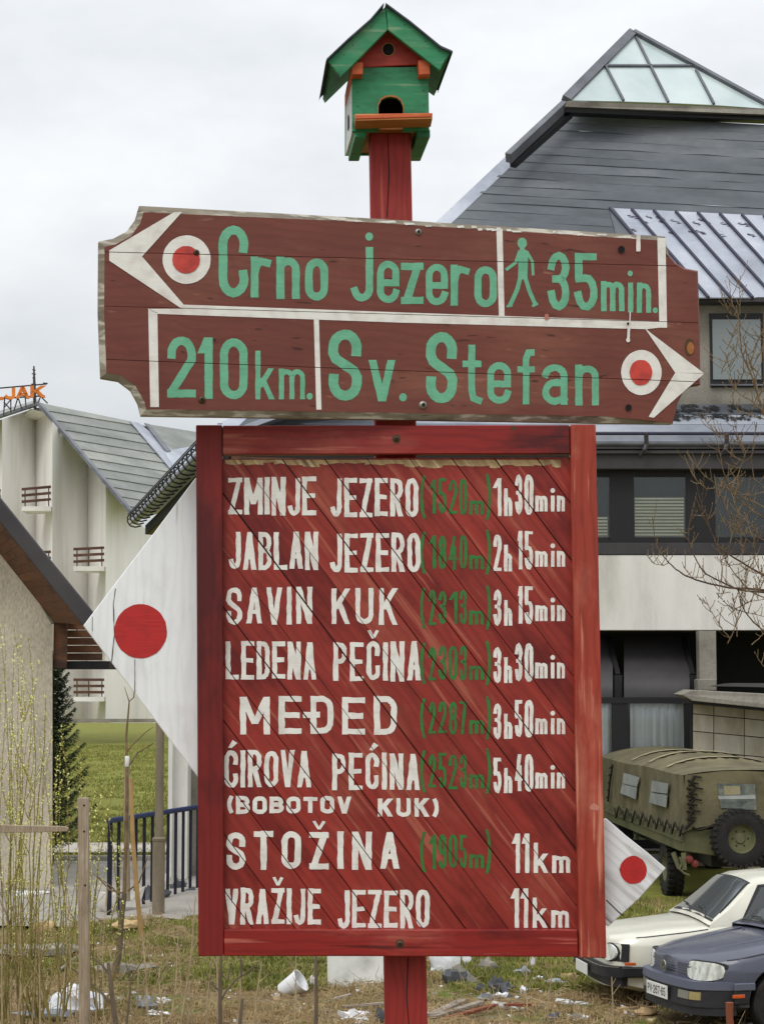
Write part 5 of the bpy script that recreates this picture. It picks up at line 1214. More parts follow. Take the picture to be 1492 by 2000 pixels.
def plate(root, patch_x, y0, y1, z0, z1, uf, off, text=None):
    xp = -uf((y0 + y1) / 2) + off
    pl = MB().box((xp, (y0 + y1) / 2, (z0 + z1) / 2), (.012, y1 - y0, z1 - z0)).build('number_plate', M['plate_white'], root, bevel=.002)
    if text:
        n = len(text); W_ = 100.0; x = 8; out = []
        wd = [4 if c == '-' else 9.2 for c in text]; tot = sum(wd) + 1.8 * (n - 1); x = (W_ - tot) / 2
        for c, w in zip(text, wd):
            mb = MB(); ks = 0
            for polys in glyph(c, x, x + w, 4 if c != '-' else 4, 18, 2.0, 0):
                for q in (polys or []):
                    mb.add([(xp + .0075 + .00002 * ks, y0 + (px / W_) * (y1 - y0), z1 - (py / 22) * (z1 - z0)) for px, py in q], [tuple(range(len(q)))]); ks += 1
            if mb.f: mb.build('plate_character', M['plate_black'], pl, fix=False)
            x += w + 1.8
    return pl
# ---- blue hatchback
bl = dict(paint='car_blue', plan=(.085, .30), wide=.848, len=4.0, ax1=.83, ax2=3.3, zb=.22, crease=.62,
          zt=[(0, .655), (.10, .68), (.2, .70), (.45, .745), (.9, .82), (1.3, .895), (2.5, .92), (3.9, .96)], zc=[(0, .67), (.1, .715), (.25, .755), (.6, .815), (1.0, .88), (1.3, .90), (2.5, .90), (3.9, .94)],
          ztop=[(1.08, .90), (1.2, .955), (1.5, 1.135), (1.80, 1.305), (1.95, 1.36), (2.3, 1.40), (2.8, 1.405), (3.25, 1.385), (3.55, 1.24), (3.8, 1.08), (3.9, .96)], belt=.90, cab=.775, ws0=1.08, ws1=1.86, slant=.10)
th = rad(16); hd = Vector((-math.cos(th), -math.sin(th), 0)); lf = Vector((math.sin(th), -math.cos(th), 0))
cb = Vector((3.27, 20.1, 0)); O = cb - hd * -.2 - lf * .8; O.z = .03
root, patch, uf, stn, top = make_car('hatchback_car', O, math.pi + th, 'faded blue-grey hatchback with oval headlights and white number plate, nearest the camera', bl)
patch('grille', M['black_plastic'], -.40, .40, .545, .635, .012, .03)
for z in (.565, .588, .611): patch('grille_slat', M['bumper_blue'], -.39, .39, z - .004, z + .004, .024, .012, K=1)
for s_ in (1, -1):
    h = patch('headlight', M['lamp_glass'], s_ * .40, s_ * .745, .515, .695, .024, .05, N=44, shape=sup(3.4))
    patch('headlight_surround', M['black_plastic'], s_ * .385, s_ * .758, .505, .705, .012, .03, h, N=44, shape=sup(3.4))
    patch('bumper_lamp', M['clear_lens'], s_ * .37, s_ * .55, .335, .41, .088, .02); patch('bumper_lamp', M['yellow_lens'], s_ * .56, s_ * .66, .335, .41, .088, .02)
patch('bumper', M['bumper_blue'], -.80, .80, .435, .51, .10, .10, N=30); patch('bumper_skirt', M['black_plastic'], -.795, .795, .27, .432, .078, .09, N=30); patch('front_spoiler', M['black_plastic'], -.78, .78, .19, .268, .05, .08, N=30)
for s_ in (1, -1):
    MB().box((-.36 - .07, s_ * .838, .472), (.22, .036, .075)).build('bumper_end', M['bumper_blue'], root, bevel=.01)
    MB().box((-.40, s_ * .832, .37), (.16, .03, .13)).build('bumper_end', M['black_plastic'], root, bevel=.01)
    MB().box((-.36, s_ * .848, .385), (.13, .012, .035)).build('side_marker', M['amber'], root, bevel=.004)
plate(root, patch, -.30, .20, .285, .415, uf, .10, 'PV-267-65')
# round badge: ring with the interlaced letters
bx = -uf(0) + .045; mb = MB(); mb.lathe([(.047, 0), (.047, .008), (.058, .008), (.058, 0)], (bx, 0, .592), (1, 0, 0), 24, closed=True); bd_ = mb.build('badge', M['chrome'], root, smooth=True)
mb = MB()
for (ya, za, yb_, zb2) in ((-.022, .042, 0, .004), (.022, .042, 0, .004), (-.040, .018, -.018, -.038), (-.018, -.038, 0, -.004), (0, -.004, .018, -.038), (.018, -.038, .040, .018)):
    MB().beam((bx + .005, ya, .592 + za), (bx + .005, yb_, .592 + zb2), .008, .009).build('badge_stroke', M['chrome'], bd_)
MB().lathe([(0, 0), (.046, 0)], (bx + .0005, 0, .592), (1, 0, 0), 20).build('badge_field', M['plate_black'], bd_)
# washer jets
for y in (-.3, .3): MB().lathe([(0, .012), (.014, .006), (.018, 0)], (-.98, y, lerp1(bl['zc'], .98) + .004), n=8).build('washer_jet', M['black_plastic'], root, smooth=True)
# bonnet ridges
for s_ in (1, -1):
    MB().tube([Vector((-(.18 + t * .84), s_ * (.30 + .14 * t), lerp1(bl['zc'], .18 + t * .84) + .004)) for t in (0, .25, .5, .75, 1)], [.004, .012, .013, .013, .012], 8).build('bonnet_ridge', M['car_blue'], root, smooth='all')
# ---- white hatchback
wh = dict(paint='car_white', plan=(.03, .14), wide=.835, len=3.98, ax1=.79, ax2=3.25, zb=.20, crease=.70,
          zt=[(0, .745), (.10, .765), (.2, .775), (.45, .795), (.9, .84), (1.25, .885), (2.5, .91), (3.9, .95)], zc=[(0, .755), (.1, .785), (.25, .805), (.6, .85), (1.0, .89), (1.3, .90), (2.5, .90), (3.9, .94)],
          ztop=[(1.10, .90), (1.20, .965), (1.4, 1.135), (1.58, 1.30), (1.76, 1.365), (2.3, 1.40), (2.8, 1.405), (3.25, 1.385), (3.55, 1.24), (3.8, 1.06), (3.9, .95)], belt=.90, cab=.78, ws0=1.10, ws1=1.62, slant=.06)
th = rad(8); hd = Vector((-math.cos(th), -math.sin(th), 0)); lf = Vector((math.sin(th), -math.cos(th), 0))
cb = Vector((2.60, 22.0, 0)); O = cb - hd * -.2 - lf * .8; O.z = -.03
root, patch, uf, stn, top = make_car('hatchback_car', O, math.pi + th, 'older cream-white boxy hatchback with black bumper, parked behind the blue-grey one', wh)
patch('grille', M['black_plastic'], -.80, .80, .53, .715, .012, .03, N=30)
for z in (.56, .60, .64, .68): patch('grille_slat', M['black_plastic'], -.50, .50, z - .005, z + .005, .026, .012, K=1)
for s_ in (1, -1):
    h = patch('headlight', M['lamp_glass'], s_ * .56, s_ * .745, .535, .71, .045, .05, N=20, shape=sup(2.0)); patch('headlight_surround', M['plate_black'], s_ * .545, s_ * .76, .525, .72, .024, .03, h, N=20, shape=sup(2.0))
patch('bumper', M['black_plastic'], -.815, .815, .37, .485, .09, .12, N=30); patch('front_valance', M['black_plastic'], -.77, .77, .27, .365, .0, .06, N=30); patch('bumper_strip', M['chrome'], -.80, .80, .474, .482, .096, .01, N=30, K=1)
for s_ in (1, -1):
    MB().box((-.29, s_ * .842, .428), (.34, .045, .112)).build('bumper_end', M['black_plastic'], root, bevel=.015); MB().box((-.21, s_ * .845, .515), (.12, .02, .03)).build('side_marker', M['amber'], root, bevel=.004)
plate(root, patch, -.24, .26, .33, .45, uf, .115)
# ================================================================ TRUCK
M['canvas'] = pm('olive canvas', [lin(82, 77, 56), lin(100, 94, 70), lin(118, 110, 84)], 1.8, .95, .5, fine=.12, fscale=9, bdist=.05)
M['canvas_light'] = pm('sun-bleached canvas ribs', [lin(136, 128, 100), lin(160, 150, 120)], 4, .95, .3)
M['olive_metal'] = pm('olive drab metal', [lin(72, 74, 48), lin(92, 92, 62), lin(104, 98, 72)], 1.6, .7, .1, fine=.1)
M['cord'] = flat('dark lacing cord', lin(40, 36, 28), .9)
M['plastic_window'] = pm('milky plastic window', [lin(140, 144, 144), lin(158, 162, 160), lin(172, 175, 172)], 3, .25, .2, spec=.6)
M['plastic_window2'] = pm('smoky plastic window', [lin(58, 68, 66), lin(96, 104, 98), lin(128, 130, 114)], 5, .2, .2, spec=.8, stretch=(1, 1, 2))
tk = empty('army_truck', (5.8, 36, 0), label='olive army truck with laced canvas cover and spare wheel, seen from behind', cat='truck')
N0 = P(1335, 1560, 32.5); F0 = P(1185, 1560, 40.9)
sn = Vector((-(F0.y - N0.y), F0.x - N0.x, 0)).normalized()
if sn.x > 0: sn = -sn
TS = Plane(N0, sn); td = Vector((F0.x - N0.x, F0.y - N0.y, 0)).normalized(); TR = Plane(N0, -td); rdv = Vector((td.y, -td.x, 0))
# canvas roof and sides as one loft
LEN = 9.3; WD = 2.05; ribs = [2.1, 3.9, 5.8, 7.6]
def shoulder(t): return TS.hit(0, 0) * 0 + Vector((N0.x, N0.y, 0)) + td * t + Vector((0, 0, 2.065 - .012 * math.sin(t * 1.3)))
def crown_h(t): return .08 + .14 * sm(t / 3.0)
mb = MB(); NT, NA = 62, 20; vs = []
for i in range(NT + 1):
    t = LEN * i / NT; sh_ = shoulder(t); rb_ = sum(.03 * math.exp(-((t - r) / .12) ** 2) for r in ribs); sag = .02 * math.sin(t * 3.3)
    row = [Vector((sh_.x, sh_.y, 1.03)) - td * 0, Vector((sh_.x, sh_.y, 1.2)), Vector((sh_.x, sh_.y, 1.5)), Vector((sh_.x, sh_.y, 1.8)), sh_]
    for r_ in range(1, 4): row[r_] = row[r_] + sn * (.010 * math.sin(t * 4.1 + r_) + .010 * math.sin(t * 9.7 + 2 * r_) - .01)
    for k in range(1, NA):
        a = k / NA; z = (crown_h(t) + rb_) * (1 - abs(2 * a - 1) ** 2.6) + sag * math.sin(a * math.pi); row.append(sh_ + rdv * WD * a + Vector((0, 0, z)))
    row += [sh_ + rdv * WD, Vector(((sh_ + rdv * WD).x, (sh_ + rdv * WD).y, 1.03))]; vs += row; m = len(row)
mb.add(vs, [(i * m + k, i * m + k + 1, (i + 1) * m + k + 1, (i + 1) * m + k) for i in range(NT) for k in range(m - 1)])
mb.build('canvas_cover', M['canvas'], tk, smooth=True)
for r in ribs[:3]:      # pale creased webbing over the hoops
    vs = []
    for k in range(31):
        a = .05 + .9 * k / 30; z = (crown_h(r) + .03) * (1 - abs(2 * a - 1) ** 2.6) + .03
        wv_ = .10 + .05 * math.sin(k * 2.1) + .03 * math.sin(k * 5.3)
        c = shoulder(r) + rdv * WD * a + Vector((0, 0, z)); vs += [c - td * wv_ - Vector((0, 0, .018)), c + td * .08 - Vector((0, 0, .012))]
    MB().add(vs, [(2 * i, 2 * i + 1, 2 * i + 3, 2 * i + 2) for i in range(30)]).build('hoop_webbing', M['canvas_light'], tk, smooth='all')
zt_ = lambda x, y: (1180 + x / 4.782, 1440 + y / 4.782)
tub = [zt_(-60, 610), zt_(35, 640), zt_(710, 925), zt_(716, 1065), zt_(240, 925), zt_(0, 752)]
def onside(pts, off): return [TS.hit(*q, off) for q in pts]
f = onside([zt_(722, 880), zt_(716, 1068), zt_(0, 765), zt_(-90, 727), zt_(-90, 560), zt_(0, 600)], .02); MB().prism(f, [v + rdv * .10 for v in f]).build('side_panel', M['olive_metal'], tk, bevel=.01)
f = onside([zt_(716, 965), zt_(716, 978), zt_(0, 690), zt_(0, 680)], .045); MB().prism(f, [v + rdv * .03 for v in f]).build('side_rail', M['olive_metal'], tk)
for pts in ([zt_(178, 332), zt_(325, 375), zt_(300, 462), zt_(163, 428)], [zt_(163, 436), zt_(300, 470), zt_(290, 580), zt_(145, 520)], [zt_(442, 405), zt_(595, 435), zt_(582, 528), zt_(430, 505)], [zt_(428, 515), zt_(582, 540), zt_(572, 655), zt_(415, 610)]):
    f = onside(pts, .045); MB().prism(f, [v + rdv * .012 for v in f]).build('plastic_window', M['plastic_window'], tk)
# lacing: each loop a cord
def cordpx(pts, pl, off, r=.016, nm='lacing_cord', par=tk): return MB().tube([pl.hit(*q, off) for q in pts], r, 4).build(nm, M['cord'], par)
for k in range(9):
    x = 118 + k * 74.5; y = 690 + k * 21.5
    cordpx([zt_(x - 26, y - 25), zt_(x - 8, y + 52), zt_(x + 16, y - 48), zt_(x + 40, y + 24)], TS, .06); cordpx([zt_(x - 14, y + 62), zt_(x + 8, y - 8)], TS, .065)
cordpx([zt_(75, 255), zt_(48, 430), zt_(32, 600)], TS, .05, .02)
for k in range(5): cordpx([zt_(70 - k * 8, 270 + k * 68), zt_(44 - k * 6, 292 + k * 68)], TS, .06, .014)
# tail: canvas flap, laced corner, plastic window
f = [TR.hit(*q, .0) for q in (zt_(752, 352), zt_(900, 338), zt_(1075, 318), zt_(1262, 312), zt_(1492, 322), zt_(1750, 345), zt_(1750, 860), zt_(1050, 820), zt_(830, 850), zt_(722, 895))]
MB().prism(f, [v + td * .05 for v in f]).build('tail_flap', M['canvas'], tk)
f = [TR.hit(*q, -.04) for q in (zt_(726, 860), zt_(1750, 860), zt_(1750, 1110), zt_(1010, 1105), zt_(724, 1062))]; MB().prism(f, [v + td * .06 for v in f]).build('tailgate', M['olive_metal'], tk, bevel=.01)
for pts, mm in (([zt_(1050, 430), zt_(1405, 440), zt_(1420, 680), zt_(1085, 660)], 'plastic_window2'), ([zt_(1112, 455), zt_(1262, 455), zt_(1270, 535), zt_(1120, 540)], 'canvas_light'), ([zt_(1060, 548), zt_(1405, 540), zt_(1410, 575), zt_(1066, 580)], 'plastic_window')):
    f = [TR.hit(*q, .02 + .006 * (mm != 'plastic_window2')) for q in pts]; MB().prism(f, [v + td * .01 for v in f]).build('plastic_window', M[mm], tk)
pts = [(840, 362), (810, 420), (850, 470), (800, 520), (840, 575), (800, 620), (830, 680), (790, 740), (815, 790), (740, 860)]
cordpx([zt_(*q) for q in pts], TR, .03, .026)
for q in pts[:8]: cordpx([zt_(q[0], q[1]), zt_(q[0] + 68, q[1] + 14)], TR, .035, .014)
for k in range(6): cordpx([zt_(770 + R.uniform(-6, 6), 400 + k * 72), zt_(842, 425 + k * 70), zt_(782, 450 + k * 70)], TR, .03, .018)
cordpx([zt_(822, 838), zt_(880, 868), zt_(960, 845), zt_(1045, 812)], TR, .03, .02)
# spare wheel with lugged tyre on the tailgate
def lugged_wheel(c, axis, r, w, par, name='wheel', lugs=28):
    o = MB().lathe([(r * .50, -w * .45), (r * .62, -w * .5), (r * .90, -w * .5), (r * .97, -w * .4), (r * .97, w * .4), (r * .90, w * .5), (r * .62, w * .5), (r * .50, w * .45)], c, axis, 36, closed=True).build(name, M['rubber'], par, smooth=True)
    axis = Vector(axis).normalized(); ref = Vector((0, 0, 1)); a = axis.cross(ref).normalized(); b = a.cross(axis)
    mb = MB()
    for k in range(lugs):
        t = 2 * math.pi * k / lugs; d = a * math.cos(t) + b * math.sin(t); tg = axis.cross(d)
        for s_ in (1, -1):
            c2 = Vector(c) + d * (r * .955) + axis * w * .32 * s_ + tg * (.02 * s_); rot = Matrix((d, axis, tg)).transposed()
            mb.box(c2, (r * .13, w * .42, r * .115), rot)
    mb.build('tread_lugs', M['rubber'], o)['kind'] = 'stuff'
    MB().lathe([(r * .50, w * .46), (r * .46, w * .30), (r * .42, w * .12), (r * .20, w * .05), (r * .16, w * .14), (0, w * .15)], c, axis, 28).build('rim', M['olive_metal'], o, smooth=True)
    for k in range(6):
        t = 2 * math.pi * k / 6; MB().lathe([(0, .012), (.014, .01), (.016, 0)], Vector(c) + (a * math.cos(t) + b * math.sin(t)) * r * .28 + axis * w * .07, axis, 6).build('wheel_nut', M['black_frame'], o)
    return o
cw = TR.hit(*zt_(1262, 945), .18); lugged_wheel(cw, -td + rdv * .12, .45, .22, tk, 'spare_wheel', 30)
for t in (2.1, 7.4):
    for s_ in (0, 1):
        c = Vector((N0.x, N0.y, 0)) + td * t + rdv * (.16 + s_ * (WD - .32)); c.z = .46; lugged_wheel(c, sn if s_ == 0 else -sn, .46, .26, tk, 'wheel', 26)
MB().box(Vector((N0.x, N0.y, .72)) + td * 4.6 + rdv * WD / 2, (1.1, 8.6, .22), Matrix.Rotation(math.atan2(-td.x, td.y), 3, 'Z')).build('chassis', M['black_frame'], tk)
for q, m_ in ((zt_(792, 1140), 'red_lens'), (zt_(845, 1180), 'red_lens')):
    MB().lathe([(0, .05), (.05, .045), (.062, .02), (.062, -.03)], TR.hit(*q, .02), -td, 14).build('tail_light', M[m_], tk, smooth=True)
MB().beam(TR.hit(*zt_(640, 1075), -.1), TR.hit(*zt_(700, 1225), -.05), .06).build('tow_bracket', M['olive_metal'], tk); MB().beam(TR.hit(*zt_(735, 1080), -.05), TR.hit(*zt_(745, 1240), .0), .07).build('tow_bracket', M['olive_metal'], tk)
MB().tube([TR.hit(*zt_(x, y), .05) for x, y in ((700, 1120), (722, 1180), (700, 1230), (742, 1270), (790, 1290))], .02, 5).build('brake_hose', M['olive_metal'], tk)
# cab, hidden for the most part behind the board
cb0 = Vector((N0.x, N0.y, 0)) + td * (LEN + .9) + rdv * WD / 2
rot = Matrix.Rotation(math.atan2(-td.x, td.y), 3, 'Z')
MB().box(cb0 + Vector((0, 0, 1.25)), (1.95, 1.7, .95), rot).build('cab', M['olive_metal'], tk, bevel=.06, seg=2)
# ================================================================ VEGETATION
RV = random.Random(21)
M['grass'] = pm('grass blades', [lin(92, 96, 40), lin(120, 122, 54), lin(152, 148, 84)], 1.2, .8, 0, rand=0)
M['straw'] = pm('dry straw', [lin(118, 96, 64), lin(160, 137, 98), lin(200, 178, 138)], 3, .85, 0)
M['stalk'] = pm('dry weed stalk', [lin(134, 114, 84), lin(186, 168, 134)], 5, .85, 0, rand=1, tint=.15)
M['twig_gold'] = pm('golden brown twig bark', [lin(78, 63, 46), lin(112, 92, 64), lin(142, 122, 90)], 6, .8, 0, rand=1)
M['twig_dark'] = pm('dark branch bark', [lin(52, 40, 36), lin(88, 68, 54)], 8, .8, .2)
M['shoot'] = pm('olive shrub shoots', [lin(104, 92, 48), lin(148, 134, 76)], 5, .8, 0, rand=1, tint=.15)
M['bud'] = pm('young yellow-green leaves', [lin(176, 178, 86), lin(214, 214, 124), lin(236, 234, 168)], 9, .7, 0)
M['needle'] = pm('dark spruce needles', [lin(34, 50, 30), lin(58, 76, 44)], 5, .8, 0)
M['bark'] = pm('grey brown bark', [lin(84, 72, 58), lin(118, 104, 86)], 9, .9, .5, stretch=(1, 1, .3))
M['stake_wood'] = wood_paint('weathered stake', lin(148, 132, 112), lin(112, 98, 80), lin(176, 164, 146), ang=rad(90), wear=.6, blotch=4, gcol=.5, tint=.08)
M['bamboo'] = pm('tan stake', [lin(150, 118, 72), lin(178, 146, 96)], 4, .7, 0)
def blades(name, mat, n, dens, hmin, hmax, wid, lean, xr=(-9, 9), yr=(18.3, 34), kind='stuff', per=3, droop=.4):
    vs, fs = [], []; c = 0; tries = 0
    while c < n and tries < n * 12:
        tries += 1
        y = yr[0] + (yr[1] - yr[0]) * RV.random() ** 1.35; x = RV.uniform(-.205 * y - .3, .205 * y + .3)
        d = dens(x, y)
        if RV.random() > d: continue
        z = gz(x, y); c += 1
        for k in range(per):
            a = RV.uniform(0, 2 * math.pi); h = RV.uniform(hmin, hmax) * (0.6 + .6 * d); ln = RV.uniform(0, lean); bx, by = x + RV.uniform(-.05, .05), y + RV.uniform(-.05, .05)
            dx, dy = math.cos(a), math.sin(a); px_, py_ = -dy * wid / 2, dx * wid / 2
            b = len(vs); m1 = (bx + dx * ln * h * .35, by + dy * ln * h * .35, z + h * .6); tip = (bx + dx * ln * h, by + dy * ln * h, z + h * (1 - droop * ln * .6))
            vs += [(bx - px_, by - py_, z - .01), (bx + px_, by + py_, z - .01), (m1[0] + px_ * .7, m1[1] + py_ * .7, m1[2]), (m1[0] - px_ * .7, m1[1] - py_ * .7, m1[2]), tip]
            fs += [(b, b + 1, b + 2, b + 3), (b + 3, b + 2, b + 4)]
    me = bpy.data.meshes.new(name); me.from_pydata(vs, [], fs); me.materials.append(mat); o = bpy.data.objects.new(name, me); COL.objects.link(o); o['kind'] = kind; return o
def on_road(x, y): return y > 28.7 + .0 * x and x < -2.3 and not (x > -2.75 and y < 30.5)
def nz2(x, y, s, o): return mnoise.noise(Vector((x * s, y * s, o))) * .5 + .5
def g_dens(x, y):
    if on_road(x, y): return 0
    g = nz2(x, y, .8, 3.0) * .7 + nz2(x, y, 2.6, 8) * .5
    px = 746 + x / y * 4000; py = 1360 + (3.3 - gz(x, y)) / y * 4000
    b = 0
    if 400 < px < 640 and 1862 < py < 1925: b = .9
    if 880 < px < 1260 and py < 1930: b = .8
    if px < 400: b = .34 if py < 1900 else .12
    if py > 1925: b -= .35
    return max(0, min(1, (g - .55) * 2.2 + b))
def s_dens(x, y):
    if on_road(x, y): return 0
    px = 746 + x / y * 4000; py = 1360 + (3.3 - gz(x, y)) / y * 4000
    b = .35
    if 400 < px < 640 and 1862 < py < 1925: b = -.2
    if 880 < px < 1260 and py < 1930: b = -.1
    if py > 1925: b = .5
    if px > 1240: b = .05
    if 860 < px < 1010 and 1890 < py < 1950: b = -.25
    return max(0, min(1, (nz2(x, y, 1.3, 14.0) - .5) * 2.4 + b))
blades('grass', M['grass'], 36000, g_dens, .03, .10, .013, .8)
blades('dry_grass', M['straw'], 13000, s_dens, .03, .13, .009, 1.6, droop=1.1)
# matted straw litter lying flat
vs, fs = [], []
for i in range(16000):
    y = 18.4 + 12 * RV.random() ** 1.4; x = RV.uniform(-.2 * y, .2 * y)
    if on_road(x, y) or RV.random() > s_dens(x, y) + .1: continue
    a = RV.uniform(0, math.pi); l_ = RV.uniform(.05, .22); w = RV.uniform(.003, .008); z = gz(x, y) + RV.uniform(.01, .07); dz = RV.uniform(-.03, .05)
    dx, dy = math.cos(a) * l_, math.sin(a) * l_; b = len(vs); vs += [(x, y, z), (x + dx, y + dy, z + dz), (x + dx, y + dy, z + dz + w * 1.6), (x, y, z + w * 1.6)]; fs.append((b, b + 1, b + 2, b + 3))
me = bpy.data.meshes.new('straw_litter'); me.from_pydata(vs, [], fs); me.materials.append(M['straw']); o = bpy.data.objects.new('straw_litter', me); COL.objects.link(o); o['kind'] = 'stuff'
vs, fs = [], []
for i in range(26000):       # mown lawn beyond the road
    y = 41.5 + 50 * RV.random() ** 1.2; x = RV.uniform(-.166 * y, -.085 * y); z = gz(x, y)
    if 41.5 < y < 46 and abs(y - PG(200, 1657).y - .035 * (x + 4.5)) < .6: continue
    if nz2(x, y, .7, 5) < RV.uniform(.25, .55): continue
    a = RV.uniform(0, 6.28); h = RV.uniform(.03, .09); w = .022; b = len(vs); vs += [(x - math.cos(a) * w, y - math.sin(a) * w, z), (x + math.cos(a) * w, y + math.sin(a) * w, z), (x + RV.uniform(-.04, .04), y, z + h)]; fs.append((b, b + 1, b + 2))
me = bpy.data.meshes.new('lawn_grass'); me.from_pydata(vs, [], fs); me.materials.append(M['grass']); o = bpy.data.objects.new('lawn_grass', me); COL.objects.link(o); o['kind'] = 'stuff'
# tangle of bent dead stems and leaves over the rubble ground
dt = MB()
for i in range(4200):
    y = 18.5 + 11 * RV.random() ** 1.4; x = RV.uniform(-.2 * y, .2 * y)
    px = 746 + x / y * 4000
    if on_road(x, y) or RV.random() > (.9 if px < 420 else .6 if px < 1000 else .25) * min(1, s_dens(x, y) + .3): continue
    z = gz(x, y); d = Vector((RV.uniform(-1, 1), RV.uniform(-.6, .6), RV.uniform(.15, 1.6))).normalized(); L_ = RV.uniform(.10, .38); p0 = Vector((x, y, z)); p1 = p0 + d * L_ * .5; d2 = (d + Vector((RV.uniform(-.8, .8), RV.uniform(-.4, .4), RV.uniform(-.9, .2)))).normalized(); p2 = p1 + d2 * L_ * .5; p2.z = max(p2.z, z + .01)
    dt.tube([p0, p1, p2], [.0042, .0034, .002], 3, cap=False)
    if RV.random() < .3: dt.tube([p1, p1 + (d + Vector((RV.uniform(-1, 1), 0, .3))).normalized() * L_ * .35], [.003, .0015], 3, cap=False)
dt.build('dead_weed_tangle', M['stalk'], fix=False)['kind'] = 'stuff'
cl = MB()
for i in range(700):
    y = 18.5 + 8 * RV.random() ** 1.3; x = RV.uniform(-.2 * y, .2 * y); px = 746 + x / y * 4000
    if on_road(x, y) or RV.random() > (.9 if 820 < px < 1100 else .45): continue
    s_ = RV.uniform(.015, .055); rot = Matrix.Rotation(RV.uniform(0, 3), 3, 'Z') @ Matrix.Rotation(RV.uniform(-.7, .7), 3, 'Y'); cl.box((x, y, gz(x, y) + s_ * .2), (s_ * RV.uniform(1, 2.4), s_ * RV.uniform(.8, 1.6), s_ * RV.uniform(.5, 1)), rot)
M['clod'] = pm('brown earth clods', [lin(92, 76, 54), lin(132, 112, 82), lin(158, 138, 104)], 9, .95, .6, fine=.3)
cl.build('earth_clods', M['clod'])['kind'] = 'stuff'
# ---- tall dry weed stalks: each a thing
def base_y(px, Y): return P(px, 1500, Y).x
stk = [(8, 19.5, 1700, 0), (34, 19.8, 1760, 6), (46, 19.4, 1920, -4), (120, 19.8, 1700, 10), (140, 20.5, 1760, -6), (188, 20.6, 1800, 12), (205, 20.2, 1730, 4), (292, 20.4, 1820, -14), (330, 20.2, 1830, 18),
       (352, 20.6, 1750, 30), (404, 19.6, 1880, 8), (430, 20.1, 1868, -6), (462, 20.2, 1885, 8), (575, 20.5, 1860, 3), (360, 20.9, 1840, -12), (1030, 21.5, 1868, 0), (1198, 19.6, 1908, -4), (1068, 20.2, 1900, 10), (64, 20.1, 1830, 8),
       (82, 19.6, 1740, -7), (150, 19.7, 1860, 9), (222, 19.8, 1860, -5), (262, 20.0, 1880, 9), (318, 19.7, 1900, -8), (380, 19.9, 1860, -16), (500, 19.9, 1878, 12), (22, 20.3, 1650, 5)]
LBL = ['thin', 'pale', 'bent', 'leaning', 'forked', 'short', 'tall', 'wispy', 'crooked', 'bleached']
stk.sort(key=lambda t: t[0])
ORD = 'first second third fourth fifth sixth seventh eighth ninth tenth eleventh twelfth thirteenth fourteenth fifteenth sixteenth seventeenth eighteenth nineteenth twentieth'.split()
ORD += ['twenty-' + w for w in ORD[:9]]
for i, (px, Y, ytop, dx) in enumerate(stk):
    b = P(px, 1900, Y); b.z = gz(b.x, Y) - .02; t = P(px + dx, ytop, Y)
    rr_ = RV.uniform(.006, .012); mid = b.lerp(t, .55) + Vector((RV.uniform(-.03, .03), 0, 0)); o = MB().tube([b, mid, t], [rr_, rr_ * .8, rr_ * .4], 5)
    for k in range(RV.randint(2, 5)):
        s0 = b.lerp(t, RV.uniform(.45, .95)); o.tube([s0, s0 + Vector((RV.uniform(-.12, .12), RV.uniform(-.05, .05), RV.uniform(.06, .2)))], [.004, .0015], 4)
    o = o.build('dry_stalk', M['stalk'], None, loc=b, smooth=True, cat='weed', group='dry weed stalks on the rubble ground')
    side = 'left of the grey stake' if px < 150 else ('between grey stake and red board' if px < 383 else ('under the red board' if px < 1185 else 'in front of the cars'))
    o['label'] = '%s dry weed stalk from the left edge, %s, %s' % (ORD[i], 'tall' if ytop < 1780 else 'short', ('leaning right' if dx > 4 else 'leaning left' if dx < -4 else 'upright'))
    if px >= 383: o['label'] = '%s dry weed stalk from the left edge, %s' % (ORD[i], 'before the cars' if px > 1185 else 'under the red board')
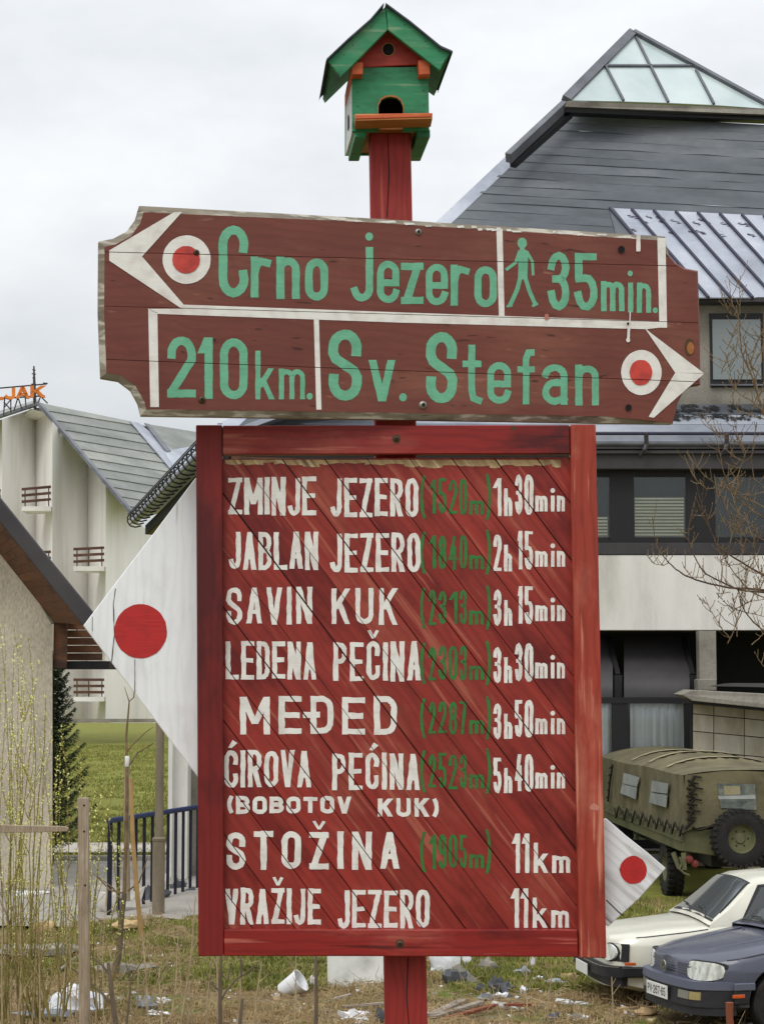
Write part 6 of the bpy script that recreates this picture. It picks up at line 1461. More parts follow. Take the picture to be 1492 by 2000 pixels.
# ---- shrubs with yellow-green buds
def shrub(px, Y, shoots, label, spread=.0, n_fill=10, hmax=1.0):
    bx = P(px, 1900, Y).x; b = Vector((bx, Y, gz(bx, Y))); root = empty('budding_shrub', b, label=label, cat='shrub', group='budding shrubs on the left')
    allp = []
    for (tx, ty) in shoots:
        t = P(tx, ty, Y + RV.uniform(-.4, .4)); m1 = b.lerp(t, .35) + Vector(((t.x - b.x) * .5 + RV.uniform(-.30, .30), 0, 0)); m2 = b.lerp(t, .72) + Vector(((t.x - b.x) * .3 + RV.uniform(-.22, .22), 0, 0))
        pts = []
        for k in range(13):
            u = k / 12; q = b * (1 - u) ** 3 + m1 * 3 * u * (1 - u) ** 2 + m2 * 3 * u * u * (1 - u) + t * u ** 3; pts.append(q + Vector((RV.uniform(-.012, .012), RV.uniform(-.02, .02), 0)))
        r0 = RV.uniform(.006, .011); MB().tube(pts, [r0 * (1 - .8 * k / 12) for k in range(13)], 5).build('stem', M['shoot'], root, smooth=True); allp.append(pts)
    lv = MB(); tw = MB()
    for k in range(n_fill):
        pts = RV.choice(allp); i = RV.randint(2, min(7, len(pts) - 2)); s0 = pts[i]; L_ = RV.uniform(.25, .8); d = Vector((RV.uniform(-.55, .55), RV.uniform(-.5, .5), 1)).normalized(); pp_ = [s0]
        for j in range(6): d = (d + Vector((RV.uniform(-.1, .1), RV.uniform(-.1, .1), .12))).normalized(); pp_.append(pp_[-1] + d * L_ / 6)
        tw.tube(pp_, [.0042 * (1 - .7 * j / 6) for j in range(7)], 4); allp.append(pp_)
    for pts in allp:
        for i in range(len(pts) - 1):
            if pts is not allp[0] and i < 1: continue
            if len(pts) > 8 and i < 3: continue
            nl = 9 if len(pts) > 8 else 5
            for k in range(nl):
                q = pts[i].lerp(pts[i + 1], RV.random()); a = RV.uniform(0, 6.28); s_ = RV.uniform(.014, .030); d = Vector((math.cos(a) * .7, math.sin(a) * .7, .8)).normalized(); w = Vector((-math.sin(a), math.cos(a), 0)) * s_ * .45; q = q + d * .006
                lv.add([q, q + d * s_ * .5 + w, q + d * s_ * 1.1, q + d * s_ * .5 - w], [(0, 1, 2, 3)])
    if tw.f: tw.build('twigs', M['shoot'], root)['kind'] = 'stuff'
    lv.build('young_leaves', M['bud'], root, fix=False)['kind'] = 'stuff'
    return root
shrub(10, 20.6, [(-6, 1180), (8, 1215), (30, 1260), (-30, 1290), (0, 1330), (20, 1400), (-12, 1350)], 'tall budding shrub at the left edge, its shoots reaching highest against the roughcast wall', n_fill=24)
shrub(48, 20.2, [(30, 1225), (46, 1300), (62, 1370), (38, 1340), (20, 1390), (76, 1440), (58, 1250)], 'dense budding shrub in front of the roughcast wall, left of its corner', n_fill=26)
shrub(78, 20.8, [(80, 1290), (92, 1350), (104, 1420), (88, 1400), (118, 1420), (70, 1450), (112, 1500)], 'budding shrub with leafy shoots overlapping the corner of the roughcast wall', n_fill=20)
shrub(128, 21.4, [(120, 1430), (112, 1465), (155, 1450), (148, 1560), (100, 1510), (128, 1500)], 'sparse budding shrub just left of the grey stake', n_fill=14)
shrub(196, 21.2, [(186, 1580), (200, 1555), (224, 1530), (212, 1580), (176, 1620), (232, 1640)], 'low budding shrub between the grey stake and the blue railing', n_fill=10)
# leafless olive thicket at lower left
for i, (px, Y, lab) in enumerate(((25, 19.9, 'bare olive-brown thicket of twigs at the lower left edge'), (75, 20.4, 'bare twiggy bush under the grey crossbar end'), (110, 19.8, 'low bare bush beside the foot of the grey stake'))):
    bx = P(px, 1900, Y).x; b = Vector((bx, Y, gz(bx, Y))); root = empty('bare_bush', b, label=lab, cat='bush', group='bare bushes at the lower left')
    tw = MB()
    for k in range(5 + i):
        t = b + Vector((RV.uniform(-.5, .5), RV.uniform(-.3, .3), RV.uniform(.7, 1.3))); m1 = b.lerp(t, .5) + Vector((RV.uniform(-.1, .1), 0, .05)); pts = [b, b.lerp(m1, .5), m1, m1.lerp(t, .5) + Vector((0, 0, .03)), t]
        MB().tube(pts, [.009, .008, .006, .004, .002], 5).build('stem', M['shoot'], root, smooth=True)
        for j in range(9):
            s0 = pts[RV.randint(1, 3)].lerp(pts[-1], RV.random() * .8); d = Vector((RV.uniform(-1, 1), RV.uniform(-.6, .6), RV.uniform(.3, 1.3))).normalized(); L_ = RV.uniform(.15, .5); tw.tube([s0, s0 + d * L_ * .5, s0 + d * L_ + Vector((0, 0, .04))], [.004, .003, .0015], 4)
    tw.build('twigs', M['shoot'], root)['kind'] = 'stuff'
# ---- spruce behind the house corner
sx = P(92, 1500, 40.0).x; sb = Vector((sx, 40.5, gz(sx, 40.5)))
sp_ = empty('spruce_tree', sb, label='young dark spruce half hidden behind the corner of the roughcast house', cat='tree')
MB().tube([sb, sb + Vector((.02, 0, 2.6)), sb + Vector((0, 0, 4.2))], [.09, .05, .01], 8).build('trunk', M['bark'], sp_, smooth=True)
nd = MB(); br = MB()
for k in range(96):
    h = .45 + 3.6 * (k / 96) ** .95; Lb = (.88 * (1 - h / 4.6) + .12) * RV.uniform(.75, 1.1); a = k * 2.4 + RV.uniform(-.3, .3); d = Vector((math.cos(a), math.sin(a), 0)); pts = []
    for j in range(7): u = j / 6; pts.append(sb + Vector((0, 0, h)) + d * Lb * u + Vector((0, 0, -.16 * math.sin(u * 2.2) * Lb + .62 * Lb * u ** 1.6)))
    br.tube(pts, [.014 * (1 - .8 * j / 6) for j in range(7)], 4)
    for j in range(6):
        for q in range(42):
            c = pts[j].lerp(pts[j + 1], RV.random()); s_ = RV.choice((-1, 1)); side = Vector((-d.y, d.x, 0)) * s_; off = RV.random() * .20 * (1 - .55 * j / 6); c = c + side * off * .9 + Vector((0, 0, -off * .5))
            nd_d = (side * RV.uniform(.2, 1) + d * RV.uniform(.1, .8) + Vector((0, 0, RV.uniform(-.5, .4)))).normalized(); l_ = RV.uniform(.04, .09); w = nd_d.cross(Vector((RV.uniform(-1, 1), RV.uniform(-1, 1), 1))).normalized() * .013
            nd.add([c - w, c + w, c + nd_d * l_], [(0, 1, 2)])
br.build('branches', M['bark'], sp_)['kind'] = 'stuff'; nd.build('needles', M['needle'], sp_, fix=False)['kind'] = 'stuff'
# ---- stakes, sapling
def stake(name, pts, Y, r, mat, label, cat, sq=True):
    a, b = P(*pts[0], Y), P(*pts[1], Y)
    mb = MB(); mb.beam(a, b, r * 2, r * 1.8, upv=Vector((0, 1, 0))) if sq else mb.tube([a, a.lerp(b, .5), b], [r, r * .95, r * .85], 8)
    return mb.build(name, M[mat], None, loc=a if a.z < b.z else b, bevel=.004 if sq else 0, smooth=not sq, label=label, cat=cat)
st = stake('wooden_stake', ((166, 2075), (164, 1558)), 17.0, .042, 'stake_wood', 'upright grey weathered stake with nail holes, left foreground', 'stake')
sf = Plane((0, 17.0 - .0385, 2), (0, -1, 0))
rl = empty('grey_plank', P(0, 1618, 17.4), label='horizontal grey weathered plank end poking in from the left edge', cat='plank')
f = [P(x, y, 17.4) for x, y in ((-140, 1600), (0, 1611), (60, 1613), (128, 1614), (134, 1618), (132, 1624), (60, 1626), (0, 1627), (-140, 1620))]; MB().prism(f, [v + Vector((0, .05, 0)) for v in f]).build('board', M['stake_wood'], rl, bevel=.003)
MB().beam(P(-120, 1600, 17.45), P(-118, 2100, 17.45), .09).build('support', M['stake_wood'], rl)
for (x, y) in ((165, 1573), (165, 1624), (167, 1729)): MB().lathe([(0, .001), (.009, .001)], sf.hit(x, y, .001), (0, -1, 0), 8).build('nail_hole', M['black_hole'], st)
for o in list(COL.objects):
    if o.name.startswith('nail_hole'):
        o.data.transform(Matrix.Translation(-WL[st])) if False else None
sg = empty('sapling', P(236, 1850, 22.6), label='thin young sapling with white tie band, tied to a grey stick before the railing', cat='tree')
Ys = 22.6
def pt(l, Y=Ys): return [P(x, y, Y) for x, y in l]
MB().tube(pt([(226, 1900), (234, 1850), (238, 1790), (244, 1745)]), [.042, .036, .032, .028], 7).build('trunk', M['bark'], sg, smooth=True)
MB().tube(pt([(243, 1748), (247, 1640), (249, 1540), (248, 1480), (247, 1440), (251, 1395), (253, 1370), (262, 1362), (264, 1320), (266, 1285)]), [.022, .021, .020, .016, .014, .011, .008, .007, .005, .003], 6).build('stem', M['twig_gold'], sg, smooth=True)
MB().tube(pt([(253, 1371), (247, 1352), (244, 1342)]), [.007, .005, .003], 5).build('branch', M['twig_gold'], sg, smooth=True)
for l in ([(247, 1470), (262, 1452), (285, 1430), (300, 1420)], [(249, 1500), (270, 1470), (300, 1452)], [(244, 1745), (215, 1738), (190, 1712)], [(250, 1740), (272, 1724), (284, 1690), (290, 1668)], [(238, 1760), (222, 1735), (200, 1718), (180, 1705)]):
    MB().tube(pt(l), [.012, .009, .006, .003][:len(l)], 5).build('branch', M['twig_gold'], sg, smooth=True)
MB().lathe([(.02, -.06), (.026, -.05), (.024, 0), (.027, .05), (.02, .06)], P(249, 1487, Ys), n=8).build('tie_band', M['plate_white'], sg, smooth=True)
gs = MB().tube([P(250, 1760, 22.8), P(247, 1600, 22.8), P(249, 1478, 22.8)], [.03, .03, .028], 8).build('support_stick', M['stake_wood'], None, loc=P(250, 1760, 22.8), smooth=True, label='straight grey support stick standing right behind the sapling', cat='stick')
ts = MB().tube([P(277, 1830, 22.2), P(268, 1740, 22.2), P(260, 1640, 22.2), P(256, 1520, 22.2)], [.026, .026, .024, .022], 8).build('tan_stake', M['bamboo'], None, loc=P(277, 1830, 22.2), smooth=True, label='slanting tan stake crossing in front of the blue railing', cat='stake')
# small bare saplings under the board and by the stake
def twiglet(l, rr_, lab, Y, side=()):
    root = empty('bare_sapling', P(*l[0], Y), label=lab, cat='sapling')
    MB().tube([P(x, y, Y) for x, y in l], [rr_ * (1 - .6 * i / len(l)) for i in range(len(l))], 6).build('stem', M['bark'], root, smooth=True)
    for s_ in side: MB().tube([P(x, y, Y) for x, y in s_], [rr_ * .45 * (1 - .6 * i / len(s_)) for i in range(len(s_))], 5).build('branch', M['bark'], root, smooth=True)
twiglet([(431, 2030), (430, 1960), (431, 1900), (432, 1862)], .024, 'bare dark sapling rising behind the lower left corner of the red board', 18.6,
        ([(430, 1958), (442, 1935), (462, 1912), (480, 1902), (505, 1880)], [(431, 1900), (445, 1915), (452, 1880)], [(428, 1935), (412, 1920), (402, 1900)], [(472, 1906), (470, 1870)]))
twiglet([(466, 2030), (471, 1975), (474, 1950)], .022, 'short dark broken stump of a sapling below the red board', 18.4)
twiglet([(617, 2040), (618, 1950), (617, 1855)], .024, 'straight thin grey pole standing beside the white panel under the red board', 18.8)
twiglet([(245, 2030), (252, 1960), (256, 1915), (262, 1900)], .012, 'small crooked bare sapling low between stake and red board', 18.9, ([(256, 1912), (270, 1890), (281, 1872)], [(256, 1915), (246, 1880), (243, 1830)], [(246, 1856), (225, 1835), (205, 1805), (185, 1790), (150, 1750)]))
twiglet([(232, 2030), (222, 1965), (215, 1905), (212, 1880)], .03, 'stout bent bare sapling stem in front of the sapling with the tie', 19.6, ([(215, 1905), (200, 1885), (182, 1870)], [(222, 1965), (200, 1940), (170, 1915), (140, 1890)]))
# ---- bare tree at the right, its trunk outside the frame
bt = empty('bare_tree', (3.95, 14.5, gz(3.95, 14.5)), label='leafless tree whose golden-brown budding branches reach in from the right edge', cat='tree')
YT = 14.2
tx = 3.95
MB().tube([(tx, 14.6, gz(tx, 14.5) - .1), (tx - .05, 14.55, 2.5), (tx + .03, 14.5, 4.2), (tx - .08, 14.5, 6.2), (tx, 14.5, 8.5)], [.14, .11, .085, .055, .02], 10).build('trunk', M['twig_dark'], bt, smooth=True)
T = lambda z: Vector((tx, 14.5, z))
zA = lambda x, y: (1250 + x / 4.347, 840 + y / 4.347)
zB = lambda x, y: (1250 + x / 6.165, 560 + y / 6.165)
limbs = [
 ([zA(1250, 1380), zA(1052, 1357), zA(900, 1345), zA(760, 1338), zA(600, 1308), zA(470, 1268), zA(380, 1235), zA(300, 1180), zA(235, 1120), zA(190, 1060), zA(150, 1005), zA(120, 890), zA(102, 742)], 4.0, 0),
 ([zA(1250, 1400), zA(1052, 1375), zA(870, 1362), zA(760, 1325), zA(650, 1270), zA(552, 1218), zA(500, 1150), zA(440, 1040), zA(410, 940), zA(405, 850), zA(425, 740), zA(452, 625)], 3.6, 0),
 ([zA(1300, 1330), zA(1052, 1235), zA(950, 1180), zA(830, 1105), zA(740, 1050), zA(680, 1000), zA(640, 950), zA(600, 870), zA(560, 780), zA(535, 720), zA(525, 620), zA(540, 400)], 3.6, 0),
 ([zA(1300, 1830), zA(1052, 1710), zA(960, 1630), zA(885, 1540), zA(855, 1460), zA(840, 1390), zA(825, 1350)], 3.2, 0),
 ([zA(1200, 1300), zA(1015, 1210), zA(975, 1110), zA(945, 1050)], 2.4, 0), ([zA(910, 1340), zA(800, 1220), zA(740, 1130), zA(715, 1070), zA(690, 990)], 2.0, 0),
 ([zA(1052, 1425), zA(960, 1385), zA(850, 1345)], 2.2, 0), ([zA(885, 1545), zA(800, 1520), zA(740, 1485), zA(690, 1435), zA(665, 1410)], 1.6, 0), ([zA(760, 1375), zA(700, 1385), zA(650, 1390)], 1.4, 0), ([zA(890, 1545), zA(960, 1560), zA(1052, 1585)], 1.4, 0),
 ([zA(240, 1125), zA(200, 1150), zA(130, 1138), zA(85, 1100), zA(55, 1062)], 1.5, 0), ([zA(552, 1220), zA(520, 1255), zA(440, 1250), zA(400, 1205), zA(370, 1165)], 1.5, 0),
 ([zB(1700, 1900), zB(1500, 1560), zB(1420, 1340), zB(1375, 1170), zB(1320, 1010), zB(1260, 900), zB(1215, 780), zB(1200, 600), zB(1190, 420), zB(1175, 330)], 4.4, 1),
 ([zB(1330, 950), zB(1290, 820), zB(1240, 650), zB(1205, 560)], 2.4, 1), ([zB(1430, 1370), zB(1400, 1180), zB(1350, 1000), zB(1300, 870)], 3.0, 1), ([zB(1340, 890), zB(1370, 740), zB(1430, 600), zB(1492, 500)], 2.0, 1),
 ([zB(1180, 350), zB(1110, 345), zB(1050, 270), zB(1010, 180), zB(985, 90)], 1.8, 1), ([zB(1175, 330), zB(1110, 220), zB(1085, 80), zB(1070, -60)], 1.4, 1), ([zB(1195, 340), zB(1200, 180), zB(1190, 20), zB(1200, -120)], 1.4, 1),
 ([zB(1460, 1480), zB(1300, 1350), zB(1200, 1300), zB(1120, 1220), zB(1065, 1130)], 2.0, 1), ([zB(1500, 1600), zB(1350, 1560), zB(1200, 1500), zB(1080, 1380)], 1.8, 1), ([zB(950, 1820), zB(880, 1730), zB(800, 1640), zB(770, 1580)], 1.6, 1), ([zB(1170, 870), zB(1130, 780), zB(1085, 720)], 1.2, 1),
 ([zA(1250, 760), zA(1052, 655), zA(960, 610), zA(850, 560), zA(740, 500), zA(640, 460), zA(560, 400), zA(500, 340), zA(440, 260), zA(400, 180)], 2.6, 0),
 ([zA(1250, 860), zA(1052, 750), zA(960, 690), zA(880, 630), zA(800, 560), zA(740, 440), zA(700, 340), zA(680, 220), zA(650, 80), zA(600, -40)], 2.8, 0),
 ([zA(905, 790), zA(840, 730), zA(800, 620), zA(770, 520), zA(740, 430)], 2.4, 0), ([zA(770, 500), zA(830, 370), zA(880, 230), zA(930, 120)], 1.8, 0), ([zA(960, 400), zA(940, 240), zA(965, 60), zA(985, -60)], 1.8, 0), ([zA(1100, 560), zA(1030, 470), zA(960, 405)], 2.2, 0),
 ([zA(860, 260), zA(780, 220), zA(720, 150), zA(670, 60)], 1.8, 0), ([zA(625, 490), zA(560, 500), zA(480, 430), zA(420, 330), zA(375, 220)], 1.7, 0), ([zA(720, 590), zA(650, 540), zA(625, 480)], 1.5, 0), ([zA(830, 735), zA(750, 700), zA(710, 620), zA(700, 580)], 1.5, 0),
 ([zA(950, 860), zA(870, 890), zA(780, 860), zA(730, 810), zA(685, 775)], 1.3, 0), ([zA(1052, 520), zA(940, 555), zA(860, 545), zA(790, 500)], 1.4, 0), ([zA(900, 1340), zA(885, 1250), zA(900, 1180)], 1.2, 0), ([zA(870, 1120), zA(870, 1020), zA(895, 930)], 1.3, 0),
 ([zA(545, 730), zA(480, 725), zA(435, 720)], 1.0, 0), ([zA(550, 770), zA(580, 750), zA(605, 730)], .9, 0), ([zA(1052, 2010), zA(1010, 1960), zA(970, 1890)], 1.3, 0), ([zA(860, 1130), zA(760, 1150), zA(690, 1120), zA(650, 1080)], 1.3, 0), ([zA(1050, 1215), zA(960, 1215), zA(880, 1170), zA(840, 1140)], 1.3, 0)]
YOF = [RV.uniform(-.35, .35) for _ in limbs]; K_ = YT / 4000
R9 = random.Random(4)
for _ in range(26):            # further shoots towards the right edge
    x, y = R9.uniform(1400, 1500), R9.choice([R9.uniform(640, 800), R9.uniform(860, 1080), R9.uniform(1080, 1240)]); a = R9.uniform(-1.9, -.9) if R9.random() < .75 else R9.uniform(-3.4, -2.2); L_ = R9.uniform(40, 110); p = [(x + 26 * -math.cos(a), y + 26 * -math.sin(a))]
    for k in range(5): a += R9.uniform(-.22, .30); p.append((p[-1][0] + math.cos(a) * L_ / 5, p[-1][1] + math.sin(a) * L_ / 5))
    limbs.append((p, R9.uniform(1.0, 1.9), 0))
YOF += [RV.uniform(-.35, .35) for _ in range(26)]
tw = MB(); bd = MB(); rootpts = []
def budat(p, s_=.006):
    bd.add([p + Vector((s_ * .6, 0, 0)), p + Vector((0, s_ * .6, 0)), p + Vector((-s_ * .6, 0, 0)), p + Vector((0, -s_ * .6, 0)), p + Vector((0, 0, s_ * 1.5)), p + Vector((0, 0, -s_ * .7))], [(0, 1, 4), (1, 2, 4), (2, 3, 4), (3, 0, 4), (1, 0, 5), (2, 1, 5), (3, 2, 5), (0, 3, 5)])
for li, ((pl), w, g_) in enumerate(limbs):
    Y = YT + YOF[li] * .3; pts = [P(x, y, Y) for x, y in pl]; n_ = len(pts)
    q = []
    for i in range(n_ - 1):
        for k in range(3): q.append(pts[i].lerp(pts[i + 1], k / 3) + Vector((RV.uniform(-.002, .002), 0, RV.uniform(-.002, .002))))
    q.append(pts[-1]); m = len(q)
    if pl[0][0] > 1495: j0 = Vector((tx, 14.5, max(2.2, q[0].z - .5))); q = [j0] + q; m += 1
    MB().tube(q, [max(.0022, w * K_ * .62 * (1 - .75 * i / m)) for i in range(m)], 5).build('branch', M['twig_dark'] if (w > 3 and not g_) else M['twig_gold'], bt, smooth=True)
    for i in range(2, m - 1):
        if RV.random() < .62:
            s0 = q[i]; d = Vector((RV.uniform(-1, .8), RV.uniform(-.6, .6), RV.uniform(.1, 1.2))).normalized(); L_ = RV.uniform(.03, .13) * (1.6 if RV.random() < .2 else 1)
            e = s0 + d * L_ * .5; e2 = e + (d + Vector((0, 0, .5))).normalized() * L_ * .5; tw.tube([s0, e, e2], [.0028, .0024, .0018], 4); budat(e2, .0065); budat(e, .005)
        if RV.random() < .5: budat(q[i] + Vector((RV.uniform(-.006, .006), 0, RV.uniform(-.004, .008))), .005)
    budat(q[-1], .007)
tw.build('small_twigs', M['twig_gold'], bt)['kind'] = 'stuff'; bd.build('buds', M['twig_gold'], bt, fix=False)['kind'] = 'stuff'
# ================================================================ LITTER AND RUBBLE
M['bag'] = pm('crumpled white plastic', [lin(190, 192, 196), lin(222, 224, 228), lin(240, 240, 242)], 6, .45, .5, rand=1)
M['bag_grey'] = pm('crumpled grey plastic', [lin(120, 126, 134), lin(160, 166, 172)], 6, .45, .5, rand=1)
M['panel_white'] = pm('dirty white enamel panel', [lin(176, 176, 168), lin(206, 206, 200), lin(220, 220, 214)], 3, .5, .1, fine=.15, fscale=14)
M['bucket'] = flat('white plastic bucket', lin(226, 228, 230), .45, var=.08)
M['pet'] = pm('clear crumpled plastic bottle', [lin(168, 176, 178), lin(206, 212, 212)], 12, .2, .4, spec=.9, rand=1)
M['stone_grey'] = pm('grey stone', [lin(112, 108, 100), lin(150, 146, 136)], 6, .95, .6, fine=.3, rand=1)
M['stone_white'] = pm('pale limestone', [lin(172, 168, 158), lin(206, 202, 194)], 5, .9, .6, fine=.25, rand=1)
M['dark_rubble'] = pm('dark grey rubble', [lin(58, 60, 64), lin(92, 94, 98)], 6, .85, .4, rand=1)
M['old_wood'] = wood_paint('grey discarded plank', lin(146, 134, 122), lin(108, 92, 78), lin(180, 172, 162), ang=0, wear=.6, blotch=4, gcol=.5, tint=.1)
M['cardboard'] = pm('soggy cardboard', [lin(168, 140, 100), lin(198, 172, 132)], 3, .9, .2, rand=1)
M['rust_red'] = flat('rusty red metal', lin(128, 70, 46), .8)
def ground_at(px, py):
    z = 0.0; p = PG(px, py, z)
    for _ in range(6): z = gz(p.x, p.y); p = PG(px, py, z)
    return p
def lump(name, px, py, wpx, hpx, mat, label, cat, group=None, seed=0, dep=.7, rough_=.25, segs=(10, 7), sink=.15):
    """irregular closed lump standing on the ground, its foot at (px,py)"""
    g = ground_at(px, py); s_ = g.y / 4000; rx, rz_ = wpx * s_ / 2 * 1.12, hpx * s_ * 1.3; ry = rx * dep; r_ = random.Random(seed * 31 + int(px)); o = Vector((r_.random() * 50, r_.random() * 50, 0)); mb = MB(); vs = []
    nu, nv = segs
    for j in range(1, nv):
        f_ = math.pi * j / nv
        for i in range(nu):
            t = 2 * math.pi * i / nu; d = Vector((math.sin(f_) * math.cos(t), math.sin(f_) * math.sin(t), math.cos(f_))); k = 1 + rough_ * 2 * mnoise.noise(d * 1.6 + o) + rough_ * .8 * mnoise.noise(d * 4 + o)
            vs.append(Vector((d.x * rx * k, d.y * ry * k, (d.z * .5 + .5) * rz_ * k - rz_ * sink)))
    vs = [v + Vector((g.x, g.y + ry * .5, g.z)) for v in vs]; tp_, bt_ = len(vs), len(vs) + 1
    vs += [Vector((g.x, g.y + ry * .5, g.z + rz_ * (1 - sink) * .96)), Vector((g.x, g.y + ry * .5, g.z - rz_ * sink))]
    fs = [(j * nu + i, j * nu + (i + 1) % nu, (j + 1) * nu + (i + 1) % nu, (j + 1) * nu + i) for j in range(nv - 2) for i in range(nu)]
    fs += [(tp_, (i + 1) % nu, i) for i in range(nu)] + [(bt_, (nv - 2) * nu + i, (nv - 2) * nu + (i + 1) % nu) for i in range(nu)]
    mb.add(vs, fs); return mb.build(name, M[mat], None, loc=Vector((g.x, g.y + ry * .5, g.z)), smooth=True, label=label, cat=cat, group=group)
def board(name, p0, p1, wpx, mat, label, cat, lift=.02, th=.03, group=None):
    a, b = ground_at(*p0), ground_at(*p1); a.z += lift; b.z += lift * 1.6; s_ = a.y / 4000
    return MB().beam(a, b, wpx * s_ * 1.6, th).build(name, M[mat], None, loc=a, bevel=.004, label=label, cat=cat, group=group)
# white enamel panel leaning behind the post
g0 = ground_at(640, 1932); g1 = ground_at(757, 1922); g1 = Vector((g1.x, g0.y + .1, g0.z))
t0 = P(638, 1862, g0.y + .12); t1 = P(758, 1858, g0.y + .2)
t0.z += .3; t1.z += .3
f = [g0, g1, t1, t0]; pw = MB().prism(f, [v + Vector((0, .045, 0)) for v in f]).build('enamel_panel', M['panel_white'], None, loc=g0, bevel=.006, label='large dirty white enamel panel standing upright just left of the post', cat='panel')
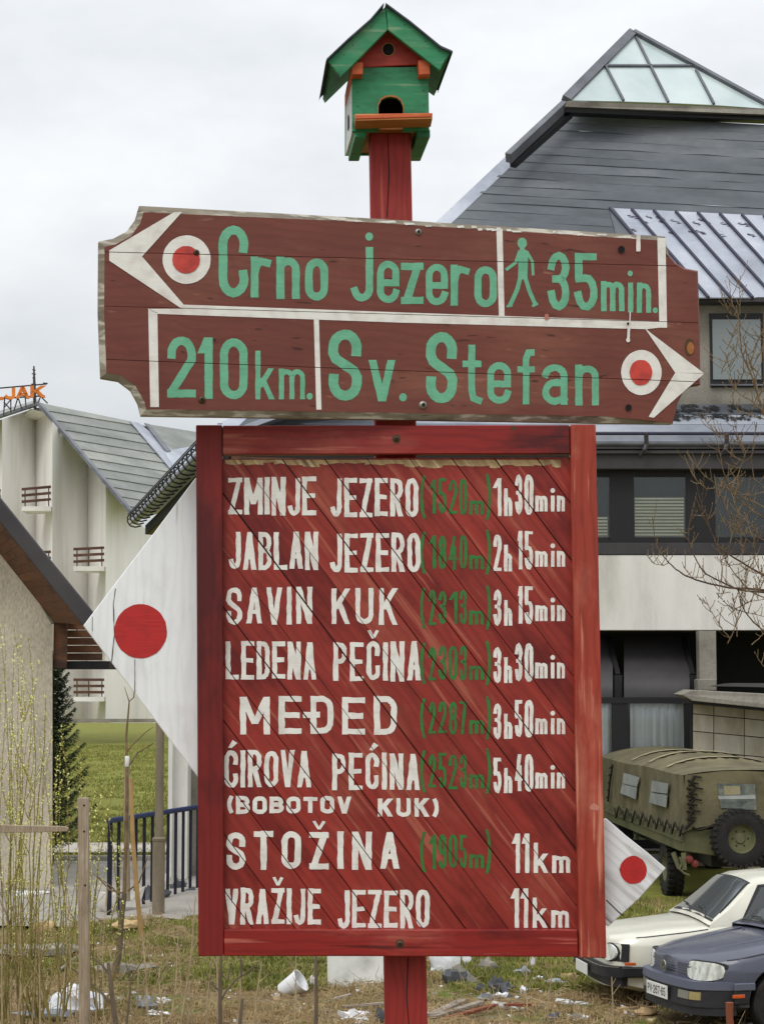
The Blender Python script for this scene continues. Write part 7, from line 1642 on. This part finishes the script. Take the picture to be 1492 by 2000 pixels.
# bucket lying on its side
g = ground_at(572, 1948); bc = empty('bucket', g, label='white plastic bucket lying tipped over on dry grass below the red board', cat='bucket')
c = g + Vector((-.02, .1, .11)); ax_ = Vector((.80, -.25, .52))
MB().lathe([(0, -.13), (.085, -.13), (.092, -.12), (.125, .12), (.132, .12), (.132, .135), (.118, .135), (.083, -.115), (0, -.115)], c, ax_, 24).build('bucket_body', M['bucket'], bc, smooth=True)
aa = ax_.normalized(); sd_ = aa.cross(Vector((0, 0, 1))).normalized(); dn = aa.cross(sd_)
MB().tube([c + aa * .11 + (sd_ * math.cos(t) + (dn * .6 - aa * .5) * math.sin(t)) * .13 for t in [math.pi * k / 10 for k in range(11)]], .0035, 5).build('handle', M['cord'], bc)
mb_items = [
 ('plastic_bag', 150, 1985, 105, 40, 'bag', 'large crumpled white plastic bag on the ground right of the grey stake'),
 ('plastic_bag', 142, 1955, 34, 24, 'bag', 'peaked upper fold of white plastic beside the grey stake'),
 ('plastic_bag', 95, 1990, 90, 16, 'bag_grey', 'flat greyish plastic sheet left of the grey stake'),
 ('plastic_bag', 200, 1962, 50, 16, 'bag', 'small white plastic scrap behind the grey stake, beside the big bag'),
 ('plastic_bag', 285, 1975, 34, 24, 'bag_grey', 'bluish grey plastic scrap between the stake and the red board'),
 ('plastic_bag', 320, 1962, 22, 10, 'bag', 'tiny white wrapper right of the bluish scrap'),
 ('plastic_bag', 308, 1985, 40, 8, 'bag', 'thin white wrapper strip near the bottom edge left of the board'),
 ('paper_scrap', 245, 1814, 46, 14, 'cardboard', 'pale paper scrap in grass behind the sapling'),
 ('paper_scrap', 297, 1792, 14, 8, 'cardboard', 'small tan paper scrap in grass left of the red board'),
 ('cardboard_piece', 82, 1825, 44, 22, 'cardboard', 'torn piece of tan cardboard among the bushes at left'),
 ('white_stone', 234, 1784, 78, 40, 'stone_white', 'big pale limestone boulder at the foot of the railing'),
 ('grey_rock', 300, 1768, 50, 30, 'dark_rubble', 'dark grey rock at the foot of the brown pole'),
 ('grey_rock', 328, 1735, 26, 26, 'stone_white', 'pale rock right of the brown pole'),
 ('grey_rock', 348, 1742, 30, 20, 'dark_rubble', 'dark rock between pole and red board'),
 ('grey_rock', 372, 1752, 18, 16, 'dark_rubble', 'small dark rock touching the left edge of the red board'),
 ('grey_rock', 55, 1752, 60, 10, 'bag', 'white crumpled foil strip behind the bushes at left'),
 ('grey_rock', 57, 1856, 14, 8, 'stone_white', 'small white stone in the grass left of the stake'),
 ('grey_rock', 332, 1832, 16, 9, 'stone_white', 'small white stone in the grass near the red board'),
 ('grey_rock', 352, 1848, 24, 12, 'dark_rubble', 'small dark stone in the grass near the red board'),
 ('grey_rock', 316, 1872, 10, 6, 'stone_white', 'tiny white stone lowest left of the red board'),
 ('dirt_heap', 75, 1870, 150, 20, 'stone_grey', 'low grey ridge of earth across the left foreground'),
 ('dirt_heap', 240, 1905, 100, 20, 'stone_grey', 'low grey heap of earth behind the small crooked sapling'),
 ('grey_rock', 540, 1950, 10, 10, 'stone_white', 'little white lump at the base of the tipped bucket'),
 ('paper_scrap', 612, 1932, 12, 20, 'bag', 'white scrap right of the tipped bucket'),
 ('plastic_bag', 688, 1992, 46, 14, 'bag', 'white crumpled paper near the bottom edge left of the post'),
 ('plastic_bag', 705, 2004, 20, 14, 'bag', 'round white lid at the bottom edge left of the post'),
 ('dark_can', 745, 1998, 20, 24, 'dark_rubble', 'dark crushed can touching the post at bottom left'),
 ('plastic_bag', 868, 1900, 50, 34, 'bag', 'white plastic sack directly right of the post'),
 ('white_tube', 912, 1888, 16, 22, 'bag', 'upright white plastic roll behind the dark rubble'),
 ('rubble', 888, 1922, 44, 24, 'dark_rubble', 'dark black bag fragment right of the post'),
 ('rubble', 950, 1900, 40, 20, 'stone_grey', 'grey-brown clod behind the grey slab pieces'),
 ('rubble', 975, 1940, 40, 24, 'dark_rubble', 'dark grey broken slab in the middle of the rubble heap'),
 ('rubble', 938, 1938, 18, 14, 'dark_rubble', 'small dark chunk under the slanting grey slab'),
 ('round_lid', 1022, 1942, 14, 12, 'bag', 'small round white ball-like lump in the rubble'),
 ('plastic_bag', 952, 1955, 28, 12, 'bag_grey', 'bluish plastic scrap in front of the rubble heap'),
 ('plastic_bag', 980, 1950, 22, 8, 'bag', 'thin white plastic scrap beside the bluish one'),
 ('plastic_bag', 1040, 1890, 10, 16, 'bag', 'white cup standing at the back edge of the rubble'),
 ('plastic_bag', 1020, 1908, 30, 14, 'bag_grey', 'pale green-grey bottle shape at the back of the rubble'),
 ('plastic_bag', 1050, 1918, 20, 9, 'bag', 'white scrap in grass right of the rubble heap'),
 ('plastic_bag', 1085, 1925, 34, 9, 'bag_grey', 'grey plastic scrap in grass under the white car nose'),
 ('grey_rock', 1112, 1915, 28, 12, 'cardboard', 'pale tan wood chunk in the grass before the white car'),
 ('grey_rock', 1080, 1998, 26, 16, 'dark_rubble', 'dark slate piece at the bottom edge below the cars'),
 ('plastic_bag', 1130, 1995, 42, 12, 'bag', 'white torn bottle piece at the bottom right edge'),
 ('yellow_lump', 1272, 2002, 18, 12, 'yellow_lens', 'yellow flower-like lump at the bottom edge in front of the blue-grey car'),
 ('grey_rock', 1215, 1978, 24, 9, 'cardboard', 'tan paper scrap lying before the blue-grey car'),
 ('grey_rock', 1262, 1985, 40, 11, 'cardboard', 'tan flattened carton lying in front of the number plate'),
]
for i, (nm, px, py, w, h, mt, lab) in enumerate(mb_items):
    lump(nm, px, py, w, h, mt, lab, nm.replace('_', ' '), seed=i, rough_=.38 if 'bag' in mt else .3, dep=.6)
for k, (p0, p1, w, mt, lab) in enumerate([
    ((842, 1992), (905, 1968), 12, 'old_wood', 'pale discarded plank slanting right of the post at the bottom'), ((845, 1996), (940, 1972), 9, 'old_wood', 'brown-grey plank under the pale one right of the post'),
    ((870, 1999), (968, 1978), 8, 'rust_red', 'reddish brown plank lowest right of the post'), ((668, 1976), (760, 1974), 3, 'old_wood', 'thin pale strip of wood lying left of the post'),
    ((648, 1962), (686, 1957), 5, 'old_wood', 'short dark stick left of the post'), ((985, 1972), (1035, 1978), 5, 'rust_red', 'short rusty brown strip right of the rubble'),
    ((118, 1902), (170, 1868), 3, 'old_wood', 'thin stick lying behind the grey stake')]):
    board('discarded_board', p0, p1, w, mt, lab, 'board', lift=.05)
# leaning grey slabs in the rubble
for (pts, lab, mt) in (([(882, 1888), (896, 1882), (942, 1922), (930, 1938)], 'slanting grey slab leaning on the rubble heap right of the post', 'stone_grey'), ([(945, 1922), (958, 1905), (963, 1908), (950, 1930)], 'small pale wooden block sticking up in the rubble', 'cardboard'), ([(975, 1922), (985, 1918), (1000, 1948), (985, 1950)], 'grey flat shard standing in the rubble heap', 'dark_rubble')):
    Yr = ground_at(*pts[2]).y; f = [P(x, y, Yr + (.15 if i < 2 else 0)) for i, (x, y) in enumerate(pts)]; MB().prism(f, [v + Vector((0, .05, -.01)) for v in f]).build('slab', M[mt], None, loc=f[2], bevel=.004, label=lab, cat='rubble piece')
# plastic bottles
def bottle(px, py, L_, r_, ang, lab):
    g = ground_at(px, py); s_ = g.y / 4000; L2, r2 = L_ * s_, r_ * s_; ax_ = Vector((math.cos(ang), -.4, math.sin(ang) * .15)).normalized(); root = empty('plastic_bottle', g, label=lab, cat='bottle')
    prof = [(0, 0), (r2 * .8, 0), (r2, L2 * .04), (r2 * .97, L2 * .2), (r2 * 1.02, L2 * .25), (r2 * .93, L2 * .4), (r2 * 1.0, L2 * .5), (r2, L2 * .65), (r2 * .7, L2 * .82), (r2 * .35, L2 * .92), (r2 * .33, L2 * .96)]
    MB().lathe(prof, g + Vector((0, 0, r2 * .9)), ax_, 14).build('bottle_body', M['pet'], root, smooth=True); MB().lathe([(r2 * .4, 0), (r2 * .4, L2 * .06), (0, L2 * .06)], g + Vector((0, 0, r2 * .9)) + ax_ * L2 * .95, ax_, 10).build('cap', M['bag'], root)
bottle(962, 1968, 52, 7, -.6, 'clear crushed plastic bottle slanting at the bottom right of the post'); bottle(1085, 1962, 40, 6.5, -.3, 'clear ribbed plastic bottle lying in the middle of the dry grass'); bottle(1122, 1966, 32, 5.5, .1, 'second clear bottle lying end to end with the ribbed one')
bottle(998, 1905, 30, 5, .1, 'greenish clear bottle at the back of the rubble heap')
# rusty iron stub in front of the blue car
sx_ = P(1420, 1995, 18.3); a = P(1424, 2030, 18.3); b = P(1424, 1958, 18.3)
MB().tube([a, a.lerp(b, .3) + Vector((.01, 0, 0)), a.lerp(b, .6), b], [.06, .035, .032, .036], 9).build('rusty_stump', M['rust_red'], None, loc=a, smooth=True, label='short reddish stump standing in front of the blue-grey car bumper', cat='stump')
# scattered pebbles and crumbs of rubbish (uncountable)
pb = MB(); pc = MB()
for i in range(1500):
    y = 18.5 + 9 * RV.random() ** 1.5; x = RV.uniform(-.2 * y, .2 * y)
    if on_road(x, y): continue
    s_ = RV.uniform(.008, .03) * (1.8 if RV.random() < .08 else 1); z = gz(x, y) + s_ * .3; a = RV.uniform(0, 3); rot = Matrix.Rotation(a, 3, 'Z') @ Matrix.Rotation(RV.uniform(-.5, .5), 3, 'X')
    (pb if RV.random() < .7 else pc).box((x, y, z), (s_ * RV.uniform(.8, 2), s_ * RV.uniform(.8, 1.6), s_ * RV.uniform(.4, 1)), rot)
pb.build('pebbles', M['stone_grey'])['kind'] = 'stuff'; pc.build('litter_crumbs', M['bag'])['kind'] = 'stuff'
